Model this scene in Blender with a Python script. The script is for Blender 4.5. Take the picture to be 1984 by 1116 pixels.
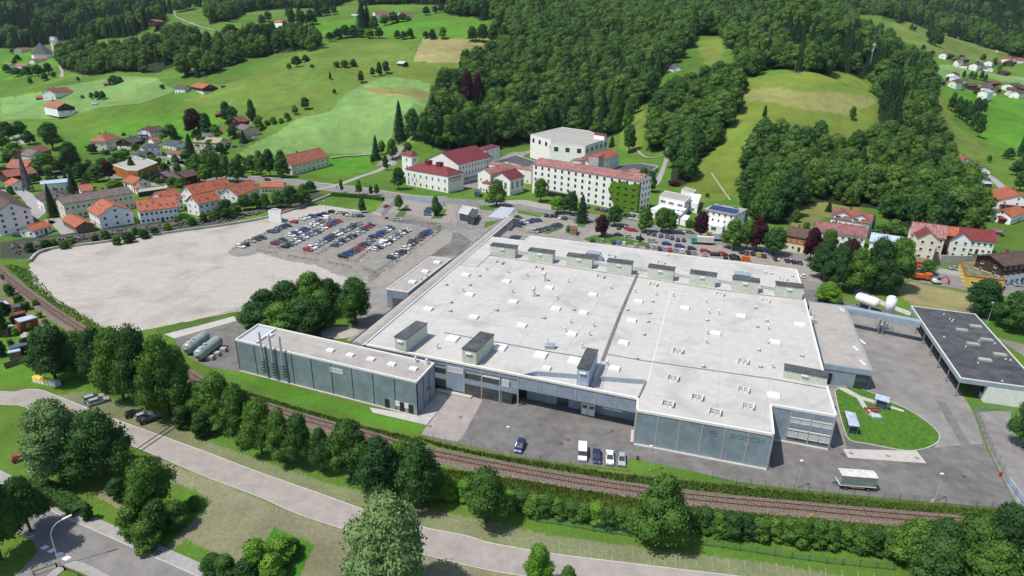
import bpy, bmesh, math, random
import numpy as np
from mathutils import Vector, Matrix
R = random.Random(7); NR = np.random.default_rng(7)
for _o in list(bpy.data.objects): bpy.data.objects.remove(_o)
SC = bpy.context.scene
COL = SC.collection
rad = math.radians
# ---------------------------------------------------------------- camera, light, exposure
CAMH = 85.0; FOC = 1204.0; PITCH = math.atan((558-75)/FOC); ROLL = 0.020
cd = bpy.data.cameras.new('camera'); cam = bpy.data.objects.new('camera', cd); COL.objects.link(cam)
cd.sensor_width = 36; cd.lens = 36*FOC/1984; cd.clip_start = 1; cd.clip_end = 12000
cam.matrix_world = Matrix.Translation((0, 0, CAMH)) @ Matrix.Rotation(math.pi/2-PITCH, 4, 'X') @ Matrix.Rotation(ROLL, 4, 'Z')
SC.camera = cam
SUN_AZ = rad(24); SUN_EL = rad(62)      # shadows run to +x and a little to +y
w = bpy.data.worlds.new('World'); SC.world = w; w.use_nodes = True
nt = w.node_tree; sky = nt.nodes.new('ShaderNodeTexSky'); sky.sky_type = 'NISHITA'; sky.sun_disc = False
sdir = Vector((-math.cos(SUN_EL)*math.cos(SUN_AZ), -math.cos(SUN_EL)*math.sin(SUN_AZ), math.sin(SUN_EL)))
sky.sun_elevation = SUN_EL; sky.sun_rotation = math.atan2(sdir.x, sdir.y)
nt.links.new(sky.outputs[0], nt.nodes['Background'].inputs[0]); nt.nodes['Background'].inputs[1].default_value = 0.14
sl = bpy.data.lights.new('sun', 'SUN'); so = bpy.data.objects.new('sun', sl); COL.objects.link(so)
sl.energy = 4.6; sl.angle = rad(0.53); sl.color = (1, .955, .88)
so.rotation_euler = (-sdir).to_track_quat('-Z', 'Y').to_euler(); so.location = (-100, -100, 300)
SC.view_settings.view_transform = 'Standard'; SC.view_settings.look = 'None'
SC.view_settings.exposure = 0.15; SC.view_settings.gamma = 1; SC.view_settings.use_curve_mapping = False
SC.render.engine = 'CYCLES'
# ---------------------------------------------------------------- survey: sight lines from the drone's position to the ground
_F = np.array([0, math.cos(PITCH), -math.sin(PITCH)]); _U = np.array([0, math.sin(PITCH), math.cos(PITCH)])
def ray(px, py):
    u = (px-992)/FOC; v = -(py-558)/FOC; c, s = math.cos(ROLL), math.sin(ROLL)
    u2 = u*c-v*s; v2 = u*s+v*c
    return np.array([u2, 0, 0])+_U*v2+_F
def P(px, py, z=0.0):
    d = ray(px, py); t = (z-CAMH)/d[2]
    return Vector((d[0]*t, d[1]*t, z))
def proj(x, y, z):
    d = np.array([x, y, z-CAMH]); t = d@_F; u2 = d[0]/t; v2 = (d@_U)/t; c, s = math.cos(ROLL), math.sin(ROLL)
    return (992+(u2*c+v2*s)*FOC, 558-(-u2*s+v2*c)*FOC, t)
# ---------------------------------------------------------------- terrain heights
CT = [(-300,200,650),(0,200,650),(0,150,800),(0,90,1000),(100,75,1100),(100,0,1700),(0,0,1700),(-400,0,1700),(130,215,590),(130,190,620),(400,178,590),(95,118,850),
 (307,45,900),(250,75,850),(250,140,690),(200,10,1500),(380,40,1000),(600,60,900),(740,28,1000),(900,50,800),(880,100,680),(770,125,640),(700,200,520),
 (620,250,480),(800,190,500),(800,270,470),(500,215,520),(450,250,490),(300,200,560),(300,250,520),(300,120,720),(500,100,720),(500,150,600),(650,130,600),
 (850,145,600),(500,20,1200),(700,0,1300),(900,0,1200),(380,10,1300),(1000,262,520),(900,268,520),(1300,130,650),(1390,100,720),(1350,75,770),(1280,290,470),(1250,220,520),(1500,250,440),
 (1550,140,520),(1690,180,500),(1500,190,480),(1380,345,392),(1430,300,410),(1830,200,620),(1830,300,525),(1900,180,800),(1984,200,750),(1900,260,600),(1880,165,850),
 (1900,120,1000),(1850,80,1200),(1740,30,1100),(1550,340,380),(1670,0,1500),(2400,200,700),(2300,60,1500),(1984,130,950)]
CZ = [(1000,180,585,20),(1000,100,650,18),(1000,10,850,18),(1200,100,700,18),(1200,10,950,18),(1550,0,680,20),(1450,50,700,18),(1650,60,620,18),(1750,200,470,18),
 (1600,280,400,17),(1700,300,400,17),(1984,60,1400,12),(1850,10,1500,12),(900,190,560,20),(1150,180,610,20)]
pts = []
for px, py, t in CT:
    d = ray(px, py); pts.append((d[0]*t, d[1]*t, CAMH+d[2]*t))
for px, py, t, hh in CZ:
    d = ray(px, py); pts.append((d[0]*t, d[1]*t, CAMH+d[2]*t-hh))
for px in range(-400, 2500, 200):
    for py in (1500, 1116, 800, 560, 440, 370):
        p = P(px, py); pts.append((p.x, p.y, -1.0))
for px, py in [(0,300),(100,300),(200,290),(300,300),(400,300),(500,310),(640,310),(740,300),(860,315),(960,310),(1060,300),(1160,310),(1240,320),(1560,400),(1700,400),(1860,350),(1940,330),(1984,340),(1950,300),(1780,380),(1640,400),(1060,283),(1120,285),(1180,290),(1000,295),(940,300),(1040,270),(1100,270),(1165,275)]:
    p = P(px, py); pts.append((p.x, p.y, -.7))
for a in range(-50, 51, 10):
    for rr, z in ((2300, 300), (3200, 520), (4500, 700)):
        pts.append((rr*math.sin(rad(a)), rr*math.cos(rad(a)), z))
for x in (-1200, 0, 1200):
    for y in (-1200, -400): pts.append((x, y, -1.0))
C = np.array(pts); n = len(C)
def _k(a, b): return np.sqrt(((a[:, None, :2]-b[None, :, :2])**2).sum(-1))
A_ = np.zeros((n+3, n+3)); A_[:n, :n] = _k(C, C)-np.eye(n)*6; A_[:n, n] = 1; A_[:n, n+1:] = C[:, :2]; A_[n, :n] = 1; A_[n+1:, :n] = C[:, :2].T
W_ = np.linalg.solve(A_, np.r_[C[:, 2], 0, 0, 0])
def hts(X, Y):
    q = np.stack([np.ravel(X), np.ravel(Y)], 1).astype(float); out = np.empty(len(q))
    for i in range(0, len(q), 60000):
        b = q[i:i+60000]; out[i:i+60000] = _k(b, C)@W_[:n]+W_[n]+b@W_[n+1:]
    x, y = q[:, 0], q[:, 1]
    f = np.clip(out/14, 0, 1)
    f = f*np.clip(1.2-np.hypot(x, y)/1400, 0.2, 1)
    und = 2.2*np.sin(x/23+np.sin(y/31)*1.7)*np.cos(y/27+x/90)+1.1*np.sin(x/11+y/17+2*np.sin(y/40))+1.2*np.sin((x*.35+y)/8+1.3*np.sin(x/37))+.35*np.sin(x/4.5+2*np.sin(y/13))*np.sin(y/5)
    z = np.maximum(0, out)+f*und
    # stream bed between the houses and the gravel lot
    return np.maximum(z, 0)
def ground(x, y): return float(hts([x], [y])[0])
TS = 60*1.006**np.arange(0, 720)
def G(px, py, h=0.0):
    d = ray(px, py)
    X = d[0]*TS; Y = d[1]*TS; Z = CAMH+d[2]*TS; g = hts(X, Y)+h
    k = np.nonzero(Z < g)[0]
    if len(k) == 0: i = len(TS)-1; t = TS[i]
    else:
        i = k[0]; a, b = TS[max(i-1, 0)], TS[i]
        for _ in range(12):
            m = (a+b)/2
            if CAMH+d[2]*m < ground(d[0]*m, d[1]*m)+h: b = m
            else: a = m
        t = b
    return Vector((d[0]*t, d[1]*t, ground(d[0]*t, d[1]*t)))
# zoomed sight sheets: each returns a sight direction (px, py)
K = .25202
def sheet(ox, oy, k=K): return lambda x, y: (ox+x*k, oy+y*k)
z1 = sheet(0, 0); z2 = sheet(496, 0); z3 = sheet(990, 0); z4 = sheet(1484, 0); z5 = sheet(0, 240); z6 = sheet(400, 280); z7 = sheet(760, 230); z8 = sheet(1100, 300)
y1 = sheet(1484, 280); y2 = sheet(1484, 540); y3 = sheet(1484, 800); y4 = sheet(1100, 700); y5 = sheet(440, 580); y6 = sheet(780, 600); y7 = sheet(0, 500); y8 = sheet(0, 740)
x1 = sheet(0, 835); x2 = sheet(400, 835); x3 = sheet(850, 835); x4 = sheet(1300, 835); x5 = sheet(680, 400); x6 = sheet(1120, 480); x7 = sheet(860, 480)
k2 = .12097
u3 = sheet(1120, 420, k2); u4 = sheet(1320, 420, k2); uL = sheet(0, 240, k2); uM = sheet(170, 240, k2); uN = sheet(330, 180, k2)
# ---------------------------------------------------------------- materials
MATS = {}
def mat(name, col, rough=.8, var=.12, scale=1.0, bump=0.0, bscale=8.0, metal=0.0, col2=None, spec=.4, lines=None, dirt=0.0, rnd=0.0):
    """procedural surface: base colour broken up by two sizes of noise, optional ribs (lines = spacing m), optional dark weathering blotches"""
    if name in MATS: return MATS[name]
    m = bpy.data.materials.new(name); m.use_nodes = True; MATS[name] = m; N = m.node_tree.nodes; L = m.node_tree.links
    b = N['Principled BSDF']; b.inputs['Roughness'].default_value = rough; b.inputs['Metallic'].default_value = metal
    b.inputs['Specular IOR Level'].default_value = spec
    m.diffuse_color = (*col, 1)
    if var == 0 and not lines and rnd == 0:
        b.inputs['Base Color'].default_value = (*col, 1); return m
    geo = N.new('ShaderNodeNewGeometry')
    n1 = N.new('ShaderNodeTexNoise'); n1.inputs['Scale'].default_value = scale; n1.inputs['Detail'].default_value = 6; n1.inputs['Roughness'].default_value = .65
    L.new(geo.outputs['Position'], n1.inputs['Vector'])
    mix = N.new('ShaderNodeMix'); mix.data_type = 'RGBA'
    c2 = col2 or tuple(max(0, c*(1-var*2.2)) for c in col); c1 = tuple(min(1, c*(1+var)) for c in col)
    mix.inputs[6].default_value = (*c1, 1); mix.inputs[7].default_value = (*c2, 1)
    mr = N.new('ShaderNodeMapRange'); mr.inputs[1].default_value = .35; mr.inputs[2].default_value = .65
    L.new(n1.outputs[0], mr.inputs[0]); L.new(mr.outputs[0], mix.inputs[0]); out = mix.outputs[2]
    if dirt:
        n2 = N.new('ShaderNodeTexNoise'); n2.inputs['Scale'].default_value = scale*.13; n2.inputs['Detail'].default_value = 8; n2.inputs['Distortion'].default_value = 1.2
        L.new(geo.outputs['Position'], n2.inputs['Vector'])
        m2 = N.new('ShaderNodeMapRange'); m2.inputs[1].default_value = .5; m2.inputs[2].default_value = .75; m2.inputs[3].default_value = 1; m2.inputs[4].default_value = 1-dirt
        L.new(n2.outputs[0], m2.inputs[0])
        mu = N.new('ShaderNodeMix'); mu.data_type = 'RGBA'; mu.blend_type = 'MULTIPLY'; mu.inputs[0].default_value = 1
        L.new(out, mu.inputs[6]); L.new(m2.outputs[0], mu.inputs[7]); out = mu.outputs[2]
    if rnd:
        oi = N.new('ShaderNodeObjectInfo'); m3 = N.new('ShaderNodeMapRange'); m3.inputs[3].default_value = 1-rnd; m3.inputs[4].default_value = 1+rnd*.6
        L.new(oi.outputs['Random'], m3.inputs[0])
        mu = N.new('ShaderNodeMix'); mu.data_type = 'RGBA'; mu.blend_type = 'MULTIPLY'; mu.inputs[0].default_value = 1
        L.new(out, mu.inputs[6]); L.new(m3.outputs[0], mu.inputs[7]); out = mu.outputs[2]
    bh = None
    if lines:
        tc = N.new('ShaderNodeTexCoord'); wv = N.new('ShaderNodeTexWave'); wv.bands_direction = lines[1]; wv.inputs['Scale'].default_value = .314/lines[0]
        wv.inputs['Distortion'].default_value = 0.15; L.new(tc.outputs['Object'], wv.inputs['Vector']); bh = wv.outputs['Fac']
        m4 = N.new('ShaderNodeMapRange'); m4.inputs[1].default_value = 0; m4.inputs[2].default_value = .35; m4.inputs[3].default_value = lines[2]; m4.inputs[4].default_value = 1
        L.new(bh, m4.inputs[0]); mu = N.new('ShaderNodeMix'); mu.data_type = 'RGBA'; mu.blend_type = 'MULTIPLY'; mu.inputs[0].default_value = 1
        L.new(out, mu.inputs[6]); L.new(m4.outputs[0], mu.inputs[7]); out = mu.outputs[2]
    L.new(out, b.inputs['Base Color'])
    if bump:
        n3 = N.new('ShaderNodeTexNoise'); n3.inputs['Scale'].default_value = bscale; n3.inputs['Detail'].default_value = 5
        L.new(geo.outputs['Position'], n3.inputs['Vector'])
        bp = N.new('ShaderNodeBump'); bp.inputs['Strength'].default_value = min(1, bump); bp.inputs['Distance'].default_value = .1
        L.new(n3.outputs[0], bp.inputs['Height']); L.new(bp.outputs[0], b.inputs['Normal'])
    return m
mat('roof_white', (.445,.43,.405), .85, .04, .45, .05, 3, dirt=.26); mat('roof_grey', (.34,.32,.295), .9, .06, .6, .08, 4, dirt=.25)
mat('roof_black', (.075,.078,.085), .8, .2, .35, .2, 4, dirt=.3); mat('roof_moss', (.17,.16,.09), .95, .3, .6, .4, 5)
mat('white', (.72,.71,.68), .6, .04, 1); mat('cap_white', (.72,.70,.64), .5, .05, 2); mat('plaster', (.78,.765,.71), .9, .05, .5, .1, 6, dirt=.1)
mat('plaster_white', (.82,.81,.79), .9, .04, .5, .1, 6, dirt=.08); mat('plaster_cream', (.72,.66,.52), .9, .06, .5, .1, 6, dirt=.12); mat('plaster_yellow', (.62,.45,.06), .9, .06, .5, .1, 6)
mat('plaster_beige', (.55,.49,.37), .9, .05, .5, .1, 6, dirt=.1)
mat('clad', (.285,.345,.41), .45, .08, .5, metal=.15, dirt=.12, rnd=.06, lines=(.3,'X',.93)); mat('clad_dark', (.245,.315,.35), .42, .09, .4, metal=.15, dirt=.15, rnd=.05, lines=(.25,'X',.93))
mat('clad_light', (.34,.40,.46), .4, .06, .5, metal=.2, dirt=.1, lines=(.4,'X',.9)); mat('dark', (.02,.02,.022), .6, .1, 1); mat('pillar', (.48,.44,.40), .6, .06, 2); mat('pillar_dark', (.10,.06,.05), .6, .1, 2)
mat('mint', (.52,.56,.46), .7, .07, 1.2, dirt=.18, lines=(.9,'X',.93)); mat('metal', (.42,.44,.46), .35, .1, 2, metal=.7); mat('metal_light', (.6,.62,.64), .4, .05, 2, metal=.4)
mat('tank_green', (.30,.36,.34), .5, .1, .7, metal=.2, dirt=.25); mat('glass', (.045,.055,.065), .12, .25, .35, spec=.8); mat('glass_blue', (.05,.08,.13), .1, .2, .5, spec=.8)
mat('green_gate', (.05,.085,.065), .4, .2, 1); mat('blind', (.50,.53,.55), .5, .05, 2); mat('dome', (.72,.74,.76), .25, .03, 2); mat('concrete', (.40,.385,.36), .9, .1, .8, .3, 8, dirt=.2)
for nm, c in dict(orange=(.40,.118,.056), orange2=(.34,.12,.072), redbrown=(.24,.085,.06), brown=(.105,.065,.052), greybrown=(.16,.125,.115), darkgrey=(.085,.085,.095), slate=(.20,.22,.25)).items():
    mat('tiles_'+nm, c, .8, .2, 1.1, .3, 10, dirt=.25, rnd=.1, lines=(.34,'Y',.72))
mat('metal_red', (.195,.036,.034), .45, .1, .5, metal=.1, dirt=.15, lines=(1.1,'X',.8)); mat('metal_rust', (.19,.045,.04), .6, .3, .55, col2=(.33,.20,.18), dirt=.3, lines=(1.3,'X',.7))
mat('metal_orange', (.34,.10,.05), .55, .2, .6, lines=(1.2,'X',.75)); mat('metal_pink', (.25,.10,.105), .5, .2, .5, lines=(1.2,'X',.75)); mat('metal_blue', (.40,.48,.58), .5, .1, .5, lines=(1.2,'X',.8))
mat('wood_dark', (.065,.035,.022), .8, .25, 2, lines=(.25,'X',.7)); mat('wood_orange', (.42,.17,.035), .7, .15, 2, lines=(.25,'X',.75)); mat('wood', (.20,.14,.09), .85, .2, 3); mat('wood_pale', (.34,.28,.20), .85, .2, 3)
mat('brick_red', (.30,.06,.045), .8, .15, 3); mat('red', (.42,.025,.02), .5, .08, 2); mat('blue_door', (.16,.28,.52), .5, .05, 2)
mat('gravel', (.375,.345,.305), .95, .05, .35, .3, 9, dirt=.3, col2=(.335,.308,.27)); mat('gravel_dark', (.225,.212,.19), .95, .10, .3, .25, 9, dirt=.3)
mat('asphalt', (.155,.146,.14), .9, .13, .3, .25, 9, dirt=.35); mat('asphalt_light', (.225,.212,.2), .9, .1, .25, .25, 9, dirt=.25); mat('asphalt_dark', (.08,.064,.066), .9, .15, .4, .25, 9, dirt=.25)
mat('paving', (.27,.245,.215), .9, .08, .5, .25, 9, dirt=.15, lines=(.6,'X',.9)); mat('lane', (.31,.275,.255), .92, .07, .4, .3, 9, dirt=.18); mat('road', (.20,.19,.182), .9, .1, .3, .2, 9, dirt=.2)
mat('pavement', (.30,.285,.275), .9, .08, .8, .2, 9, dirt=.15); mat('kerb', (.46,.45,.42), .9, .1, 2); mat('slab', (.42,.40,.37), .9, .06, 1, dirt=.15); mat('paint', (.75,.75,.73), .7, .06, 4)
mat('ballast', (.20,.16,.13), .95, .35, 3.2, 1, 12); mat('rail', (.17,.08,.05), .5, .2, 2, metal=.6); mat('sleeper', (.15,.095,.065), .9, .3, 1.3); mat('stone', (.13,.125,.105), .9, .2, .8, .6, 3, rnd=.25)
mat('tyre', (.012,.012,.012), .8, .1, 3); mat('rim', (.35,.35,.36), .35, .05, 3, metal=.8); mat('lamp_glass', (.7,.72,.72), .2, .03, 3); mat('tail', (.35,.01,.01), .3, .05, 3)
mat('tarp', (.24,.27,.26), .6, .08, 1); mat('tarp_top', (.58,.56,.50), .55, .12, 1.5, bump=.4, bscale=3); mat('orange_paint', (.55,.12,.012), .5, .1, 1); mat('yellow_paint', (.6,.42,.02), .5, .08, 1)
mat('solar', (.022,.05,.14), .2, .1, 2, spec=.7); mat('bark', (.09,.07,.05), .95, .25, 3, .5, 12); mat('skin', (.5,.3,.22), .6, .04, 3); mat('cloth_dark', (.04,.045,.06), .9, .1, 3); mat('cloth_white', (.6,.6,.6), .9, .05, 3)
mat('turquoise', (.03,.33,.25), .5, .1, 1)
PAINT = {}
for nm, c in dict(white=(.72,.72,.71), silver=(.42,.44,.46), grey=(.17,.185,.2), dark=(.035,.04,.048), black=(.012,.012,.014), navy=(.02,.035,.10), blue=(.025,.07,.34), red=(.42,.012,.012), maroon=(.14,.015,.02),
      green=(.035,.075,.065), teal=(.06,.14,.16), brightblue=(.04,.22,.5), yellow=(.62,.42,.02), orange=(.55,.13,.01)).items():
    PAINT[nm] = mat('paint_'+nm, c, .28, .02, 3, spec=.7, metal=.25 if nm in ('silver','grey','navy','blue','teal') else 0)
mat('lawn', (.07,.16,.022), .95, .15, .9, .6, 6, spec=.1, dirt=.2)
def leafmat(name, c1, c2, c3):
    m = bpy.data.materials.new(name); m.use_nodes = True; MATS[name] = m; N = m.node_tree.nodes; L = m.node_tree.links
    b = N['Principled BSDF']; b.inputs['Roughness'].default_value = .75; b.inputs['Specular IOR Level'].default_value = .1; m.diffuse_color = (*c1, 1)
    geo = N.new('ShaderNodeNewGeometry'); oi = N.new('ShaderNodeObjectInfo')
    n1 = N.new('ShaderNodeTexNoise'); n1.inputs['Scale'].default_value = .45; n1.inputs['Detail'].default_value = 4; L.new(geo.outputs['Position'], n1.inputs['Vector'])
    n2 = N.new('ShaderNodeTexWhiteNoise'); n2.noise_dimensions = '3D'; sn = N.new('ShaderNodeVectorMath'); sn.operation = 'SNAP'; sn.inputs[1].default_value = (.8, .8, .8)
    L.new(geo.outputs['Position'], sn.inputs[0]); L.new(sn.outputs[0], n2.inputs['Vector'])
    ad = N.new('ShaderNodeMath'); ad.operation = 'MULTIPLY_ADD'; ad.inputs[1].default_value = .35; L.new(n2.outputs[0], ad.inputs[0]); L.new(n1.outputs[0], ad.inputs[2])
    r = N.new('ShaderNodeMapRange'); r.inputs[1].default_value = .4; r.inputs[2].default_value = 1.0; L.new(ad.outputs[0], r.inputs[0])
    m1 = N.new('ShaderNodeMix'); m1.data_type = 'RGBA'; m1.inputs[6].default_value = (*c1, 1); m1.inputs[7].default_value = (*c2, 1); L.new(r.outputs[0], m1.inputs[0])
    m2 = N.new('ShaderNodeMix'); m2.data_type = 'RGBA'; m2.inputs[7].default_value = (*c3, 1); L.new(oi.outputs['Random'], m2.inputs[0]); L.new(m1.outputs[2], m2.inputs[6])
    sc = N.new('ShaderNodeMath'); sc.operation = 'MULTIPLY'; sc.inputs[1].default_value = .75; L.new(oi.outputs['Random'], sc.inputs[0]); L.new(sc.outputs[0], m2.inputs[0])
    L.new(m2.outputs[2], b.inputs['Base Color'])
    tr = N.new('ShaderNodeBsdfTranslucent'); L.new(m2.outputs[2], tr.inputs[0]); ms = N.new('ShaderNodeMixShader'); ms.inputs[0].default_value = .22
    L.new(b.outputs[0], ms.inputs[1]); L.new(tr.outputs[0], ms.inputs[2]); L.new(ms.outputs[0], N['Material Output'].inputs[0])
    return m
leafmat('leaf', (.078,.165,.030), (.145,.26,.042), (.048,.115,.030)); leafmat('leaf_dark', (.042,.105,.028), (.078,.165,.036), (.026,.070,.026))
leafmat('leaf_bright', (.12,.27,.03), (.20,.35,.045), (.09,.22,.03)); leafmat('leaf_willow', (.15,.24,.085), (.23,.33,.13), (.12,.20,.07)); leafmat('leaf_purple', (.050,.014,.024), (.08,.026,.034), (.04,.015,.025))
leafmat('needle', (.014,.046,.024), (.034,.082,.034), (.040,.085,.028)); leafmat('leaf_far', (.026,.080,.024), (.075,.155,.036), (.13,.22,.042)); leafmat('ivy', (.11,.23,.02), (.16,.29,.03), (.10,.2,.02))
leafmat('hedge_leaf', (.045,.120,.028), (.08,.16,.033), (.04,.10,.028)); leafmat('tallgrass', (.11,.18,.035), (.18,.23,.055), (.09,.16,.03))
mat('gravel_track', (.33,.31,.28), .95, .08, .5, .3, 9); mat('roof_seam', (.37,.355,.335), .9, .1, .5)
M = MATS
# ---------------------------------------------------------------- mesh and object helpers
class MB:
    def __init__(s): s.v = []; s.f = []; s.m = []
    def face(s, pts, mi=0):
        k = len(s.v); s.v += [tuple(p) for p in pts]; s.f.append(tuple(range(k, k+len(pts)))); s.m.append(mi)
    def prism(s, poly, z0, z1, mi=0, top=None, bottom=True):
        n = len(poly); a = sum(poly[i][0]*poly[(i+1) % n][1]-poly[(i+1) % n][0]*poly[i][1] for i in range(n))
        if a < 0: poly = poly[::-1]
        k = len(s.v); s.v += [(p[0], p[1], z0) for p in poly]+[(p[0], p[1], z1) for p in poly]
        for i in range(n): j = (i+1) % n; s.f.append((k+i, k+j, k+n+j, k+n+i)); s.m.append(mi)
        s.f.append(tuple(k+n+i for i in range(n))); s.m.append(mi if top is None else top)
        if bottom: s.f.append(tuple(k+n-1-i for i in range(n))); s.m.append(mi)
    def box(s, x0, x1, y0, y1, z0, z1, mi=0): s.prism([(x0, y0), (x1, y0), (x1, y1), (x0, y1)], z0, z1, mi)
    def bar(s, a, b, w, h=None, mi=0):
        a = Vector(a); b = Vector(b); d = b-a
        if d.length < 1e-6: return
        h = h or w; d.normalize(); up = Vector((0, 0, 1)) if abs(d.z) < .95 else Vector((1, 0, 0)); s1 = d.cross(up).normalized(); u = s1.cross(d)
        k = len(s.v)
        for p in (a, b):
            for i, j in ((-1, -1), (1, -1), (1, 1), (-1, 1)): s.v.append(tuple(p+s1*i*w/2+u*j*h/2))
        for q in ((0, 1, 5, 4), (1, 2, 6, 5), (2, 3, 7, 6), (3, 0, 4, 7), (3, 2, 1, 0), (4, 5, 6, 7)): s.f.append(tuple(k+i for i in q)); s.m.append(mi)
    def tube(s, a, b, r0, r1=None, n=8, mi=0, caps=True):
        a = Vector(a); b = Vector(b); r1 = r0 if r1 is None else r1; d = (b-a).normalized(); up = Vector((0, 0, 1)) if abs(d.z) < .95 else Vector((1, 0, 0)); s1 = d.cross(up).normalized(); u = s1.cross(d); k = len(s.v)
        for p, r in ((a, r0), (b, r1)):
            for i in range(n): t = i*2*math.pi/n; s.v.append(tuple(p+s1*math.cos(t)*r+u*math.sin(t)*r))
        for i in range(n): j = (i+1) % n; s.f.append((k+i, k+n+i, k+n+j, k+j)); s.m.append(mi)
        if caps: s.f.append(tuple(k+i for i in range(n))); s.m.append(mi); s.f.append(tuple(k+2*n-1-i for i in range(n))); s.m.append(mi)
    def mesh(s, name, mats):
        me = bpy.data.meshes.new(name); me.from_pydata(s.v, [], s.f)
        for m_ in mats: me.materials.append(M[m_] if isinstance(m_, str) else m_)
        if len(mats) > 1: me.polygons.foreach_set('material_index', s.m)
        me.update(); return me
def link(name, me, parent=None, loc=None, rz=None, label=None, cat=None, group=None, kind=None):
    o = bpy.data.objects.new(name, me); COL.objects.link(o)
    if parent: o.parent = parent
    if loc is not None: o.location = loc
    if rz is not None: o.rotation_euler = (0, 0, rz)
    if label: o['label'] = label
    if cat: o['category'] = cat
    if group: o['group'] = group
    if kind: o['kind'] = kind
    return o
def build(mb, name, mats, parent=None, **kw):
    """mesh given in world coordinates; hung under a parent Empty that has a location only"""
    if isinstance(mats, str): mats = [mats]
    if parent is not None and parent.rotation_euler.z == 0 and not kw.pop('local', False):
        l = parent.location; mb.v = [(v[0]-l.x, v[1]-l.y, v[2]-l.z) for v in mb.v]
    kw.pop('local', None)
    return link(name, mb.mesh(name, mats), parent, **kw)
def thing(name, label, cat, loc=(0, 0, 0), rz=0, group=None): return link(name, None, None, loc, rz, label, cat, group)
def tag(o, label, cat, group=None):
    o['label'] = label; o['category'] = cat
    if group: o['group'] = group
    return o
ORD = 'first second third fourth fifth sixth seventh eighth ninth tenth eleventh twelfth thirteenth fourteenth fifteenth sixteenth seventeenth eighteenth nineteenth twentieth'.split()
def smooth(pts, sub=6, closed=False):
    P_ = [Vector(p) for p in pts]; out = []; n = len(P_)
    for i in range(n if closed else n-1):
        p0 = P_[(i-1) % n] if closed or i > 0 else P_[0]*2-P_[1]; p1 = P_[i]; p2 = P_[(i+1) % n]; p3 = P_[(i+2) % n] if closed or i < n-2 else P_[-1]*2-P_[-2]
        for k in range(sub):
            t = k/sub; out.append(.5*((2*p1)+(p2-p0)*t+(2*p0-5*p1+4*p2-p3)*t*t+(3*p1-p0-3*p2+p3)*t**3))
    if not closed: out.append(P_[-1])
    return out
def inset(poly, d):
    n = len(poly); a = sum(poly[i][0]*poly[(i+1) % n][1]-poly[(i+1) % n][0]*poly[i][1] for i in range(n)); s = 1 if a > 0 else -1; out = []
    for i in range(n):
        p0, p1, p2 = (Vector(poly[(i+k) % n][:2]) for k in (-1, 0, 1)); e1 = (p1-p0).normalized(); e2 = (p2-p1).normalized()
        n1 = Vector((-e1.y, e1.x))*s; n2 = Vector((-e2.y, e2.x))*s; b = (n1+n2)
        b = b/max(.3, b.length_squared)*2; out.append(p1+b*d)
    return out
def ribbon_mesh(line, w0, w1, z0, z1, mi=0, mb=None, zf=None):
    """strip along a 2D line between lateral offsets w0..w1 (left positive) with thickness"""
    mb = mb or MB(); n = len(line); L_ = []
    for i in range(n):
        a = Vector(line[max(i-1, 0)][:2]); b = Vector(line[min(i+1, n-1)][:2]); d = (b-a).normalized(); nn = Vector((-d.y, d.x)); p = Vector(line[i][:2]); L_.append((p+nn*w0, p+nn*w1))
    k = len(mb.v)
    for i, (a, b) in enumerate(L_):
        g = zf(i) if zf else 0
        mb.v += [(a.x, a.y, g+z0), (b.x, b.y, g+z0), (b.x, b.y, g+z1), (a.x, a.y, g+z1)]
    for i in range(n-1):
        q = k+4*i
        for f in ((3, 2, 6, 7), (0, 3, 7, 4), (2, 1, 5, 6)): mb.f.append(tuple(q+j for j in f)); mb.m.append(mi)
    return mb
# ================================================================ TERRAIN
def gp(lst): return [G(*p) for p in lst]
def inpoly(X, Y, poly):
    r = np.zeros(len(X), bool); n = len(poly)
    for i in range(n):
        x0, y0 = poly[i][0], poly[i][1]; x1, y1 = poly[(i+1) % n][0], poly[(i+1) % n][1]
        c = ((y0 > Y) != (y1 > Y)); r ^= c & (X < (x1-x0)*(Y-y0)/((y1-y0) or 1e-9)+x0)
    return r
FOREST = dict(
 central=[(835,287),(838,240),(852,190),(905,145),(985,98),(1005,82),(962,50),(958,34),(875,30),(862,-25),(1400,-25),(1388,30),(1400,66),(1345,70),(1335,90),(1300,128),(1268,182),(1232,212),(1205,235),(1190,262),(1140,262),(1060,268),(1010,280),(960,290),(900,292)],
 upper_right=[(1428,105),(1400,72),(1388,30),(1400,-25),(1640,-25),(1650,50),(1725,95),(1790,145),(1792,235),(1785,265),(1712,262),(1700,215),(1700,170),(1692,150),(1660,142),(1545,143),(1490,132),(1462,150),(1436,150)],
 strip=[(1252,292),(1262,240),(1290,205),(1330,180),(1372,165),(1400,158),(1438,168),(1432,205),(1405,262),(1352,318),(1338,352),(1318,362),(1300,352),(1302,300),(1280,292)],
 foothill=[(1440,345),(1440,300),(1475,285),(1500,272),(1560,290),(1650,305),(1700,275),(1790,262),(1838,330),(1888,405),(1900,446),(1850,456),(1790,446),(1740,445),(1700,405),(1600,392),(1548,398),(1530,436),(1462,432),(1432,395)],
 church_wood=[(112,132),(180,147),(300,142),(372,120),(388,80),(345,74),(300,94),(200,100),(128,112)],
 mid_wood=[(352,152),(400,150),(442,130),(520,106),(612,98),(622,80),(560,68),(470,78),(402,98),(380,132)],
 far_left=[(-80,88),(60,94),(118,82),(240,74),(300,49),(322,22),(210,14),(150,-25),(-200,-25)],
 top=[(405,48),(440,42),(482,24),(560,16),(640,18),(700,-8),(720,-25),(400,-25)],
 far_right=[(1705,30),(1745,48),(1790,44),(1850,66),(1900,90),(2000,116),(2100,116),(2100,-25),(1702,-25)],
 far_top=[(700,12),(800,8),(862,12),(862,-25),(700,-25)],
)
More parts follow.
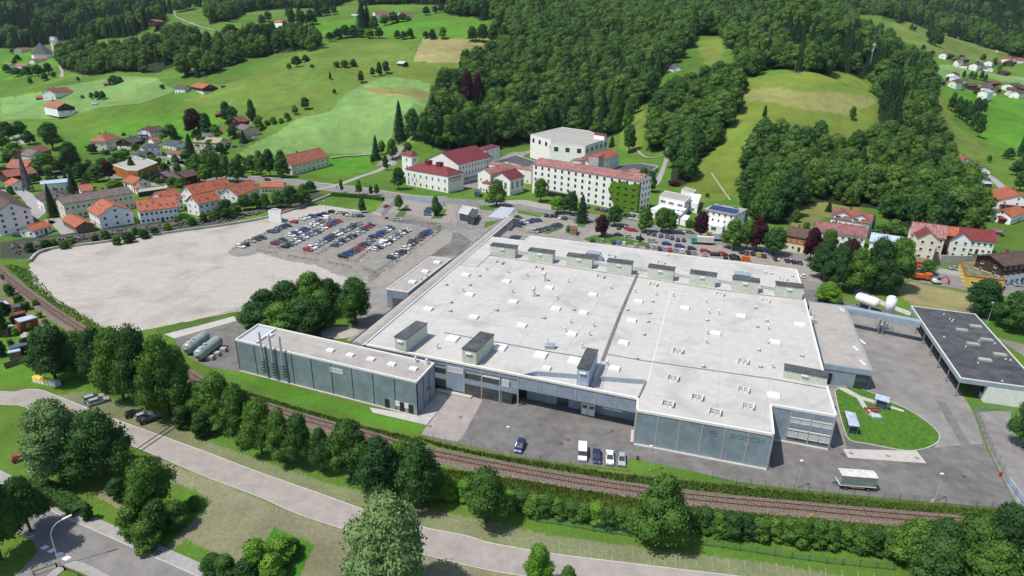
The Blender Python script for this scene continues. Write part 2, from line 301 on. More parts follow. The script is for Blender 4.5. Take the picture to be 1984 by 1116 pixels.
FW = {k: gp(v) for k, v in FOREST.items()}
g0 = (.078,.158,.024); pale = (.135,.245,.075); olive = (.108,.172,.032); dry = (.26,.245,.10); brightg = (.070,.190,.020); dull = (.085,.135,.03)
REG = [ # colour, sight polygon: fields of different crops and mowing
 (olive, [(350,195),(480,150),(560,110),(690,70),(815,76),(795,120),(900,125),(860,160),(700,190),(560,235),(470,205),(400,200)]),
 (dry, [(818,75),(985,84),(945,120),(905,127),(800,120)]),
 (olive, [(640,215),(700,178),(830,128),(900,130),(880,165),(740,150),(600,220)]),
 (pale, [(455,302),(560,240),(640,215),(690,170),(745,150),(835,163),(838,195),(818,240),(800,275),(735,280),(720,300),(560,300),(470,310)]),
 (dry, [(703,168),(770,171),(830,173),(830,190),(790,189),(740,184),(708,176)]), ((.17,.18,.055), [(703,170),(832,176),(830,190),(740,184)]),
 (olive, [(540,240),(600,205),(680,172),(655,195),(650,205),(625,210),(580,225)]),
 (brightg, [(0,110),(60,90),(110,100),(90,140),(0,155)]), (pale, [(0,190),(160,160),(300,150),(340,175),(220,205),(0,235)]),
 (brightg, [(100,285),(250,225),(420,210),(440,235),(380,262),(240,275),(150,300)]),
 (brightg, [(495,60),(640,40),(700,35),(950,35),(930,76),(800,76),(640,70),(560,66)]),
 (brightg, [(410,305),(560,300),(720,300),(725,330),(640,345),(560,330)]),
 ((.12,.175,.03), [(1340,395),(1340,340),(1400,270),(1436,200),(1440,160),(1460,150),(1550,142),(1690,152),(1704,210),(1690,262),(1500,290),(1440,345),(1400,390)]),
 ((.19,.20,.07), [(1440,172),(1560,178),(1690,190),(1700,200),(1640,222),(1540,210),(1440,195)]),
 ((.13,.18,.035), [(1350,80),(1398,72),(1402,100),(1395,137),(1372,140)]), ((.12,.18,.035), [(1200,262),(1245,200),(1250,240),(1240,300),(1200,290)]),
 (brightg, [(1786,155),(1984,185),(2100,200),(2100,330),(1940,300),(1880,245),(1800,170)]), (pale, [(1782,125),(1850,125),(1984,150),(2050,170),(1984,165),(1880,140),(1784,150)]),
 ((.12,.175,.035), [(1786,165),(1830,185),(1850,240),(1930,300),(1850,300),(1790,260)]),
 ((.11,.165,.04), [(1730,40),(1800,40),(1850,70),(1945,100),(1920,118),(1800,100),(1730,75)]),
 ((.17,.185,.06), [(1530,440),(1552,400),(1600,385),(1660,395),(1690,440),(1600,420),(1560,455)]), ((.2,.19,.07), [(1735,560),(1770,545),(1905,575),(1890,608),(1765,592)]),
 ((.235,.22,.10), [(1738,556),(1762,546),(1890,574),(1900,600),(1850,602),(1775,588),(1742,572)]),
 # grass pavers beside the lane (pale green)
 ((.165,.185,.095), [(108,766),(165,758),(250,782),(330,812),(420,862),(640,938),(860,992),(960,1012),(1060,1036),(1300,1068),(1500,1092),(1700,1130),(1500,1150),(1300,1102),(1059,1072),(823,1023),(622,958),(400,877),(237,818)]),
 ((.20,.195,.115), [(293,882),(403,926),(576,996),(675,1029),(760,1060),(841,1080),(1014,1117),(900,1160),(560,1160),(610,1055),(533,1022),(480,1090),(452,1088),(360,1045),(300,1090),(240,990),(180,960),(230,930),(290,960),(330,990),(410,975),(375,945),(320,925)]),
 ((.22,.215,.135), [(300,886),(340,905),(380,930),(372,948),(325,930)]),
 (brightg, [(410,975),(360,955),(300,985),(310,1040),(260,1040),(180,985),(160,1010),(300,1055),(420,1110),(480,1090),(533,1022),(610,1055),(560,1160),(380,1160),(300,1080)]),
 (brightg, [(0,700),(60,705),(160,745),(220,770),(290,790),(330,808),(165,758),(76,750),(0,745)]),
 (brightg, [(98,578),(467,724),(720,799),(826,823),(815,841),(720,815),(560,770),(470,735)]),
 ((.13,.155,.045), [(820,838),(1000,885),(1200,915),(1420,938),(1700,968),(1950,990),(1950,1010),(1800,985),(1500,962),(1250,935),(980,893),(820,850)]),
 ((.15,.14,.05), [(1330,985),(1500,1000),(1750,1020),(1720,1050),(1500,1040),(1340,1010)]),
 ((.13,.14,.05), [(980,925),(1120,950),(1300,972),(1300,985),(1120,965),(985,940)]),
 ((.15,.16,.06), [(0,545),(60,600),(120,640),(180,690),(150,700),(100,650),(0,590)]),
 ((.06,.07,.05), [(0,470),(120,452),(260,432),(420,425),(520,395),(600,372),(640,378),(600,388),(525,408),(428,436),(353,446),(252,461),(106,480),(60,503),(0,500)]),
]
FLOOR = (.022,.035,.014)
def build_terrain():
    az = np.concatenate([np.arange(-180, -46, 3.0), np.arange(-46, 46.01, .12), np.arange(49, 180, 3.0)])
    rr = np.concatenate([[8, 25, 42, 55], 60*1.006**np.arange(0, 520), 60*1.006**520*1.035**np.arange(1, 48)])
    na, nr = len(az), len(rr)
    A, Rr = np.meshgrid(np.radians(az), rr); X = (Rr*np.sin(A)).ravel(); Y = (Rr*np.cos(A)).ravel(); Z = hts(X, Y)
    co = np.stack([X, Y, Z], 1); co = np.vstack([co, [[0, 0, 0]]])
    i = np.arange(nr-1)[:, None]*na; j = np.arange(na)[None, :]; j2 = (j+1) % na
    q = np.stack([i+j, i+na+j, i+na+j2, i+j2], -1).reshape(-1, 4)
    tri = np.stack([np.full(na, len(X)), j[0], j2[0]], 1)
    nv = len(co); nq = len(q); ntr = len(tri)
    me = bpy.data.meshes.new('meadow'); me.vertices.add(nv); me.vertices.foreach_set('co', co.ravel())
    loops = np.concatenate([q.ravel(), tri.ravel()]); me.loops.add(len(loops)); me.loops.foreach_set('vertex_index', loops)
    me.polygons.add(nq+ntr); me.polygons.foreach_set('loop_start', np.concatenate([np.arange(nq)*4, nq*4+np.arange(ntr)*3]))
    me.polygons.foreach_set('use_smooth', np.ones(nq+ntr, bool))
    me.update(calc_edges=True); me.validate()
    col = np.tile(np.array([*g0, 1.0]), (nv, 1)); XX, YY = co[:, 0], co[:, 1]
    far = np.hypot(XX, YY) > 1650; col[far, :3] = (.05,.10,.02)
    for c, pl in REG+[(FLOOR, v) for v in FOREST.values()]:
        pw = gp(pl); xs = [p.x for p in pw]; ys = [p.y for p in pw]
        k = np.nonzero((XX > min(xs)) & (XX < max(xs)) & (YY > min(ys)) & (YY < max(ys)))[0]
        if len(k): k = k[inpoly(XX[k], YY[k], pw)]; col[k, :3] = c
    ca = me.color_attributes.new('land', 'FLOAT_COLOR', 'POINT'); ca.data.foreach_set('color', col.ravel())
    m = bpy.data.materials.new('meadow_grass'); m.use_nodes = True; N = m.node_tree.nodes; L = m.node_tree.links; b = N['Principled BSDF']
    b.inputs['Roughness'].default_value = .95; b.inputs['Specular IOR Level'].default_value = .1
    at = N.new('ShaderNodeAttribute'); at.attribute_name = 'land'; geo = N.new('ShaderNodeNewGeometry'); out = at.outputs['Color']
    for sc, lo, hi, dst, rn in ((.012, .82, 1.2, .6, (.35,.65)), (.11, .86, 1.14, .6, (.3,.7)), (1.1, .86, 1.14, .3, (.3,.7)), (6, .7, 1.3, 0, (.3,.7))):
        nz = N.new('ShaderNodeTexNoise'); nz.inputs['Scale'].default_value = sc; nz.inputs['Detail'].default_value = 5; nz.inputs['Distortion'].default_value = dst
        L.new(geo.outputs['Position'], nz.inputs['Vector'])
        mr = N.new('ShaderNodeMapRange'); mr.inputs[1].default_value = rn[0]; mr.inputs[2].default_value = rn[1]; mr.inputs[3].default_value = lo; mr.inputs[4].default_value = hi; L.new(nz.outputs[0], mr.inputs[0])
        mu = N.new('ShaderNodeMix'); mu.data_type = 'RGBA'; mu.blend_type = 'MULTIPLY'; mu.inputs[0].default_value = 1; L.new(out, mu.inputs[6]); L.new(mr.outputs[0], mu.inputs[7]); out = mu.outputs[2]
    hs = N.new('ShaderNodeHueSaturation'); nz = N.new('ShaderNodeTexNoise'); nz.inputs['Scale'].default_value = .03; nz.inputs['Detail'].default_value = 6; L.new(geo.outputs['Position'], nz.inputs['Vector'])
    mr = N.new('ShaderNodeMapRange'); mr.inputs[1].default_value = .3; mr.inputs[2].default_value = .7; mr.inputs[3].default_value = .475; mr.inputs[4].default_value = .51; L.new(nz.outputs[0], mr.inputs[0]); L.new(mr.outputs[0], hs.inputs['Hue'])
    L.new(out, hs.inputs['Color']); L.new(hs.outputs[0], b.inputs['Base Color'])
    nz = N.new('ShaderNodeTexNoise'); nz.inputs['Scale'].default_value = 2.5; nz.inputs['Detail'].default_value = 6; L.new(geo.outputs['Position'], nz.inputs['Vector'])
    bp = N.new('ShaderNodeBump'); bp.inputs['Strength'].default_value = .7; bp.inputs['Distance'].default_value = .35; L.new(nz.outputs[0], bp.inputs['Height']); L.new(bp.outputs[0], b.inputs['Normal'])
    me.materials.append(m); M['meadow_grass'] = m
    o = link('meadow', me, kind='structure')
build_terrain()
# ================================================================ GROUND SHEETS (roads, yards)
def sheet_mesh(name, poly, matn, z, kind='structure', curb=None, rag=0):
    pw = [P(*p) if len(p) == 2 else Vector(p) for p in poly]; mb = MB()
    if rag:
        o_ = []
        for a, b in zip(pw, pw[1:]+pw[:1]):
            m_ = max(1, int((b-a).length/1.6)); o_ += [a.lerp(b, i/m_)+Vector((R.gauss(0, rag), R.gauss(0, rag), 0)) for i in range(m_)]
        pw = o_
    mb.prism([(p.x, p.y) for p in pw], z-.03, z)
    o = build(mb, name, [matn], kind=kind)
    if curb:
        r = MB(); ribbon_mesh([(p.x, p.y) for p in pw]+[(pw[0].x, pw[0].y)], -.1, .1, 0, z+curb, mb=r); build(r, 'kerb', ['kerb'], kind='structure')
    return o
def sm(pts, sub=5): return [(v.x, v.y) for v in smooth([(a, b, 0) for a, b in pts], sub)]
road_up = [(-260,300),(-100,315),(60,330),(300,336),(440,338),(483,342),(556,348),(632,357),(710,366),(793,379),(870,384),(930,388),(982,392),(1032,400),(1070,405),(1125,411),(1213,425),(1320,445),(1400,466),(1450,475),(1520,488),(1600,500),(1700,513),(1800,526),(1984,550),(2150,570)]
road_lo = [(2150,608),(1984,579),(1882,564),(1761,543),(1660,524),(1566,509),(1480,490),(1402,477),(1339,465),(1246,447),(1208,438),(1138,430),(1070,415),(1002,407),(924,402),(861,392),(783,384),(748,382),(642,371),(612,367),(561,358),(480,354),(300,348),(60,342),(-100,328),(-260,312)]
sheet_mesh('road', road_up+road_lo, 'road', .03)
pw = [P(*p) for p in sm([(483,342),(556,348),(632,357),(710,366),(793,379),(866,383)])]
ribbon_mesh([(p.x, p.y) for p in pw], 0, 2.0, .0, .12, mb=(q := MB())); build(q, 'pavement', ['pavement'], kind='structure')
pw = [P(*p) for p in sm([(1215,423),(1320,444),(1400,465),(1450,474),(1520,487),(1600,499)])]
ribbon_mesh([(p.x, p.y) for p in pw], 0, 2.4, .0, .12, mb=(q := MB())); build(q, 'pavement', ['pavement'], kind='structure')
pw = [P(*p) for p in sm([(1246,447),(1339,465),(1402,477),(1480,490),(1566,509),(1620,519)])]
ribbon_mesh([(p.x, p.y) for p in pw], -1.6, 0, .0, .13, mb=(q := MB())); build(q, 'pavement', ['pavement'], kind='structure')
lot = [(55,515),(76,492),(106,483),(180,474),(252,464),(353,449),(428,439),(513,424),(575,405),(612,396),(725,411),(760,424),(854,436),(853,446),(715,547),(640,565),(461,604),(307,633),(239,649),(202,636),(151,606),(101,578),(63,548)]
sheet_mesh('gravel_lot', lot, 'gravel', .035, rag=.35)
sheet_mesh('car_park_ground', [(441,491),(462,472),(520,447),(560,432),(600,418),(640,408),(720,412),(760,424),(850,440),(716,546),(690,542),(655,533),(610,514),(560,506),(500,490),(462,497)], 'gravel_dark', .045, rag=.5)
for tk in ([(120,540),(220,515),(330,480),(450,468)], [(150,600),(260,560),(380,510),(470,492)], [(230,640),(330,600),(420,560),(520,545),(620,548)], [(90,515),(200,500),(300,470),(420,452),(510,440)], [(300,625),(400,570),(450,530),(470,500)], [(130,575),(170,520),(260,490),(400,475)]):
    pw = [(P(*p).x, P(*p).y) for p in sm(tk)]
    for w0 in (-.9, .7): q = MB(); ribbon_mesh(pw, w0, w0+.28, .0, .039, mb=q); build(q, 'tyre_track', ['gravel_track'], kind='structure')
sheet_mesh('worn_gravel', [(446,494),(462,488),(490,489),(487,495),(460,498)], 'asphalt_light', .05)
NY = [(725,411),(740,396),(748,383),(861,393),(1002,408),(1138,431),(1246,448),(1402,478),(1566,510),(1606,530),(1592,560),(1560,590),(1200,560),(930,560),(760,640),(700,665),(672,660),(690,620),(715,575),(700,560),(715,547),(854,447),(852,434),(800,428),(762,424)]
sheet_mesh('yard', NY, 'asphalt_light', .025)
sheet_mesh('paved_strip', [(717,553),(856,450),(868,448),(877,455),(874,468),(834,494),(748,554),(716,556)], 'paving', .045)
sheet_mesh('asphalt_patch', [(877,450),(892,452),(913,468),(890,495),(834,496),(872,468)], 'asphalt', .04)
sheet_mesh('asphalt_patch', [(742,425),(768,421),(800,426),(853,437),(852,447),(838,446),(800,435),(762,430)], 'asphalt', .055)
sheet_mesh('office_car_park', [(940,418),(996,408),(1050,416),(1130,432),(1100,450),(1040,460),(985,458),(952,452)], 'paving', .04)
sheet_mesh('north_car_park', [(1190,440),(1246,449),(1402,480),(1566,512),(1606,532),(1590,548),(1543,540),(1180,478),(1130,470),(1120,455),(1160,440)], 'paving', .04)
sheet_mesh('gate_car_park', [(768,388),(861,394),(880,396),(885,430),(855,432),(806,428),(745,424),(760,400)], 'paving', .045)
sheet_mesh('lawn', [(764,421),(786,397),(793,398),(783,420)], 'lawn', .07)
for q in ([(834,424),(854,404),(866,406),(856,424)], [(886,372),(868,382),(800,376),(770,368),(720,362),(722,350),(780,352)],
          [(1117,437),(1128,428),(1138,432),(1131,441)], [(1130,463),(1150,456),(1200,459),(1258,472),(1258,479),(1200,472),(1145,470)], [(955,408),(930,406),(928,398),(965,400)], [(1004,408),(1052,418),(1045,421),(1002,413)],
          [(940,430),(970,426),(955,436),(938,442)], [(1052,452),(1090,440),(1088,444),(1060,454)]):
    sheet_mesh('lawn', q, 'lawn', .08)
YARD = [(816,842),(850,852),(989,881),(1077,895),(1213,908),(1219,890),(1232,889),(1300,905),(1350,915),(1426,933),(1537,947),(1711,964),(1950,985),(1962,968),(1935,915),(1912,870),(1893,818),(1880,790),(1850,740),(1800,660),(1784,633),(1700,600),(1640,585),(1580,560),(1200,600),(850,640),(840,700),(852,766)]
sheet_mesh('yard', YARD, 'asphalt', .03)
sheet_mesh('yard', [(1640,592),(1700,604),(1784,636),(1800,662),(1850,742),(1882,792),(1893,820),(1904,860),(1862,863),(1810,868),(1820,845),(1800,820),(1761,795),(1723,779),(1650,749),(1616,756),(1640,870),(1600,860),(1590,720)], 'asphalt_light', .045)
sheet_mesh('asphalt_patch', [(1813,776),(1830,777),(1887,872),(1862,862)], 'asphalt', .06)
sheet_mesh('concrete_apron', [(815,842),(888,856),(900,840),(935,775),(901,765),(843,752),(843,766),(868,774)], 'lane', .045)
sheet_mesh('concrete_pad', [(716,790),(722,800),(826,824),(868,774),(858,766),(844,766),(808,806)], 'slab', .12)
oval = sm([(1617,757),(1632,751),(1655,751),(1690,762),(1723,778),(1761,795),(1799,820),(1817,838),(1820,850),(1811,861),(1790,870),(1760,874),(1720,868),(1680,860),(1655,856),(1640,845),(1626,800),(1617,757)], 3)[:-1]
sheet_mesh('lawn', oval, 'lawn', .13, curb=.03)
sheet_mesh('concrete_slab', [(1633,870),(1776,874),(1795,898),(1643,887)], 'slab', .06)
sheet_mesh('footpath', [(1622,752),(1640,753),(1668,768),(1700,778),(1752,796),(1750,799),(1692,782),(1672,776),(1680,790),(1700,806),(1684,806),(1672,792),(1660,772),(1636,760)], 'slab', .145)
sheet_mesh('yard', [(1887,797),(1960,796),(1955,828),(1984,862),(2100,900),(2150,1080),(1990,1000),(1960,960),(1925,890)], 'asphalt_light', .04)
sheet_mesh('yard', [(1930,655),(1984,668),(2200,700),(2200,760),(2000,700),(1950,668)], 'asphalt_light', .04)
sheet_mesh('service_yard', [(339,655),(456,622),(480,640),(480,700),(466,722),(440,716),(405,712),(365,692),(345,672)], 'asphalt', .035)
sheet_mesh('concrete_kerb', [(318,648),(456,612),(458,622),(338,656)], 'slab', .08)
sheet_mesh('sand_pit', [(P(659,644).x+6*math.cos(a/8*math.pi), P(659,644).y+4.4*math.sin(a/8*math.pi), 0) for a in range(16)], 'gravel', .05)
sheet_mesh('footpath', [(1655,572),(1665,568),(1710,592),(1762,612),(1768,608),(1762,603),(1720,588),(1668,560),(1652,562)], 'slab', .05)
lane_up = sm([(-200,735),(0,759),(50,755),(76,756),(101,764),(161,788),(237,818),(320,848),(400,877),(508,918),(622,958),(697,985),(823,1023),(900,1038),(951,1053),(1059,1072),(1152,1084),(1300,1102),(1426,1117),(1600,1140)])
lane_lo = sm([(1600,1190),(1300,1160),(1014,1117),(926,1101),(841,1080),(760,1058),(675,1029),(576,996),(501,963),(403,926),(328,894),(252,863),(150,826),(63,796),(38,786),(0,784),(-200,770)])
sheet_mesh('lane', lane_up+lane_lo, 'lane', .03)
for ln, w_ in ((lane_up, .18), (lane_lo[::-1], .14)):
    q = MB(); ribbon_mesh([(P(*p).x, P(*p).y) for p in ln], 0, w_, 0, .07, mb=q); build(q, 'kerb', ['kerb'], kind='structure')
for a, b in (((272,874),(360,814)), ((265,870),(353,810))):     # drain covers across the lane
    q = MB(); q.bar(P(*a, .05), P(*b, .05), .3, .05); build(q, 'drain_cover', ['dark'], label='dark drain channel across the lane under the willow' if a[0] == 272 else 'upper dark drain channel across the lane', cat='drain')
rd = [(-120,985),(0,1016),(25,1028),(66,1050),(72,1070),(50,1095),(20,1125),(-20,1160),(60,1160),(85,1122),(113,1099),(130,1091),(151,1088),(180,1099),(212,1116),(300,1160),(480,1165),(383,1116),(277,1069),(176,1024),(93,986),(40,955),(-120,880)]
sheet_mesh('road', rd, 'road', .03)
up = sm([(-60,905),(40,955),(93,986),(176,1024),(277,1069),(383,1116),(470,1155)]); q = MB(); ribbon_mesh([(P(*p).x, P(*p).y) for p in up], 0, 2.2, 0, .13, mb=q); build(q, 'pavement', ['pavement'], kind='structure')
q = MB(); ribbon_mesh([(P(*p).x, P(*p).y) for p in up], -.16, 0, 0, .14, mb=q); build(q, 'kerb', ['kerb'], kind='structure')
lo = sm([(60,1150),(85,1122),(113,1099),(130,1091),(151,1088),(180,1099),(212,1116),(300,1155)]); q = MB(); ribbon_mesh([(P(*p).x, P(*p).y) for p in lo], -1.6, 0, 0, .13, mb=q); build(q, 'pavement', ['pavement'], kind='structure')
for i, (x, y) in enumerate([(345,895),(398,920),(460,948),(512,977)]):
    c = P(*x1(x, y)); q = MB()
    q.prism([(c.x-.75, c.y-.25), (c.x+.25, c.y-.6), (c.x+.75, c.y+.15), (c.x-.25, c.y+.55)], .034, .04)
    build(q, 'road_marking', ['paint'], kind='structure')
for fn, a0, a1, ex, ey in ((x3, (925,835), (1900,965), 2, 108), (x4, (60,940), (1560,1090), 12, 75), (x2, (215,480), (1020,760), -95, 105), (y8, (1740,840), (2010,960), -110, 120)):   # bay lines in the grass pavers
    for i in range(13 if fn is not y8 else 3):
        t_ = i/(12 if fn is not y8 else 2); a = (a0[0]+(a1[0]-a0[0])*t_, a0[1]+(a1[1]-a0[1])*t_); q = MB(); A_1 = P(*fn(*a), .03); B_1 = P(*fn(a[0]+ex, a[1]+ey), .03); q.bar(A_1, B_1, .08, .03); build(q, 'bay_line', ['pavement'], kind='structure')
# village streets, forest track
def track(px, w_, matn, name='footpath', z=.06):
    pw = [G(*p) for p in sm(px)]; q = MB()
    ribbon_mesh([(p.x, p.y) for p in pw], -w_/2, w_/2, z-.2, z, mb=q, zf=lambda i: ground(pw[i].x, pw[i].y)+.1); return build(q, name, [matn], kind='structure')
track([(1225,425),(1242,380),(1275,350),(1290,320),(1296,290),(1288,282)], 4.5, 'pavement', 'lane')
track([(1288,300),(1262,306),(1245,300),(1232,285)], 3.5, 'pavement', 'lane')
track([(1256,172),(1270,150),(1290,140),(1312,134),(1308,124)], 4, 'pavement', 'lane')
track([(337,22),(345,34),(368,44),(395,53),(425,61)], 5, 'pavement', 'lane')
track([(1908,82),(1925,92),(1932,102)], 5, 'pavement', 'lane'); track([(1880,132),(1930,142),(1990,156)], 5, 'pavement', 'lane')
track([(0,262),(18,270),(34,290),(48,308)], 7, 'pavement', 'lane'); track([(10,252),(30,262),(46,280)], 2.5, 'pavement', 'lane')
track([(120,150),(122,138),(116,128)], 5, 'pavement', 'lane')
track([(300,336),(330,328),(352,318),(330,306),(300,306),(270,310)], 9, 'asphalt_light', 'lane'); track([(345,312),(375,322),(400,330),(430,336)], 6, 'asphalt_light', 'lane')
track([(60,425),(75,412),(68,400),(60,388),(40,372),(0,368)], 6, 'pavement', 'lane'); track([(75,440),(100,428),(118,432),(140,452)], 8, 'pavement', 'lane')
track([(200,345),(180,338),(160,335)], 6, 'asphalt_light', 'lane'); track([(1905,335),(1930,352),(1960,380),(1990,400)], 5, 'pavement', 'lane')
track([(640,305),(665,302),(700,300),(720,298)], 5, 'pavement', 'lane'); track([(612,368),(650,360),(700,342),(735,330),(765,312),(790,300)], 4, 'pavement', 'lane')
track([(1410,400),(1425,405),(1440,415),(1455,430)], 1.5, 'pavement'); track([(1378,335),(1395,360),(1415,388)], .8, 'gravel'); track([(745,322),(770,300),(785,285)], 14, 'gravel_dark', 'yard')
track([(905,365),(925,352),(940,340),(965,325),(1000,300),(1035,290)], 14, 'asphalt_light', 'yard'); track([(970,395),(1010,392),(1040,398),(1075,404)], 10, 'pavement', 'forecourt')
track([(1780,520),(1850,530),(1960,550)], 7, 'pavement', 'forecourt'); track([(1240,330),(1262,336)], 6, 'asphalt', 'yard')
# ================================================================ RAILWAY
rl = [(-330,330),(-180,405),(-60,480),(20,545),(66,580),(144,632),(196,662),(270,694),(353,722),(391,743),(470,775),(553,802),(642,828),(715,847),(778,866),(850,883),(976,908),(1102,931),(1228,950),(1325,964),(1440,976),(1552,986),(1665,997),(1779,1007),(1849,1012),(1984,1022),(2250,1040)]
RL = [Vector((v.x, v.y)) for v in smooth([(P(*p).x, P(*p).y, 0) for p in rl], 8)]
rail_t = thing('railway_track', 'single railway track with rusty rails on brown ballast curving past the factory', 'railway', (RL[80].x, RL[80].y, 0))
q = MB(); L1 = []
for i in range(len(RL)):
    a = RL[max(i-1, 0)]; b = RL[min(i+1, len(RL)-1)]; d = (b-a).normalized(); nn = Vector((-d.y, d.x)); L1.append((RL[i], nn))
for (w0, zz0), (w1, zz1) in (((-2.7, .0), (-1.6, .32)), ((-1.6, .32), (1.6, .32)), ((1.6, .32), (2.5, .0))):
    for i in range(len(RL)-1):
        (p, nn), (p2, n2) = L1[i], L1[i+1]; q.face([(*(p+nn*w0), zz0), (*(p2+n2*w0), zz0), (*(p2+n2*w1), zz1), (*(p+nn*w1), zz1)])
build(q, 'ballast', ['ballast'], rail_t)
for sgn in (-.75, .75):
    q = MB(); ribbon_mesh([tuple(p) for p in RL], sgn-.045, sgn+.045, .34, .50, mb=q); build(q, 'rail', ['rail'], rail_t)
q = MB(); q.box(-.13, .13, -1.25, 1.25, -.12, .03); slm = q.mesh('sleeper', ['sleeper'])
acc = 0; cand = []
for i in range(len(RL)-1):
    d = RL[i+1]-RL[i]; l = d.length; s_ = acc
    while s_ < l: p = RL[i]+d*(s_/l); cand.append((proj(p.x, p.y, .3), p, math.atan2(d.y, d.x))); s_ += .66
    acc = s_-l
vis = sorted([c for c in cand if -20 < c[0][0] < 2000], key=lambda c: c[0][2])
for _, p, a in vis[:300]: link('sleeper', slm, rail_t, (p.x-rail_t.location.x, p.y-rail_t.location.y, .33), a)
q = MB()
for _, p, a in vis[300:]:
    c, s = math.cos(a), math.sin(a)
    q.prism([(p.x+dx*c-dy*s, p.y+dx*s+dy*c) for dx, dy in ((-.13, -1.3), (.13, -1.3), (.13, 1.3), (-.13, 1.3))], .21, .36, bottom=False)
build(q, 'sleeper', ['sleeper'], rail_t, kind='stuff')
# ================================================================ FACTORY
HZ = 9.0
SKYL = {}
def box_mesh(name, sx, sy, sz, mats, key=None):
    k = (name, round(sx, 2), round(sy, 2), round(sz, 2), tuple(mats))
    if k not in SKYL: q = MB(); q.box(-sx/2, sx/2, -sy/2, sy/2, 0, sz); SKYL[k] = q.mesh(name, mats)
    return SKYL[k]
def skylight_mesh(sx=2.6, sy=2.2, wide=False):
    k = ('sky', sx, sy)
    if k not in SKYL:
        q = MB(); q.box(-sx/2, sx/2, -sy/2, sy/2, 0, .35, 0)
        for a, b in ((-sx/2+.1, -.06), (.06, sx/2-.1)):
            y = sy/2-.1; q.face([(a, -y, .36), (b, -y, .36), (b, -y, .5), (a, -y, .5)], 1); q.face([(a, y, .36), (a, y, .5), (b, y, .5), (b, y, .36)], 1)
            q.face([(a, -y, .5), (b, -y, .5), (b, 0, .62), (a, 0, .62)], 1); q.face([(a, 0, .62), (b, 0, .62), (b, y, .5), (a, y, .5)], 1)
            q.face([(a, -y, .36), (a, -y, .5), (a, 0, .62), (a, y, .5), (a, y, .36)], 1); q.face([(b, -y, .36), (b, y, .36), (b, y, .5), (b, 0, .62), (b, -y, .5)], 1)
        q.box(-.05, .05, -sy/2+.05, sy/2-.05, .36, .66, 0); SKYL[k] = q.mesh('skylight', ['cap_white', 'dome'])
    return SKYL[k]
def smoke_vent_mesh():
    if 'sv' not in SKYL:
        q = MB(); s = 1.15
        for a, b, c, d in ((-s, s, -s, -s+.16), (-s, s, s-.16, s), (-s, -s+.16, -s, s), (s-.16, s, -s, s), (-.07, .07, -s, s), (-s, s, -.07, .07)): q.box(a, b, c, d, .0, .5, 0)
        q.box(-s+.16, s-.16, -s+.16, s-.16, .02, .1, 1)
        q.box(-s-.12, -s-.02, -s, s, .1, 1.0, 0); q.box(s+.02, s+.12, -s, s, .1, 1.0, 0); SKYL['sv'] = q.mesh('smoke_vent', ['cap_white', 'dark'])
    return SKYL['sv']
def cowl_mesh(kind):
    if kind not in SKYL:
        q = MB(); h = {'s': .7, 'm': 1.7, 'b': 3.4}[kind]; r = {'s': .3, 'm': .5, 'b': .95}[kind]
        if kind == 's': q.box(-.45, .45, -.45, .45, 0, .35, 0); q.tube((0, 0, .35), (0, 0, .55), .2, .2, 8, 0); q.tube((0, 0, .55), (0, 0, .75), .5, .35, 10, 1)
        else:
            q.tube((0, 0, 0), (0, 0, h*.42), r*1.25, r*.45, 4, 1); q.tube((0, 0, h*.42), (0, 0, h*.62), r*.4, r*.4, 8, 1); q.tube((0, 0, h*.62), (0, 0, h*.78), r*.45, r*.8, 10, 1); q.tube((0, 0, h*.8), (0, 0, h), r*.8, r*.25, 10, 1)
        SKYL[kind] = q.mesh('roof_vent', ['metal', 'metal_light'])
    return SKYL[kind]
def V2(v): return Vector((v.x, v.y))
def facade(parent, a, b, z0, z1, n, out, panel='clad', gap=.28, skip=(), pil=True, cols=('pillar', 'pillar_dark'), proud=.06, fr=None):
    """panels and pillars between ground points a and b; out = unit vector pointing away from the wall"""
    a = Vector(a[:2]); b = Vector(b[:2]); d = b-a; L_ = d.length; u = d/L_; out = Vector(out); w_ = L_/n; ang = math.atan2(u.y, u.x); pl = V2(parent.location)
    key = ('panel', round(w_, 2), round(z1-z0, 2), panel)
    if key not in SKYL: q = MB(); q.box(-w_/2+gap/2, w_/2-gap/2, -.03, .03, 0, z1-z0); SKYL[key] = q.mesh('cladding_panel', [panel])
    for i in range(n):
        if i in skip: continue
        c = a+u*w_*(i+.5)+out*proud-pl; link('cladding_panel', SKYL[key], parent, (c.x, c.y, z0), ang)
    if pil:
        k2_ = ('pil', round(z1-z0, 2), cols)
        if k2_ not in SKYL:
            q = MB(); q.box(-gap/2, -.035, -.09, .05, 0, z1-z0, 0); q.box(.035, gap/2, -.09, .05, 0, z1-z0, 0); q.box(-.035, .035, -.09, .02, 0, z1-z0, 1); SKYL[k2_] = q.mesh('pillar', list(cols))
        for i in range(n+1):
            c = a+u*w_*i+out*(proud+.02)-pl; link('pillar', SKYL[k2_], parent, (c.x, c.y, z0), ang+(0 if (out.x*u.y-out.y*u.x) > 0 else math.pi))
    return u, w_, ang
def wallbox(parent, name, mesh_w, mesh_h, matn, p, z, ang, th=.12):
    pl = V2(parent.location); return link(name, box_mesh(name, mesh_w, th, mesh_h, [matn]), parent, (p.x-pl.x, p.y-pl.y, z), ang)
WM = {}
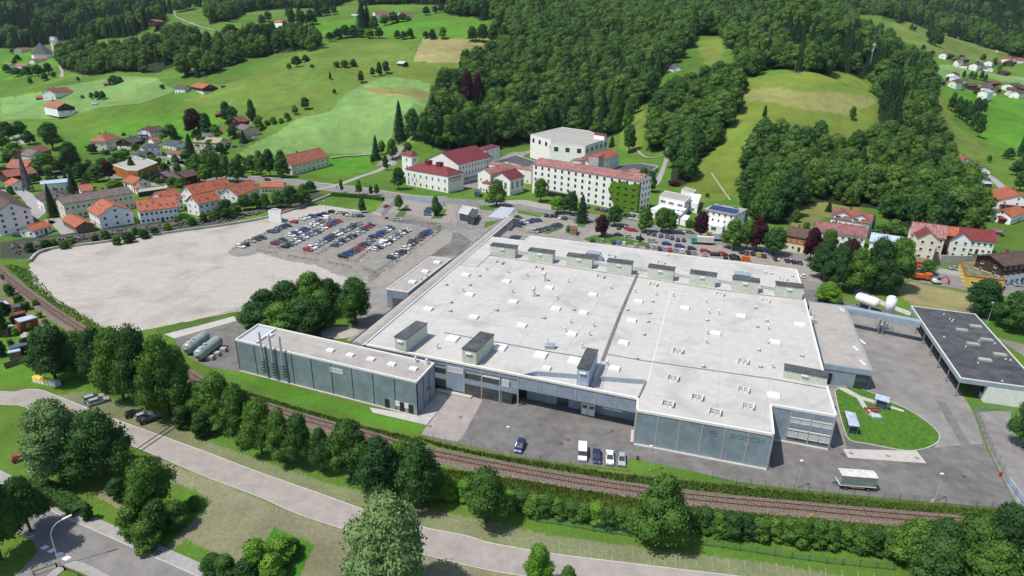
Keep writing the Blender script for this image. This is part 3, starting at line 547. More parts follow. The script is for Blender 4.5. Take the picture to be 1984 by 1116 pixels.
def window_mesh(w_, h_, style='std'):
    k = (round(w_, 1), round(h_, 1), style)
    if k not in WM:
        q = MB(); f = .07 if w_ < 1.6 else .1; fc = dict(std='white', dark='dark', gate='green_gate', blind='white', brown='wood_dark')[style]; gl = 'blind' if style == 'blind' else 'glass'
        for x0, x1, z0_, z1_ in ((-w_/2, w_/2, 0, f), (-w_/2, w_/2, h_-f, h_), (-w_/2, -w_/2+f, f, h_-f), (w_/2-f, w_/2, f, h_-f)): q.box(x0, x1, -.05, .05, z0_, z1_, 0)
        nb = max(1, int(round(w_/(1.2 if style != 'gate' else .9))));
        for i in range(1, nb): x = -w_/2+i*w_/nb; q.box(x-.04, x+.04, -.04, .04, f, h_-f, 0)
        if style == 'gate' or h_ > 2.2:
            for zz in (h_*.36, h_*.68): q.box(-w_/2+f, w_/2-f, -.035, .045, zz-.05, zz+.05, 0)
        q.box(-w_/2+f, w_/2-f, -.02, .0, f, h_-f, 1)
        if style == 'std': q.box(-w_/2-.08, w_/2+.08, -.12, .02, -.08, 0, 0)
        WM[k] = q.mesh('window', [fc, gl])
    return WM[k]
def win(parent, p, z, ang, w_, h_, style='std', name='window'):
    """window in the wall at world point p; ang = wall direction with the outside on the right hand"""
    pl = parent.location; c, s = math.cos(-parent.rotation_euler.z), math.sin(-parent.rotation_euler.z); dx, dy = p.x-pl.x, p.y-pl.y
    return link(name, window_mesh(w_, h_, style), parent, (dx*c-dy*s, dx*s+dy*c, z-pl.z), ang-parent.rotation_euler.z)
B0 = P(705,666,HZ); B1 = P(1236,771,HZ); ux = (V2(B1)-V2(B0)).normalized(); uo = Vector((ux.y, -ux.x))   # uo: towards the camera
FN = P(1235,794,HZ); F2 = P(1499,841,HZ); F3 = P(1493,783,HZ); F4 = P(1620,805,HZ); F5 = P(1602,747,HZ); F6 = P(1560,583,HZ); F7 = P(1551,548,HZ); F8 = P(1543,522,HZ); F9 = P(1028,457,HZ); F10 = P(1016,467,HZ); F11 = P(952,459,HZ)
hall = thing('factory_hall', 'huge flat white roofed factory hall with blue grey cladding and rows of rooftop vents', 'factory', (P(1160,640).x, P(1160,640).y, 0))
# recess under the loading canopy runs from bay 8 to the corner
bay = (V2(B1)-V2(B0)).length/15; bw = lambda i: V2(B0)+ux*bay*i
R0 = bw(8.55); RB = R0-uo*3.9; RC = V2(B1)-uo*3.9
low = [V2(B0), R0, RB, RC, V2(B1), V2(FN), V2(F2), V2(F3), V2(F4), V2(F5), V2(F6), V2(F7), V2(F8), V2(F9), V2(F10), V2(F11)]
q = MB(); q.prism(inset(low, .1), 0, 4.95); build(q, 'lower_wall', ['clad_light'], hall)
S0 = V2(P(1036,728,HZ)); S1 = V2(P(1040,722,HZ)); S2_ = V2(P(1251,739,HZ))
top_out = [V2(B0), V2(B1), V2(FN), V2(F2), V2(F3), V2(F4), V2(F5), V2(F6), V2(F7), V2(F8), V2(F9), V2(F10), V2(F11)]
q = MB(); q.prism(inset(top_out, .1), 4.95, HZ-1.0); build(q, 'upper_wall', ['clad_light'], hall)
e0 = bw(9.3); e1 = V2(B1)
rf = [V2(B0), e0, S1, S2_, e1, V2(FN), V2(F2), V2(F3), V2(F4), V2(F5), V2(F6), V2(F7), V2(F8), V2(F9), V2(F10), V2(F11)]
q = MB(); q.prism(inset(rf, .12), HZ-.99, HZ-.12); build(q, 'roof', ['roof_white'], hall)
q = MB(); q.prism([e0-uo*.5, S1, S2_, e1-uo*.5], HZ-.99, HZ-.8); build(q, 'sunken_roof', ['roof_white'], hall)
def cap(parent, line, w0, w1, z0, z1, matn='cap_white', name='parapet'):
    q = MB(); ribbon_mesh(line, w0, w1, z0, z1, mb=q); return build(q, name, [matn], parent)
cl = [tuple(v) for v in top_out]; cap(hall, cl[1:3]+cl[2:3], -.25, .25, HZ-.5, HZ+.06)
cap(hall, [tuple(V2(B0)+uo*.05), tuple(V2(B1)+uo*.05)], -.22, .28, HZ-.45, HZ+.1)
for i, j in ((2, 3), (3, 4), (4, 5), (5, 6), (6, 7), (7, 8), (8, 9), (9, 10), (10, 11), (11, 12)): cap(hall, [cl[i], cl[j]], -.2, .22, HZ-.5, HZ+.08)
for a, b in ((e0, S1), (S1, S2_), (S2_, e1)):
    d = (b-a).normalized(); nn = Vector((-d.y, d.x)); cap(hall, [tuple(a), tuple(b)], -.14, .14, HZ-.85, HZ+.42, 'clad_light', 'parapet')
# south facade, bays 0..14
facade(hall, B0, B1, HZ-1.55, HZ-.45, 15, uo, 'clad', skip=range(9, 15), pil=False)
facade(hall, bw(9), B1, 5.0, HZ-.45, 6, uo, 'clad', pil=False)
k_ = SKYL.get(('pil', 0, 0))
facade(hall, B0, bw(9), .1, HZ-.45, 9, uo, 'clad', skip=range(9)); facade(hall, bw(9), B1, 5.0, HZ-.45, 6, uo, 'clad', skip=range(6))
ang = math.atan2(ux.y, ux.x)
for i in range(9):
    c = bw(i+.5)+uo*.08; blind = i in (5,); 
    if i in (5, 8): wallbox(hall, 'cladding_panel', bay-.3, 5.1 if i == 5 else .1, 'clad', c, .7 if i == 5 else 4.9, ang)
    else:
        win(hall, c, 4.9, ang, bay-.3, 1.5, 'gate'); wallbox(hall, 'cladding_panel', bay-.3, 1.5, 'clad', c, 3.35, ang); win(hall, c, .35, ang, bay-.35, 2.9, 'gate', 'gate')
    if i in (5,): win(hall, c+uo*.08, 5.9, ang, bay-.5, 1.55, 'blind', 'shutter')
    if i == 8: win(hall, c-ux*.9+uo*.1, 4.9, ang, 2.0, 1.9, 'blind', 'shutter'); win(hall, c-ux*.5, .35, ang, 2.6, 2.9, 'gate', 'gate'); wallbox(hall, 'cladding_panel', bay-.3, 1.4, 'clad', c-ux*.1, 3.4, ang)
    if i in (3, 7): wallbox(hall, 'lintel', bay-.3, .35, 'cap_white', c+uo*.02, 6.45, ang)
wallbox(hall, 'plinth', 2*bay, .4, 'slab', bw(5.5)+uo*.9, .03, ang, 1.2)
# recess back wall
for i in range(4):
    c = RB+ux*(2.0+i*4.1)+uo*.06
    wallbox(hall, 'cladding_panel', 3.7 if i else 2.4, 4.6, 'clad' if i != 0 else 'dark', c, .2, ang); wallbox(hall, 'pillar', .18, 4.8, 'pillar', c+ux*2.05+uo*.05, .1, ang)
win(hall, RB+ux*12.7+uo*.2, .3, ang, 2.9, 3.3, 'gate', 'gate'); wallbox(hall, 'side_pier', .5, 4.9, 'clad_light', R0-uo*.3, 0, ang, .6)
q = MB()
cc = RB+ux*19.5+uo*1.6
for dx in (-.85, .85):
    c = cc+ux*dx; wallbox(hall, 'door', 1.6, 3.2, 'cap_white', c, .1, ang, .1)
    wallbox(hall, 'door_pane', 1.1, .9, 'glass_blue', c+uo*.06, 1.9, ang, .06)
bar = RB+ux*26+uo*3.4; q = MB(); q.bar((*(bar-ux*2.6), 4.3), (*(bar+ux*2), 4.2), .25, .3); build(q, 'barrier', ['white'], hall)
# front block
def side(a, b): d = (V2(b)-V2(a)).normalized(); return Vector((d.y, -d.x))
for a, b, n_, sk in ((FN, F2, 6, ()), (F3, F4, 3, (1, 2)), (V2(B1), FN, 2, ()), (F2, F3, 3, ()), (F4, F5, 3, ())):
    o_ = side(a, b); facade(hall, a, b, .35, HZ-.45, n_, o_, 'clad_dark' if n_ == 6 else 'clad', skip=sk)
for a, b in ((V2(B1), FN), (FN, F2), (F2, F3), (F3, F4), (F4, F5)):
    o_ = side(a, b); p0, p1 = V2(a), V2(b); q = MB(); ribbon_mesh([tuple(p0), tuple(p1)], -.75, 0, 0, .32, mb=q); build(q, 'plinth', ['slab'], hall)
d43 = (V2(F4)-V2(F3)); o43 = side(F3, F4); a43 = math.atan2(d43.y, d43.x); w43 = d43.length/3
for i in (1, 2):
    c = V2(F3)+d43*((i+.5)/3)+o43*.1
    for z, h_, m_ in ((.9, .5, 0), (1.5, 1.5, 1), (3.4, .4, 2), (4.0, 1.2, 0), (5.3, 1.1, 1), (6.5, .35, 2), (6.95, 1.5, 0)):
        if m_ == 0: wallbox(hall, 'cladding_panel', w43-.3, h_, 'clad' if z > 1 else 'green_gate', c, z, a43)
        elif m_ == 1:
            for s_ in (-1, 1): win(hall, c+d43.normalized()*s_*(w43/4-.05), z, a43, w43/2-.25, h_, 'blind', 'window')
        else: wallbox(hall, 'lintel', w43-.28, h_, 'cap_white', c+o43*.06, z, a43)
# company name and round emblem on the front cladding
dF = (V2(F2)-V2(FN)); oF = side(FN, F2); aF = math.atan2(dF.y, dF.x)
def emblem(parent, c, ang_, z, r, matn, o_):
    q = MB(); n_ = 20; e = .05
    for (r0, r1) in ((r*.86, r),):
        for i in range(n_):
            t0, t1 = i*2*math.pi/n_, (i+1)*2*math.pi/n_
            q.prism([(math.cos(t)*rr, math.sin(t)*rr) for t, rr in ((t0, r0), (t0, r1), (t1, r1), (t1, r0))], 0, e)
    for s_ in (-1, 1): q.box(s_*r*.42-r*.07, s_*r*.42+r*.07, -r*.6, r*.6, 0, e)
    q.box(-r*.42, r*.42, -r*.08, r*.08, 0, e)
    pl = parent.location; me = q.mesh('emblem', [matn]); ob = link('emblem', me, parent, (c.x-pl.x, c.y-pl.y, z)); ob.rotation_euler = (math.pi/2, 0, ang_); return ob
def lettering(parent, text, c, ang_, z, size, matn, name='lettering', ex=.03, sx=1.15):
    cu = bpy.data.curves.new(name, 'FONT'); cu.body = text; cu.size = size; cu.extrude = ex; cu.align_x = 'CENTER'; cu.offset = size*.02; cu.resolution_u = 2
    tmp = bpy.data.objects.new('tmp', cu); COL.objects.link(tmp); dg = bpy.context.evaluated_depsgraph_get(); dg.update(); me = bpy.data.meshes.new_from_object(tmp.evaluated_get(dg)); bpy.data.objects.remove(tmp)
    me.materials.clear(); me.materials.append(M[matn]); pl = parent.location; c2, s2 = math.cos(-parent.rotation_euler.z), math.sin(-parent.rotation_euler.z); dx, dy = c.x-pl.x, c.y-pl.y
    ob = link(name, me, parent, (dx*c2-dy*s2, dx*s2+dy*c2, z-pl.z)); ob.rotation_euler = (math.pi/2, 0, ang_-parent.rotation_euler.z); ob.scale = (sx, 1, 1); return ob
mat('letter_grey', (.15,.225,.235), .5, .05, 1)
uF = dF.normalized(); ww = dF.length/6
emblem(hall, V2(FN)+uF*ww*3.5+oF*.13, aF, HZ-2.3, .75, 'letter_grey', oF)
lettering(hall, 'BOSCH', V2(FN)+uF*ww*4.95+oF*.13, aF, HZ-2.6, 1.6, 'letter_grey', sx=1.35)
# roof details
def onroof(px, py, z=HZ-.1): return P(px, py, z)
def rlink(name, me, px, py, rz=ang, z=HZ-.12, parent=hall):
    p = P(px, py, z); return link(name, me, parent, (p.x-parent.location.x, p.y-parent.location.y, z), rz)
for fn, lst in ((x5, [(885,522),(1197,571),(1524,621),(914,674),(1250,729),(1860,673),(1577,782),(596,784),(945,847),(1314,912),(1786,813),(1698,978)]), (x6, [(465,408),(412,556),(350,727),(280,927),(822,460),(1252,522),(1703,588),(1057,655),(1512,724)]), (y4, [(1583,262)])):
    for x, y in lst: rlink('skylight', skylight_mesh(2.7, 2.6), *fn(x, y+8))
for fn, lst in ((x5, [(782,1022),(1150,1090)]), (x7, [(745,832),(1005,876)])):
    for x, y in lst: rlink('skylight', skylight_mesh(3.2, 3.6), *fn(x, y))
rlink('skylight', skylight_mesh(2.0, 2.0), 1059.6, 715)
for fn, lst in ((x6, [(175,228),(580,288),(1090,362),(1438,410),(768,800),(1268,880),(730,1010),(1270,1098)]), (x5, [(1145,438),(1447,480)]), (y4, [(995,285),(770,335),(1132,397),(1385,352)]), (u3, [(540,640),(1330,745)]), (u4, [(960,915),(1630,1000)])):
    for x, y in lst: rlink('smoke_vent', smoke_vent_mesh(), *fn(x, y))
for kd, fn, lst in (('m', x5, [(1040,492),(1203,510),(1349,538),(1668,586),(860,658),(1241,665),(1583,715),(1685,897),(1862,925),(1648,965),(1830,993),(1775,1090)]), ('b', x5, [(1488,572),(1405,690)]), ('s', x5, [(770,742),(1122,802),(1485,862),(1713,800),(735,607),(915,609),(988,538),(765,808)]),
      ('m', x6, [(250,318),(437,345),(597,370),(728,375),(980,425),(1003,508),(1077,515),(990,665),(980,735),(1457,628),(1490,925),(220,905)]), ('s', x6, [(575,418),(548,508),(538,573),(508,672),(378,484),(993,562),(1378,612),(1450,567),(1363,466),(1390,792),(1403,920),(965,918),(1722,836),(1470,735),(450,858)]), ('m', y6, [(268,300),(1575,432)]), ('s', u4, [(1350,905),(1440,920),(1780,960),(1560,700)]), ('s', u3, [(1440,625)])):
    for x, y in lst: rlink('roof_vent', cowl_mesh(kd), *fn(x, y), z=HZ-.13)
q = MB(); p = P(*x5(1530,1085), HZ); q.box(p.x-1.4, p.x+1.2, p.y-.9, p.y+.9, HZ-.1, HZ+.9, 0); q.tube((p.x-.5, p.y, HZ+.8), (p.x-.6, p.y, HZ+2.6), .18, .18, 8, 1); q.tube((p.x+.4, p.y, HZ+1.2), (p.x+1.3, p.y+.3, HZ+1.2), .5, .5, 10, 1); build(q, 'fan_unit', ['clad_light', 'metal_light'], hall)
def strip(line, w_, matn='asphalt_light', name='roof_joint', z=HZ-.105, hh=.02): 
    pw = [P(a, b, HZ) for a, b in line]; q = MB(); ribbon_mesh([(p.x, p.y) for p in pw], -w_/2, w_/2, z-.05, z+hh, mb=q); return build(q, name, [matn], hall)
mat('joint', (.16,.155,.15), .9, .2, 1, dirt=.3)
strip([(1167,699),(1201,610),(1236,529)], .9, 'joint', hh=.1); strip([(1175,685),(1240,697),(1493,733),(1600,752)], .45, 'joint'); strip([(860,644),(940,658),(1048,678),(1135,692)], .5, 'joint')
strip([(947,494),(1050,510),(1178,528),(1260,540),(1400,562),(1557,580)], .5, 'joint'); strip([(891,512),(924,517),(950,493)], .35, 'joint'); strip([(1255,740),(1300,562)], .14, 'cap_white')
for l in ([(820,645),(900,560),(985,488)], [(905,660),(985,570),(1060,495)], [(1000,672),(1075,585),(1145,508)], [(1090,688),(1150,600),(1195,520)], [(1290,700),(1310,610),(1330,548)], [(1390,790),(1400,640),(1405,560)], [(1480,830),(1500,650),(1490,570)]): strip(l, .1, 'roof_seam', z=HZ-.115)
for l in ([(880,520),(1050,545),(1215,568)], [(820,560),(1010,590),(1205,617)], [(780,600),(980,632),(1190,662)], [(1245,560),(1400,582),(1565,604)], [(1225,610),(1400,636),(1575,660)], [(1200,655),(1400,688),(1590,714)], [(1255,720),(1400,745),(1500,762)], [(1245,760),(1390,785),(1495,803)], [(1030,470),(1200,492),(1400,520),(1545,540)]): strip(l, .1, 'roof_seam', z=HZ-.115)
# rooftop plant rooms: roof front-left and front-right corner, height, depth
def roomtop(pa, pb, ht, dep, wallm='mint', roofm='roof_black', name='plant_room', rear=None):
    a = V2(P(*pa, HZ+ht)); b = V2(P(*pb, HZ+ht)); u = (b-a).normalized(); nn = Vector((-u.y, u.x))
    rm = link(name, None, hall, (a.x-hall.location.x, a.y-hall.location.y, HZ-.12)); w_ = (b-a).length
    rm.rotation_euler.z = math.atan2(u.y, u.x)
    q = MB(); q.box(0, w_, 0, dep, 0, ht); link('wall', q.mesh('wall', [wallm]), rm); q = MB(); q.box(-.15, w_+.15, -.15, dep+.15, ht, ht+.22); link('roof', q.mesh('roof', [roofm]), rm)
    for i in range(1, max(2, int(w_/2.2))): q = MB(); q.box(-.04, .04, -.05, 0, .1, ht); link('joint_strip', q.mesh('joint_strip', ['cap_white']), rm, (i*w_/max(2, int(w_/2.2)), 0, 0))
    q = MB(); q.box(-.8, .8, -.35, 0, 0, .3); link('grille', q.mesh('grille', ['cap_white']), rm, (w_*.48, 0, ht*.72)); return rm
for pa, pb in (((950,475),(998,481)), ((1023,485),(1071,491)), ((1098,495),(1147.5,501)), ((1176,506),(1224.6,512)), ((1255.6,517),(1306,524)), ((1337,528.6),(1388,535.7)), ((1420,540.5),(1472,547)), ((1505,552),(1558,558))):
    roomtop(pa, pb, 3.9, 3.6)
roomtop((1520.6,716),(1604,732), 2.2, 3.2)
roomtop((764.5,652),(786,657), 3.9, 10.5); roomtop((895.5,675),(922.5,681), 3.9, 10.5)
rm = roomtop((1119,712),(1141.7,716), 4.6, 10.5, 'metal_blue'); 
q = MB()
for i in range(8): q.box(4.2, 4.25, i*1.3, i*1.3+.08, 0, 3.2)
q.box(4.2, 4.26, 0, 10, 3.1, 3.2); q.box(4.2, 4.26, 0, 10, 1.6, 1.68); link('railing', q.mesh('railing', ['metal']), rm)
for px, py in ((1147, 493), (1435, 534)):     # stair heads at the back edge
    a = V2(P(px-12, py-3, HZ+2.5)); rm = link('stair_head', None, hall, (a.x-hall.location.x, a.y-hall.location.y, HZ-.12)); rm.rotation_euler.z = ang
    q = MB(); q.face([(0,0,0),(5,0,0),(5,0,2.6),(0,0,2.6)]); q.box(0, 5, 0, 4, 0, 2.6); q.prism([(5, 0), (6.4, 0.2), (5, 4)], 0, 2.2); link('wall', q.mesh('wall', ['clad_light']), rm); q = MB(); q.box(.3, 1.5, -.05, 0, .1, 2.2); link('door', q.mesh('door', ['white']), rm)
for a_, b_ in (((1000,482),(1023,485)), ((1073,492),(1098,496)), ((1149,503),(1176,508)), ((1228,514),(1254,518)), ((1308,526),(1336,531)), ((1390,538),(1419,543)), ((1474,550),(1504,555))):
    a = P(a_[0], a_[1]+7, HZ); b = P(b_[0], b_[1]+7, HZ); q = MB()
    for k in (-.5, .3, 1.1): q.tube((a.x, a.y+k, HZ+.25), (b.x, b.y+k, HZ+.25), .16, .16, 6)
    build(q, 'duct', ['metal'], hall)
# ---------------------------------------------------------------- west link corridor
def chain(pts, z): return [V2(P(a, b, z)) for a, b in pts]
cz = 9.6; Lc = chain([(680,660),(980,419)], cz); Rc = chain([(703,666),(994,420)], cz)
corr = thing('covered_corridor', 'long enclosed grey roofed corridor running along the hall to the gate canopy', 'corridor', ((Lc[0].x+Rc[1].x)/2, (Lc[0].y+Rc[1].y)/2, 0))
bx = (Rc[0]-Lc[0]); q = MB(); ns = 6
prof = [(0, 0), (.1, .35), (.3, .62), (.5, .7), (.7, .62), (.9, .35), (1, 0)]
A0 = [Lc[0]+(Rc[0]-Lc[0])*t for t, _ in prof]; A1 = [Lc[1]+(Rc[1]-Lc[1])*t for t, _ in prof]
for i in range(6): q.face([(*A0[i], cz-.6+prof[i][1]), (*A0[i+1], cz-.6+prof[i+1][1]), (*A1[i+1], cz-.6+prof[i+1][1]), (*A1[i], cz-.6+prof[i][1])])
for Aq in (A0, A1): q.face([(*Aq[i], cz-.6+prof[i][1]) for i in range(7)])
build(q, 'roof', ['roof_grey'], corr)
mid = Lc[0]+(Lc[1]-Lc[0])*.80; midr = Rc[0]+(Rc[1]-Rc[0])*.80
q = MB(); q.prism([Lc[0], Lc[1], Rc[1], Rc[0]], 5.3, cz-.6); build(q, 'upper_wall', ['clad_light'], corr); q = MB(); q.prism([Lc[0], Lc[0]+(Lc[1]-Lc[0])*.62, Rc[0]+(Rc[1]-Rc[0])*.62, Rc[0]], 0, 5.29); build(q, 'lower_wall', ['clad'], corr)
for l in (Lc, Rc): q = MB(); ribbon_mesh([tuple(l[0]), tuple(l[1])], -.16, .16, cz-.75, cz-.35, mb=q); build(q, 'gutter', ['cap_white' if l is Rc else 'dark'], corr)
un = (Rc[1]-Rc[0]).normalized(); on = Vector((un.y, -un.x))
q = MB(); nb = 16; L_ = (Rc[1]-Rc[0]).length
for i in range(12, nb): c = Rc[0]+un*(L_*(i+.5)/nb)+on*.04; wallbox(corr, 'window_band', L_/nb-.25, 1.3, 'glass', c, 6.6, math.atan2(un.y, un.x), .1)
for t in (.84,): c = Lc[0]+(Lc[1]-Lc[0])*t+on*2.2; q.box(c.x-2.2, c.x+2.2, c.y-1.6, c.y+1.6, 0, 5.3)
build(q, 'stair_tower', ['clad_light'], corr)
# canopy over the gate
cp = chain([(946,420),(970,400),(998,403),(980,424)], 6.3); can = thing('entrance_canopy', 'light metal canopy at the end of the corridor beside the gatehouse', 'canopy', ((cp[0].x+cp[2].x)/2, (cp[0].y+cp[2].y)/2, 0))
q = MB(); q.prism(cp, 6.0, 6.3); build(q, 'roof', ['metal_light'], can)
q = MB(); ip = inset(cp, .6)
for a in ip: q.tube((a.x, a.y, 0), (a.x, a.y, 6), .14, .14, 6)
for i in range(4): q.bar((*ip[i], 5.7), (*ip[(i+1) % 4], 5.7), .15)
build(q, 'post', ['metal'], can)
# ---------------------------------------------------------------- generic flat-roofed building
def flatb(name, label, cat, px, z, wall='plaster_white', roof='roof_grey', par=.35, capm='cap_white', rows=0, wn=(1.3, 1.4), sp=3.4, z0w=1.0, group=None, sides=None, style='std', pw=None, fh=None, pany=None):
    pw = pw or [V2(P(a, b, z)) for a, b in px]; a = sum(pw[i].x*pw[(i+1) % len(pw)].y-pw[(i+1) % len(pw)].x*pw[i].y for i in range(len(pw)))
    if a < 0: pw = pw[::-1]
    cx = sum(p.x for p in pw)/len(pw); cy = sum(p.y for p in pw)/len(pw); t = thing(name, label, cat, (cx, cy, 0), 0, group)
    q = MB(); q.prism(pw, -.5, z-par); build(q, 'wall', [wall], t); q = MB(); q.prism(inset(pw, .28), z-par+.005, z-par+.12); build(q, 'roof', [roof], t)
    q = MB(); out = inset(pw, -.06); inn = inset(pw, .25); n_ = len(pw)
    for i in range(n_): j = (i+1) % n_; q.prism([out[i], out[j], inn[j], inn[i]], z-par-.12, z)
    build(q, 'parapet', [capm], t)
    if rows:
        fh_ = fh or (z-par)/rows
        for i in range(n_):
            if sides is not None and i not in sides: continue
            A_, B_ = pw[i], pw[(i+1) % n_]; d = B_-A_; l = d.length
            if l < 3: continue
            u = d/l; o_ = Vector((u.y, -u.x))
            if o_.y > .75 and sides is None: continue
            k = max(1, int(l/sp)); an = math.atan2(u.y, u.x)
            for r in range(rows):
                for c in range(k): win(t, A_+u*(l*(c+.5)/k)+o_*.03, z0w+r*fh_, an, wn[0], wn[1], style)
    return t, pw
# ---------------------------------------------------------------- boiler house (left front)
bp = [V2(P(a, b, 9.5)) for a, b in ((456,657),(807,739),(841,703),(500,627))]
bl, _ = flatb('boiler_house', 'long windowless grey green clad building with three silver flues beside the railway', 'building', None, 9.5, 'clad_light', 'roof_grey', .5, 'cap_white', pw=bp)
ub = (bp[1]-bp[0]).normalized(); ob_ = Vector((ub.y, -ub.x)); facade(bl, bp[0], bp[1], .15, 9.0, 9, ob_, 'clad_dark', gap=.12, cols=('dark', 'dark')); us = (bp[2]-bp[1]).normalized(); os_ = Vector((us.y, -us.x)); facade(bl, bp[1], bp[2], .15, 9.0, 3, os_, 'clad', gap=.1, cols=('dark', 'dark'))
facade(bl, bp[3], bp[0], .15, 9.0, 3, Vector((-us.x*0-ub.x, -ub.y)), 'clad_dark', gap=.12, pil=False)
q = MB(); ribbon_mesh([tuple(bp[0]), tuple(bp[1])], -.5, 0, 0, .15, mb=q); build(q, 'plinth', ['slab'], bl)
angb = math.atan2(ub.y, ub.x); pb = lambda px, py, z: V2(P(px, py, z))
for px, py, tp in ((534,720,643), (553,724,648), (572,729,652)):       # flues on the wall
    s_ = 0
    a = bp[0]+ub*((pb(px, py-40, 6)-bp[0]).dot(ub))+ob_*.75; q = MB()
    q.tube((*a, 1.8), (*a, 13.4), .28, .28, 10); q.tube((*a, 13.4), (*a, 13.9), .2, .2, 8); [q.bar((*(a-ob_*.7), zz), (*a, zz), .1) for zz in (2.2, 3.6, 5, 6.4, 7.8, 9)]; build(q, 'flue', ['metal_light'], bl)
    q = MB(); [q.box(a.x-.35, a.x+.35, a.y-.32, a.y+.32, zz, zz+.22) for zz in (1.9, 2.7, 3.5, 4.3, 5.1)]; build(q, 'flue_bracket', ['dark'], bl)
for x, y in ((798,392),(950,427),(1108,460),(1268,498),(1435,533)): 
    p = P(*y5(x, y+6), 9.1); link('skylight', skylight_mesh(2.0, 1.6), bl, (p.x-bl.location.x, p.y-bl.location.y, 9.1), angb)
p = P(*y5(328,282), 9.1); link('skylight', skylight_mesh(2.0, 1.6), bl, (p.x-bl.location.x, p.y-bl.location.y, 9.1), angb)
for x, y in ((1450,480),(1535,497)): p = P(*y5(x, y), 9.2); link('roof_vent', cowl_mesh('m'), bl, (p.x-bl.location.x, p.y-bl.location.y, 9.1), 0)
c0 = chain([(463,657),(500,631),(533,637),(497,664)], 9.45); q = MB(); q.prism(inset(c0, .1), 9.13, 9.16); build(q, 'plant_pit', ['metal_light'], bl)
q = MB(); ribbon_mesh([tuple(c0[2]), tuple(c0[3])], -.15, .15, 9.1, 9.62, mb=q); build(q, 'parapet', ['cap_white'], bl)
def onwall(px, py, zg): # distance along the front wall
    return (V2(P(px, py, zg))-bp[0]).dot(ub)
c = bp[0]+ub*onwall(656, 717, 7)+ob_*.12; win(bl, c, 6.6, angb, 3.8, 1.3, 'blind')
for px, m_, w_, h_ in ((744, 'dark', 1.3, 2.5), (770, 'cap_white', 1.2, 1.4), (781, 'dark', 1.3, 2.5), (792, 'cap_white', 1.2, 1.4), (802, 'dark', 1.3, 2.5)):
    c = bp[0]+ub*onwall(px, 790, 1)+ob_*.12; wallbox(bl, 'door' if m_ == 'dark' else 'notice_panel', w_, h_, m_, c, .15 if m_ == 'dark' else 1.4, angb)
q = MB(); c = bp[1]+us*5.5+os_*.5; q.box(c.x-.8, c.x+.5, c.y-.8, c.y+.8, 4.4, 4.5); q.bar((c.x+.4, c.y-.7, 4.5), (c.x+.4, c.y-.7, 5.5), .06); q.bar((c.x+.4, c.y+.7, 4.5), (c.x+.4, c.y+.7, 5.5), .06); q.bar((c.x+.4, c.y-.7, 5.5), (c.x+.4, c.y+.7, 5.5), .06); build(q, 'balcony', ['metal'], bl)
# west annex
wa, wp = flatb('annex', 'low flat roofed annex with a roller gate left of the long corridor', 'building', [(749,559),(791,565),(874,501),(834,497)], 7, 'clad', 'roof_grey')
p0 = V2(P(749,559,7)); p1 = V2(P(791,565,7)); u_ = (p1-p0).normalized(); c = p0+u_*3.8+Vector((u_.y, -u_.x))*.06; wallbox(wa, 'gate', 3.6, 3.6, 'dark', c, .2, math.atan2(u_.y, u_.x))
for i in range(5): wallbox(wa, 'gate_slat', 3.5, .12, 'metal_light', c+Vector((u_.y, -u_.x))*.05, .6+i*.65, math.atan2(u_.y, u_.x), .06)
for x, y in ((665,432),(573,503),(474,583)): p = P(*x5(x, y), 6.8); link('skylight', skylight_mesh(2.6, 2.4), wa, (p.x-wa.location.x, p.y-wa.location.y, 6.75), ang)
for x, y in ((538,570),(578,545)): p = P(*x5(x, y), 6.8); link('roof_vent', cowl_mesh('m'), wa, (p.x-wa.location.x, p.y-wa.location.y, 6.75), 0)
# east wing
ew, ep = flatb('east_wing', 'low building with stained beige flat roof on the right side of the hall', 'building', [(1566,583),(1638,592),(1691,718),(1597,704)], 6, 'clad', 'roof_grey', .3, 'clad_light')
e0_ = V2(P(1597,704,6)); e1_ = V2(P(1691,718,6)); u_ = (e1_-e0_).normalized(); o_ = Vector((u_.y, -u_.x)); a_ = math.atan2(u_.y, u_.x)
wallbox(ew, 'fascia', (e1_-e0_).length, 1.3, 'clad_light', (e0_+e1_)/2+o_*.1, 4.5, a_); wallbox(ew, 'door', 1.8, 3.2, 'dark', e0_+u_*1.6+o_*.1, .2, a_); wallbox(ew, 'glazing', 3.4, 4.0, 'glass', e1_-u_*1.9+o_*.1, .2, a_)
q = MB(); p = P(1570,600,9); q.tube((p.x, p.y, 6), (p.x, p.y, 10), .3, .3, 8); q.tube((p.x, p.y-3, 6), (p.x, p.y-3, 9), .25, .25, 8); q.box(p.x-.6, p.x+.6, p.y-3.6, p.y-.6, 6, 7.2); build(q, 'ducting', ['mint'], ew)
for x, y in ((585,235),(745,640),(690,530),(745,480)): 
    p = P(*y2(x, y), 6); q = MB(); q.box(p.x-.25, p.x+.25, p.y-1.4, p.y+1.4, 5.75, 5.85); build(q, 'roof_patch', ['white'], ew)
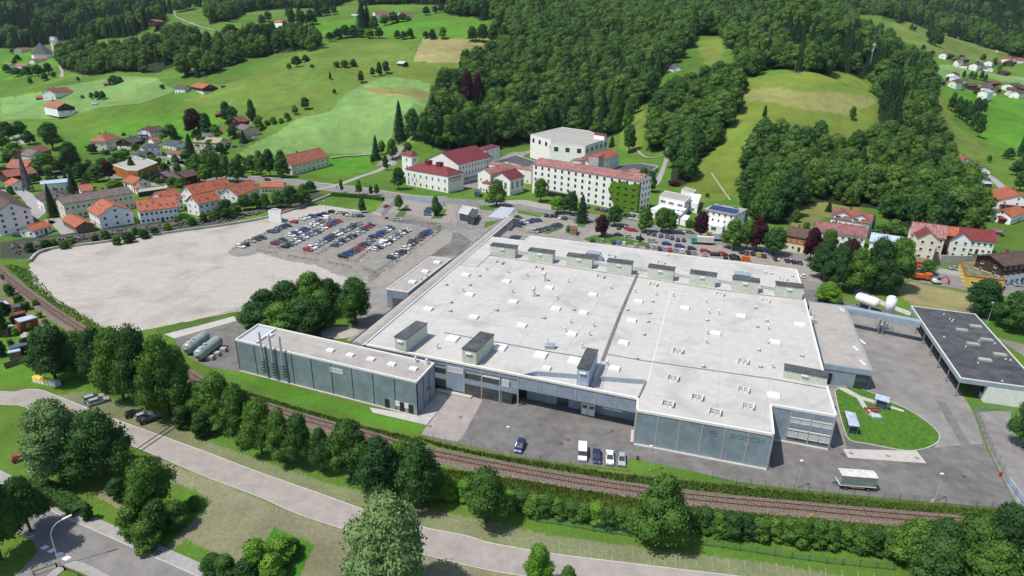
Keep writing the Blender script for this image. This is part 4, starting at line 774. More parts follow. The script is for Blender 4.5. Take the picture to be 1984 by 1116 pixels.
# dark hall at the right edge
dA = V2(P(1765,592,6)); dB = V2(P(1861,732,6)); dD = V2(P(1890,608,6)); un_ = (dB-dA); dC = V2(P(1984,749,6)); uc = (dC-dB).normalized(); wD = (dD-dA).length; dC = dB+uc*wD
dk = thing('dispatch_hall', 'black flat roofed loading hall with a deep overhang at the right edge', 'building', ((dA.x+dC.x)/2, (dA.y+dC.y)/2, 0))
q = MB(); q.prism([dA, dB, dC, dD], 4.6, 5.75); build(q, 'fascia', ['clad_light'], dk); q = MB(); q.prism(inset([dA, dB, dC, dD], .3), 5.76, 5.9); build(q, 'roof', ['roof_black'], dk)
pw = [dA, dB, dC, dD]; inn = inset(pw, .25); q = MB()
for i in range(4): j = (i+1) % 4; q.prism([pw[i], pw[j], inn[j], inn[i]], 5.76, 6.02)
build(q, 'parapet', ['cap_white'], dk)
ul = (dB-dA).normalized(); ur = Vector((-ul.y, ul.x)); lw = (dB-dA).length
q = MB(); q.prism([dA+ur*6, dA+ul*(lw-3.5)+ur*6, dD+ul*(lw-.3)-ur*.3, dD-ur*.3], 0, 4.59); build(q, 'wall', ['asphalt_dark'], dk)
q = MB()
for i in range(7): c = dA+ul*(1+i*(lw-2)/6)+ur*.5; q.tube((*c, 0), (*c, 4.6), .15, .15, 6)
build(q, 'post', ['metal'], dk); c0 = dB+uc*(wD*.36); 
q = MB(); q.prism([c0+ul*.06, c0+uc*9.5+ul*.06, c0+uc*9.5-ul*5, c0-ul*5], 0, 4.55); build(q, 'side_wall', ['white'], dk)
wallbox(dk, 'window', 2.2, 2.2, 'glass', c0-uc*.05-ul*2.5, 1.6, math.atan2(ul.y, ul.x))
for x, y in ((1505,400),(1610,372),(1590,508),(1695,475),(1682,630),(1797,590)):
    p = P(*y2(x, y), 5.9); link('skylight', box_mesh('skylight', 3.0, 1.5, .55, ['roof_grey']), dk, (p.x-dk.location.x, p.y-dk.location.y, 5.88), math.atan2(uc.y, uc.x))
for x, y in ((1368,277),(1412,312),(1430,330),(1370,450),(1640,480),(1535,525),(1630,650),(1760,500),(1842,622),(1880,630),(1815,790),(1440,318)): p = P(*y2(x, y), 5.9); link('roof_vent', box_mesh('roof_vent', .3, .3, .35, ['white']), dk, (p.x-dk.location.x, p.y-dk.location.y, 5.88), 0)
# pipe bridge
b0 = V2(P(1640,594,7)); b1 = V2(P(1784,622,7)); pbz = thing('pipe_bridge', 'grey enclosed pipe bridge between the east wing and the dark hall', 'bridge', ((b0.x+b1.x)/2, (b0.y+b1.y)/2, 0)); un3 = (b1-b0).normalized(); no = Vector((un3.y, -un3.x))
q = MB(); q.prism([b0-no*1.2, b1-no*1.2, b1+no*1.2, b0+no*1.2], 5.2, 7); build(q, 'casing', ['clad_light'], pbz); q = MB()
for t in (.5, .56): c = b0+(b1-b0)*t; q.box(c.x-.15, c.x+.15, c.y-.15, c.y+.15, 0, 5.2)
build(q, 'post', ['metal'], pbz)
# tanks
def hor_tank(a, b, r, z, label, matn, legs=True, name='storage_tank', group=None):
    a = V2(P(*a)); b = V2(P(*b)); t = thing(name, label, 'tank', ((a.x+b.x)/2, (a.y+b.y)/2, 0), 0, group); q = MB(); d = (b-a).normalized(); n_ = 16
    rings = [(-.9, .35), (-.6, .75), (-.2, .95), (.25, 1)]; L0 = (b-a).length; st = [(s*r*.6, k) for s, k in rings]+[(L0-s*r*.6, k) for s, k in rings[::-1]]
    for (s0, k0), (s1, k1) in zip(st, st[1:]): q.tube((*(a+d*s0), z), (*(a+d*s1), z), r*k0, r*k1, n_, 0, False)
    q.tube((*(a+d*st[0][0]), z), (*(a+d*(st[0][0]+.01)), z), r*.35, r*.35, n_); q.tube((*(a+d*st[-1][0]), z), (*(a+d*(st[-1][0]-.01)), z), r*.35, r*.35, n_)
    o = build(q, 'shell', [matn], t); o.data.polygons.foreach_set('use_smooth', [True]*len(o.data.polygons)); q = MB()
    for s in (.2, .8): c = a+d*L0*s; q.prism([c+d*.3+Vector((-d.y, d.x))*r*.8, c-d*.3+Vector((-d.y, d.x))*r*.8, c-d*.3-Vector((-d.y, d.x))*r*.8, c+d*.3-Vector((-d.y, d.x))*r*.8], 0, z-r*.55)
    build(q, 'saddle', ['metal'], t); q = MB(); c = a+d*L0*.35; q.tube((*c, z+r-.05), (*c, z+r+.35), .4, .4, 10); c = a+d*L0*.1; q.box(c.x-.5, c.x+.5, c.y-.4, c.y+.4, z+r-.1, z+r+.15); build(q, 'manhole', ['metal_light'], t); return t
hor_tank((1660,592),(1694,604), 1.7, 3.2, 'white lying tank behind the pipe bridge', 'white')
q = MB(); p = P(1717,622); vt = thing('silo_tank', 'white upright tank on a steel frame behind the pipe bridge', 'tank', (p.x, p.y, 0)); q.tube((p.x, p.y, 3.2), (p.x, p.y, 8.6), 1.5, 1.5, 18, 0, True); q.tube((p.x, p.y, 8.6), (p.x, p.y, 9.0), 1.5, .7, 18); o = build(q, 'shell', ['white'], vt); o.data.polygons.foreach_set('use_smooth', [True]*len(o.data.polygons)); q = MB()
for dx, dy in ((-1, -1), (1, -1), (1, 1), (-1, 1)): q.tube((p.x+dx, p.y+dy, 0), (p.x+dx, p.y+dy, 3.3), .12, .12, 6)
q.box(p.x-1.4, p.x+1.4, p.y-1.4, p.y+1.4, 3.1, 3.25); build(q, 'leg', ['metal'], vt)
q = MB(); p = P(1712,638); fr = thing('pump_skid', 'grey pump frame fenced off below the pipe bridge', 'machine', (p.x, p.y, 0))
for i in range(10): a1 = i*math.pi/5; q.bar((p.x+2.4*math.cos(a1), p.y+2*math.sin(a1), 0), (p.x+2.4*math.cos(a1), p.y+2*math.sin(a1), 1.6), .08); q.bar((p.x+2.4*math.cos(a1), p.y+2*math.sin(a1), 1.6), (p.x+2.4*math.cos(a1+.63), p.y+2*math.sin(a1+.63), 1.6), .06)
build(q, 'railing', ['metal'], fr); q = MB(); q.box(p.x-1.8, p.x-.3, p.y-.6, p.y+.8, 0, 1.7); q.tube((p.x+.5, p.y, 0), (p.x+.5, p.y, 2.4), .5, .5, 10); build(q, 'pump', ['clad_light'], fr)
hor_tank((366,688),(399,664), 1.65, 2.1, 'left one of two grey green lying tanks in the service yard', 'tank_green', group='two lying tanks'); hor_tank((388,700),(424,673), 1.65, 2.1, 'right one of two grey green lying tanks next to the concrete blocks', 'tank_green', group='two lying tanks')
for i, (x, y) in enumerate(((1620,780),(1668,750),(1718,718))):
    p = P(*y7(x, y)); q = MB(); q.box(p.x-.9, p.x+.9, p.y-.8, p.y+.8, 0, 1.1); q.box(p.x-.8, p.x+.8, p.y-.7, p.y+.7, 1.1, 1.2)
    tag(build(q, 'concrete_block', ['concrete']), ['pale concrete block nearest the railway beside the right tank', 'middle pale concrete block beside the right tank', 'pale concrete block furthest right beside the tank'][i], 'block')
# shelters on the lawn
def lawn_roof(px, label):
    pw = [V2(P(a, b, 2.6)) for a, b in px]; t = thing('shelter', label, 'shelter', (sum(p.x for p in pw)/4, sum(p.y for p in pw)/4, 0)); q = MB(); q.prism(pw, 2.5, 2.65); build(q, 'roof', ['metal_blue'], t); q = MB(); q.prism(inset(pw, .5), .1, 2.5); build(q, 'screen', ['glass_blue'], t)
    q = MB(); [q.tube((*p, 0), (*p, 2.5), .07, .07, 6) for p in inset(pw, .2)]; build(q, 'post', ['metal'], t); return t
lawn_roof([y2(605,1012), y2(688,1035), (1666,827), (1645,824)], 'blue roofed glass smoking shelter at the left rim of the oval lawn'); 
lawn_roof([y2(845,885), y2(950,910), y2(950,955), y2(838,922)], 'pale blue roofed shelter at the top rim of the oval lawn')
q = MB(); p = P(*y2(850,1065)); q.box(p.x-1.4, p.x+1, p.y-.8, p.y+.8, .1, .55); tag(build(q, 'bench', ['metal_blue']), 'pale blue slab bench at the end of the garden path', 'bench')
p = P(*y2(830,1025)); q = MB(); q.box(p.x-2, p.x-1.7, p.y-1.2, p.y+1.2, .1, .6); q.box(p.x-2, p.x+2, p.y+1, p.y+1.2, .1, .6); q.box(p.x-.8, p.x+.9, p.y-.3, p.y+.3, .1, .7); tag(build(q, 'fire_place', ['brick_red']), 'small brick fireplace on the paved end of the garden path', 'fireplace')
# ================================================================ BUILDINGS AROUND THE FACTORY
def eave_line(A, B, h):
    """ground positions under the two ends of an eave seen at A and B, h metres above the ground"""
    a = G(*A, h); b = G(*B, h); z = min(a.z, b.z)
    a = P(*A, z+h); b = P(*B, z+h); return V2(a), V2(b), z
def house(A, B, W, h, rise, roof='tiles_orange', wall='plaster_white', kind='gable', rows=2, nf=None, label='', name='house', cat='house', group=None, over=.5, ch=1, ns=2, front=True, low=None, balc=0, upper=None, door=True, wst='std', rl=0, solar=0, ww=(1.1,1.25), ends=True):
    a, b, z = eave_line(A, B, h); d = b-a; L_ = d.length; u = d/L_; nn = Vector((-u.y, u.x)); W_ = abs(W)
    if W < 0: a, b = b, a; u = -u; nn = -nn
    ang = math.atan2(u.y, u.x); c = a+u*L_/2+nn*W_/2; t = thing(name, label, cat, (c.x, c.y, z), ang, group)
    x0, x1, y0, y1 = -L_/2, L_/2, -W_/2, W_/2; wx0, wx1, wy0, wy1 = x0+over, x1-over, y0+over, y1-over
    sl_ = rise/(W_/2); eh = h+over*sl_
    q = MB()
    if kind in ('gable',):
        q.face([(wx0,wy0,-2.5),(wx1,wy0,-2.5),(wx1,wy0,eh-.05),(wx0,wy0,eh-.05)]); q.face([(wx1,wy1,-2.5),(wx0,wy1,-2.5),(wx0,wy1,eh-.05),(wx1,wy1,eh-.05)])
        hr = eh-.05+(W_/2-over)*sl_
        q.face([(wx1,wy0,-2.5),(wx1,wy1,-2.5),(wx1,wy1,eh-.05),(wx1,0,hr),(wx1,wy0,eh-.05)]); q.face([(wx0,wy1,-2.5),(wx0,wy0,-2.5),(wx0,wy0,eh-.05),(wx0,0,hr),(wx0,wy1,eh-.05)])
    else: q.box(wx0, wx1, wy0, wy1, -2.5, h)
    link('wall', q.mesh('wall', [wall]), t)
    if upper:   # timber storey / cladding on the upper part
        q = MB(); zz = h*.5; hr = eh-.05+(W_/2-over)*sl_
        for s_, x in ((1, wx1+.05), (-1, wx0-.05)):
            f = [(x, wy0-.05, zz), (x, wy1+.05, zz), (x, wy1+.05, eh-.12), (x, 0, hr-.1), (x, wy0-.05, eh-.12)]; q.face(f if s_ > 0 else f[::-1])
        q.box(wx0, wx1, wy0-.06, wy0-.01, zz, eh-.1); link('timber_cladding', q.mesh('timber_cladding', [upper]), t)
    q = MB(); th = .22
    if kind == 'gable':
        for s_ in (-1, 1):
            y = s_*W_/2; f = [(x0, y, h), (x1, y, h), (x1, 0, h+rise), (x0, 0, h+rise)]; g_ = [(p[0], p[1], p[2]+th) for p in f]
            if s_ > 0: f, g_ = f[::-1], g_[::-1]
            q.face(g_); q.face(f[::-1]); q.face([f[0], f[1], g_[1], g_[0]] if s_ < 0 else [f[2], f[3], g_[3], g_[2]])
            for i, j in ((1, 2), (3, 0)): q.face([f[i], f[j], g_[j], g_[i]])
        mr_ = [roof]
    elif kind == 'hip':
        r = min(W_/2, L_/2-.3)*.95; e = [(x0,y0,h),(x1,y0,h),(x1,y1,h),(x0,y1,h)]; r0 = (x0+r, 0, h+rise); r1 = (x1-r, 0, h+rise); e2 = [(p[0],p[1],p[2]+th) for p in e]; r0 = (r0[0],0,h+rise+th); r1 = (r1[0],0,h+rise+th)
        q.face([e2[0],e2[1],r1,r0]); q.face([e2[2],e2[3],r0,r1]); q.face([e2[1],e2[2],r1]); q.face([e2[3],e2[0],r0]); q.face(e[::-1])
        for i in range(4): q.face([e[i], e[(i+1)%4], e2[(i+1)%4], e2[i]])
    else:
        q.box(x0, x1, y0, y1, h, h+.3)
    ro = link('roof', q.mesh('roof', [roof]), t)
    if kind == 'gable':
        q = MB(); q.box(x0, x1, -.16, .16, h+rise+th-.08, h+rise+th+.06); link('ridge', q.mesh('ridge', [roof]), ro)
    for i in range(ch):
        cx = x0+L_*(.3+.35*i+(.1 if ch == 1 else 0)); q = MB(); q.box(cx-.4, cx+.4, .6, 1.3, h+rise*.55, h+rise+1.1, 0); q.box(cx-.5, cx+.5, .5, 1.4, h+rise+1.1, h+rise+1.25, 1); link('chimney', q.mesh('chimney', ['brick_red', 'darkcap']), ro)
    for i in range(rl):   # roof windows on the front slope
        cx = x0+L_*(i+.5)/rl+R.uniform(-.5, .5); fy = R.choice((.35, .6)); q = MB(); q.box(-.45, .45, -.6, .6, 0, .1); o = link('roof_window', q.mesh('roof_window', ['glass_blue']), ro, (cx, y0+W_/2*fy, h+rise*fy+th+.02)); o.rotation_euler = (math.atan2(rise, W_/2), 0, 0)
    for i in range(solar):
        for j in range(3): q = MB(); q.box(-.8, .8, -.5, .5, 0, .06); o = link('solar_panel', q.mesh('solar_panel', ['solar']), ro, (x0+2+i*1.7, y0+W_/2*(.25+.22*j), h+rise*(.25+.22*j)+th+.03)); o.rotation_euler = (math.atan2(rise, W_/2), 0, 0)
    if kind == 'shed': pass
    fh = h/max(rows, 1); zi = lambda r: z+.95+r*fh
    if rows:
        k = nf or max(1, int(L_/3.2)); 
        def wadd(lx, ly, zz, an, w_=ww[0], h_=ww[1], st=wst): link('window', window_mesh(w_, h_, st), t, (lx, ly, zz), an)
        for r in range(rows):
            for i in range(k):
                if door and r == 0 and i == k//2: continue
                wadd(wx0+(wx1-wx0)*(i+.5)/k, wy0-.03, .95+r*fh, 0)
        if ends:
            k2_ = ns
            for r in range(rows+(1 if kind == 'gable' and rise > 2.4 else 0)):
                kk = k2_ if r < rows else 1
                for i in range(kk):
                    y = wy0+(wy1-wy0)*(i+.5)/kk; wadd(wx1+.03, y, .95+r*fh, math.pi/2); wadd(wx0-.03, y, .95+r*fh, -math.pi/2)
        if door: q = MB(); q.box(-.55, .55, -.08, .02, 0, 2.2); link('door', q.mesh('door', ['wood_dark']), t, (wx0+(wx1-wx0)*(k//2+.5)/k, wy0-.03, 0))
    for i in range(balc):
        for x, s_ in ((wx1, 1), (wx0, -1)):
            q = MB(); zz = fh*(i+1)-.1; xx = (x, x+s_*1.3); q.box(min(xx), max(xx), wy0+.8, wy1-.8, zz-.15, zz); xr = (x+s_*1.22, x+s_*1.3); q.box(min(xr), max(xr), wy0+.8, wy1-.8, zz, zz+.95); link('balcony', q.mesh('balcony', ['wood_dark']), t)
    return t
mat('darkcap', (.06,.06,.06), .8, .1, 2)
# ---- old factory buildings with red roofs
RW = dict(wst='std', ww=(1.2,1.9))
t = house((784,327),(868,342), 15, 10, 3.6, 'metal_red', 'plaster', 'hip', 2, 7, 'white two storey office block with a wine red hipped roof and a red company sign', 'office_building', 'office', ch=0, ns=5, door=False, over=.4, **RW)
t0 = t; L0 = 26
for x in (-4.5, 4.5):
    q = MB(); q.box(x-1.6, x+1.6, -1.6, 1.6, 12.6, 15.4); q.prism([(x-1.9, -1.9), (x+1.9, -1.9), (x+1.9, 1.9), (x-1.9, 1.9)], 15.4, 15.7); build(q, 'roof_tower', ['metal_red'], t, local=True)
# letters on its right hand wall
m_ = t.matrix_basis.copy(); ca, sa = math.cos(t.rotation_euler.z), math.sin(t.rotation_euler.z)
def loc2w(t, x, y): ca, sa = math.cos(t.rotation_euler.z), math.sin(t.rotation_euler.z); return Vector((t.location.x+x*ca-y*sa, t.location.y+x*sa+y*ca))
a_, b_, z_ = eave_line((784,327),(868,342), 10); Lf = (b_-a_).length; angf = t.rotation_euler.z
for nm in [o for o in t.children if o.name.startswith('window') and abs(o.rotation_euler.z-math.pi/2) < .1]: bpy.data.objects.remove(nm)
cs = loc2w(t, Lf/2-.2, .8); lo_ = lettering(t, 'BOSCH', cs, angf+math.pi/2, 7.6, 2.0, 'red', sx=1.2)
q = MB(); q.box(Lf/2-.4, Lf/2-.3, -4.5, 5, 6.3, 6.6); build(q, 'sign_line', ['dark'], t, local=True)
ce = loc2w(t, Lf/2-.2, -5.2); pl = t.location; em = emblem(t, Vector((0, 0)), 0, 0, .95, 'darkcap', None); em.location = (Lf/2-.2, -5.4, 8.2); em.rotation_euler = (math.pi/2, 0, math.pi/2)
a, b, z = eave_line((888.5,320),(954,304), 12)
t = house((888.5,320),(954,304), 27, 12.2, 6.2, 'metal_red', 'plaster', 'gable', 3, 11, 'large white works hall with a wine red gable roof behind the hipped office', 'works_hall', 'hall', ch=0, ns=0, ends=False, door=False, over=.35, **RW)
t2 = house((775.6,299),(797,303), 6.5, 14, 2.2, 'metal_red', 'plaster', 'hip', 3, 1, 'slim white corner tower with a small red pyramid roof', 'stair_tower', 'tower', ch=0, ns=1, door=False, over=.6, **RW)
house((941,292),(969,284), 9, 16, 1.6, 'metal_red', 'plaster', 'hip', 4, 3, 'tall white annex with a small red hipped roof at the back of the works hall', 'annex', 'annex', ch=0, ns=2, door=False, over=.3, **RW)
a, b, z = eave_line((892,349),(943,338), 3.5)
q = MB(); dd = (b-a); nn = Vector((-dd.y, dd.x)).normalized(); q.prism([a, b, b+nn*2.5, a+nn*2.5], 3.4, 3.65); o = build(q, 'arcade_roof', ['darkcap'], tt := thing('arcade', 'dark lean-to canopy on posts along the right wall of the works hall', 'canopy', (a.x, a.y, 0))); q = MB()
for i in range(12): c = a+dd*(i/11); q.tube((c.x, c.y, 0), (c.x, c.y, 3.4), .15, .15, 6)
build(q, 'post', ['white'], tt)
# little house with arched windows
t = house((989,350),(1017,342), 13, 9, 3.6, 'metal_red', 'plaster', 'gable', 0, 3, 'small white house with tall arched windows and red gable roof', 'boiler_house', 'house', ch=0, over=.4)
def arch(w_, h_):
    k = ('arch', w_, h_)
    if k not in WM:
        q = MB(); pts = [(-w_/2, 0), (w_/2, 0)]+[(w_/2*math.cos(a*math.pi/8), h_-w_/2+w_/2*math.sin(a*math.pi/8)) for a in range(9)]; f = [(x, -.05, zz) for x, zz in pts]; q.face(f, 1)
        for i in range(len(pts)): j = (i+1) % len(pts); q.bar((pts[i][0], -.05, pts[i][1]), (pts[j][0], -.05, pts[j][1]), .12, .12, 0)
        q.box(-.04, .04, -.1, -.02, 0, h_, 0); q.box(-w_/2, w_/2, -.1, -.02, h_*.45, h_*.45+.08, 0); WM[k] = q.mesh('window', ['white', 'glass'])
    return WM[k]
a, b, z = eave_line((989,350),(1017,342), 9); Lh = (b-a).length
for i in range(3): link('window', arch(1.9, 4.2), t, (-Lh/2+Lh*(i+.5)/3, -6.15, 3.6), 0)
for y in (-2.8, 0, 2.8): link('window', arch(1.7, 4.0 if y else 5), t, (-Lh/2+.36, y, 3.6), -math.pi/2)
for i in range(4): link('window', window_mesh(1.2, .9), t, (-Lh/2+Lh*(i+.5)/4, -6.15, .9), 0)
house((933,354),(952,358), 9, 5.5, 2.6, 'metal_red', 'plaster', 'hip', 1, 3, 'low white porch building with a red roof left of the arched house', 'annex', 'annex', ch=1, over=.3)
house((950,338),(1000,326), 10, 11, 2.4, 'metal_rust', 'plaster', 'gable', 2, 5, 'white building with a pale rusty red roof behind the arched house', 'workshop', 'workshop', ch=0, over=.3)
house((946,318),(1030,331), 6, 8.5, 1.2, 'metal_rust', 'plaster', 'gable', 1, 6, 'narrow link building with faded red roof between works hall and office slab', 'link_building', 'building', ch=0, over=.2, door=False)
# five storey office slab
t = house((1031,318),(1239,352), 15, 17, 2.6, 'metal_rust', 'plaster', 'gable', 5, 15, 'long five storey white office slab with a faded red roof and ivy on its right end', 'office_slab', 'office', ch=0, ns=4, door=False, over=.35, ww=(1.35,1.7), wst='dark')
a, b, z = eave_line((1031,318),(1239,352), 17); Ls = (b-a).length
# ivy: leaves grown over the right part of the front
iv = []; vv = []; ff = []
for i in range(9000):
    x = Ls/2-R.uniform(0, 1)**.8*19; zz = R.uniform(0, 15.5); top = 15.5-1.4*math.sin(x*.9)-max(0, (Ls/2-x-13))*.9
    lowb = max(0, (Ls/2-x-12.5)*1.9)
    if zz > top or zz < lowb: continue
    u_ = ((x+Ls/2-.35)/((Ls-.7)/15)) % 1; r_ = ((zz-.95)/(17/5)) % 1
    if .26 < u_ < .74 and r_ < .52: continue
    s_ = R.uniform(.25, .5); n1 = R.uniform(-.5, .5); k = len(vv); y = -7.5+.32-R.uniform(.0, .45)
    for dx, dz in ((-1, -1), (1, -1), (1, 1), (-1, 1)): vv.append((x+dx*s_, y+dz*.2*n1-.1, zz+dz*s_))
    ff.append((k, k+1, k+2, k+3))
for i in range(2500):
    y = R.uniform(-7.2, -5.4); zz = R.uniform(0, 14)
    s_ = R.uniform(.25, .45); k = len(vv); x = Ls/2-.35+R.uniform(.05, .4)
    for dy, dz in ((-1, -1), (1, -1), (1, 1), (-1, 1)): vv.append((x, y+dy*s_, zz+dz*s_))
    ff.append((k, k+1, k+2, k+3))
me = bpy.data.meshes.new('ivy'); me.from_pydata(vv, [], ff); me.materials.append(M['ivy']); me.update(); link('ivy', me, t, kind='stuff')
q = MB(); q.box(-2.5, 2.5, -2.5, 2.5, 17, 21.5); q.prism([(-3, -3), (3, -3), (3, 3), (-3, 3)], 21.5, 21.9, 1); o = link('roof_tower', q.mesh('roof_tower', ['plaster', 'metal_rust']), t, (-Ls/2+Ls*.37, 3, 0))
q = MB(); q.box(-Ls/2+10, -Ls/2+32, -9.6, -7.2, 3.2, 3.5); link('entrance_canopy', q.mesh('entrance_canopy', ['darkcap']), t); q = MB(); q.box(-Ls/2+10, -Ls/2+32, -7.3, -7.2, .2, 3.1); link('glazing', q.mesh('glazing', ['glass']), t)
# rusty roofed wing and tower behind
t = house((1146,318),(1201,299), 15, 14, 3, 'metal_orange', 'plaster', 'gable', 4, 8, 'white wing with a rusty orange roof reaching back from the office slab', 'rear_wing', 'office', ch=0, over=.3, door=False)
wq = [V2(P(a, b, 20)) for a, b in ((1141,301),(1160,304),(1171,299),(1152,296))]; flatb('lift_tower', 'grey plastered lift tower with rusty cap beside the office slab', 'tower', None, 20, 'concrete', 'metal_orange', .3, 'metal_orange', pw=wq)
flatb('production_building', 'tall white flat roofed production building in front of the wooded slope', 'building', [(1028,260),(1089,246),(1140,253),(1178,268),(1134,282),(1067,277),(1065,270)], 17.5, 'plaster', 'roof_grey', .4, 'white', rows=1, wn=(3.0,3.0), sp=8, style='dark', z0w=12)
flatb('rooftop_block', 'small white block with a red cap on the roof of the production building', 'building', [(1151,260),(1171,263),(1176,259),(1155,256.5)], 20.5, 'plaster_white', 'metal_red', .3, 'metal_red')
flatb('rear_hall', 'low dark flat roofed hall at the right behind the office slab', 'hall', [(1184,328),(1246,344),(1275,322),(1243,316),(1205,319)], 6, 'plaster_white', 'roof_black', .3, 'cap_white')
house((1214,330),(1238,338), 6, 7.5, 1.5, 'metal_rust', 'plaster', 'hip', 1, 2, 'small pink roofed pavilion on the dark flat roof', 'pavilion', 'pavilion', ch=0, over=.2, door=False)
flatb('rear_hall', 'low dark flat roofed hall between works hall and production building', 'hall', [(965,310),(1025,325),(1040,313),(1000,300)], 6, 'plaster', 'roof_black', .3, 'cap_white')
# gatehouse
gt, gw = flatb('gatehouse', 'small glazed gatehouse with a white canopy roof at the factory gate', 'gatehouse', [(889,411),(911,416),(924,403),(897,398)], 4, 'glass', 'roof_white', .3, 'white')
q = MB()
for a, b in ((898,419),(902,424),(910,420),(923,408)): pass
for i in range(4): p = gw[i]; q.box(p.x-.3, p.x+.3, p.y-.3, p.y+.3, 0, 3.9)
build(q, 'corner_post', ['white'], gt); wb = [V2(P(a, b, 4.4)) for a, b in ((906,417),(918,420),(926,406),(915,403))]; flatb('guard_booth', 'black framed glass booth beside the gatehouse', 'booth', None, 4.2, 'glass', 'roof_black', .3, 'darkcap', pw=wb)
flatb('entrance_booth', 'small dark booth at the gate between the old factory buildings', 'booth', [(919,371),(929,373),(932,367),(922,366)], 3, 'glass_blue', 'roof_black', .2, 'darkcap')
# modern white houses, villa with solar roof
flatb('modern_house', 'white flat roofed modern house, the upper one with a ribbon window under a grey roof', 'house', [(1277.6,380),(1327,391),(1340,380),(1289,369)], 7.5, 'plaster_white', 'roof_grey', .3, 'white', rows=2, wn=(3.2,1.2), sp=4.2)
flatb('garden_house', 'white flat roofed wing with broad eaves right of the modern house', 'house', [(1337,392),(1352,396),(1359,377),(1338,374)], 5, 'plaster_white', 'white', .2, 'white', rows=1)
t3, pw3 = flatb('bungalow', 'low white flat roofed bungalow with solar panels below the modern house', 'house', [(1260,404),(1316,418),(1331,404),(1280,395)], 4.5, 'plaster_white', 'white', .2, 'white', rows=1)
for i in range(5): 
    p = P(1290+i*8, 403+i*1.5, 4.6); link('solar_panel', box_mesh('solar_panel', 1.6, 2.2, .1, ['solar']), t3, (p.x-t3.location.x, p.y-t3.location.y, 4.45), ang)
flatb('garage', 'small white garage with a flat roof under the trees', 'garage', [(1318,424),(1330,427),(1337,418),(1325,415)], 3, 'plaster_white', 'white', .2, 'white'); flatb('garden_shed', 'small white flat roofed shed behind the modern white house', 'shed', [(1320,368),(1343,374),(1349,368),(1328,362)], 3.5, 'plaster_white', 'roof_grey', .2, 'white')
t = house((1363,405),(1425,417), 15, 9, 1.4, 'roof_grey', 'plaster_white', 'hip', 3, 5, 'white villa with a low grey roof covered in blue solar panels', 'villa', 'house', ch=0, ns=3, over=.7)
a, b, z = eave_line((1363,405),(1425,417), 9); Lv = (b-a).length; tiltv = math.atan2(1.4, 7.1)
for i in range(9):
    for j in range(3): o = link('solar_panel', box_mesh('solar_panel', 1.4, 1.7, .08, ['solar']), t, (-Lv/2+2.9+i*1.5, -6.1+j*1.8, 9.26+.14+(.9+j*1.8)*1.4/7.1)); o.rotation_euler = (tiltv, 0, 0)
for i in range(7): o = link('solar_panel', box_mesh('solar_panel', 1.4, 1.7, .08, ['solar']), t, (-Lv/2+3+i*1.5, 2.6, 10.2)); o.rotation_euler = (-tiltv, 0, 0)
flatb('garage', 'white double garage in front of the villa with the solar roof', 'garage', [(1367,434),(1400,440),(1404,432),(1372,427)], 3.4, 'plaster_white', 'white', .2, 'white', rows=1, wn=(2.6,1.8), sp=5)
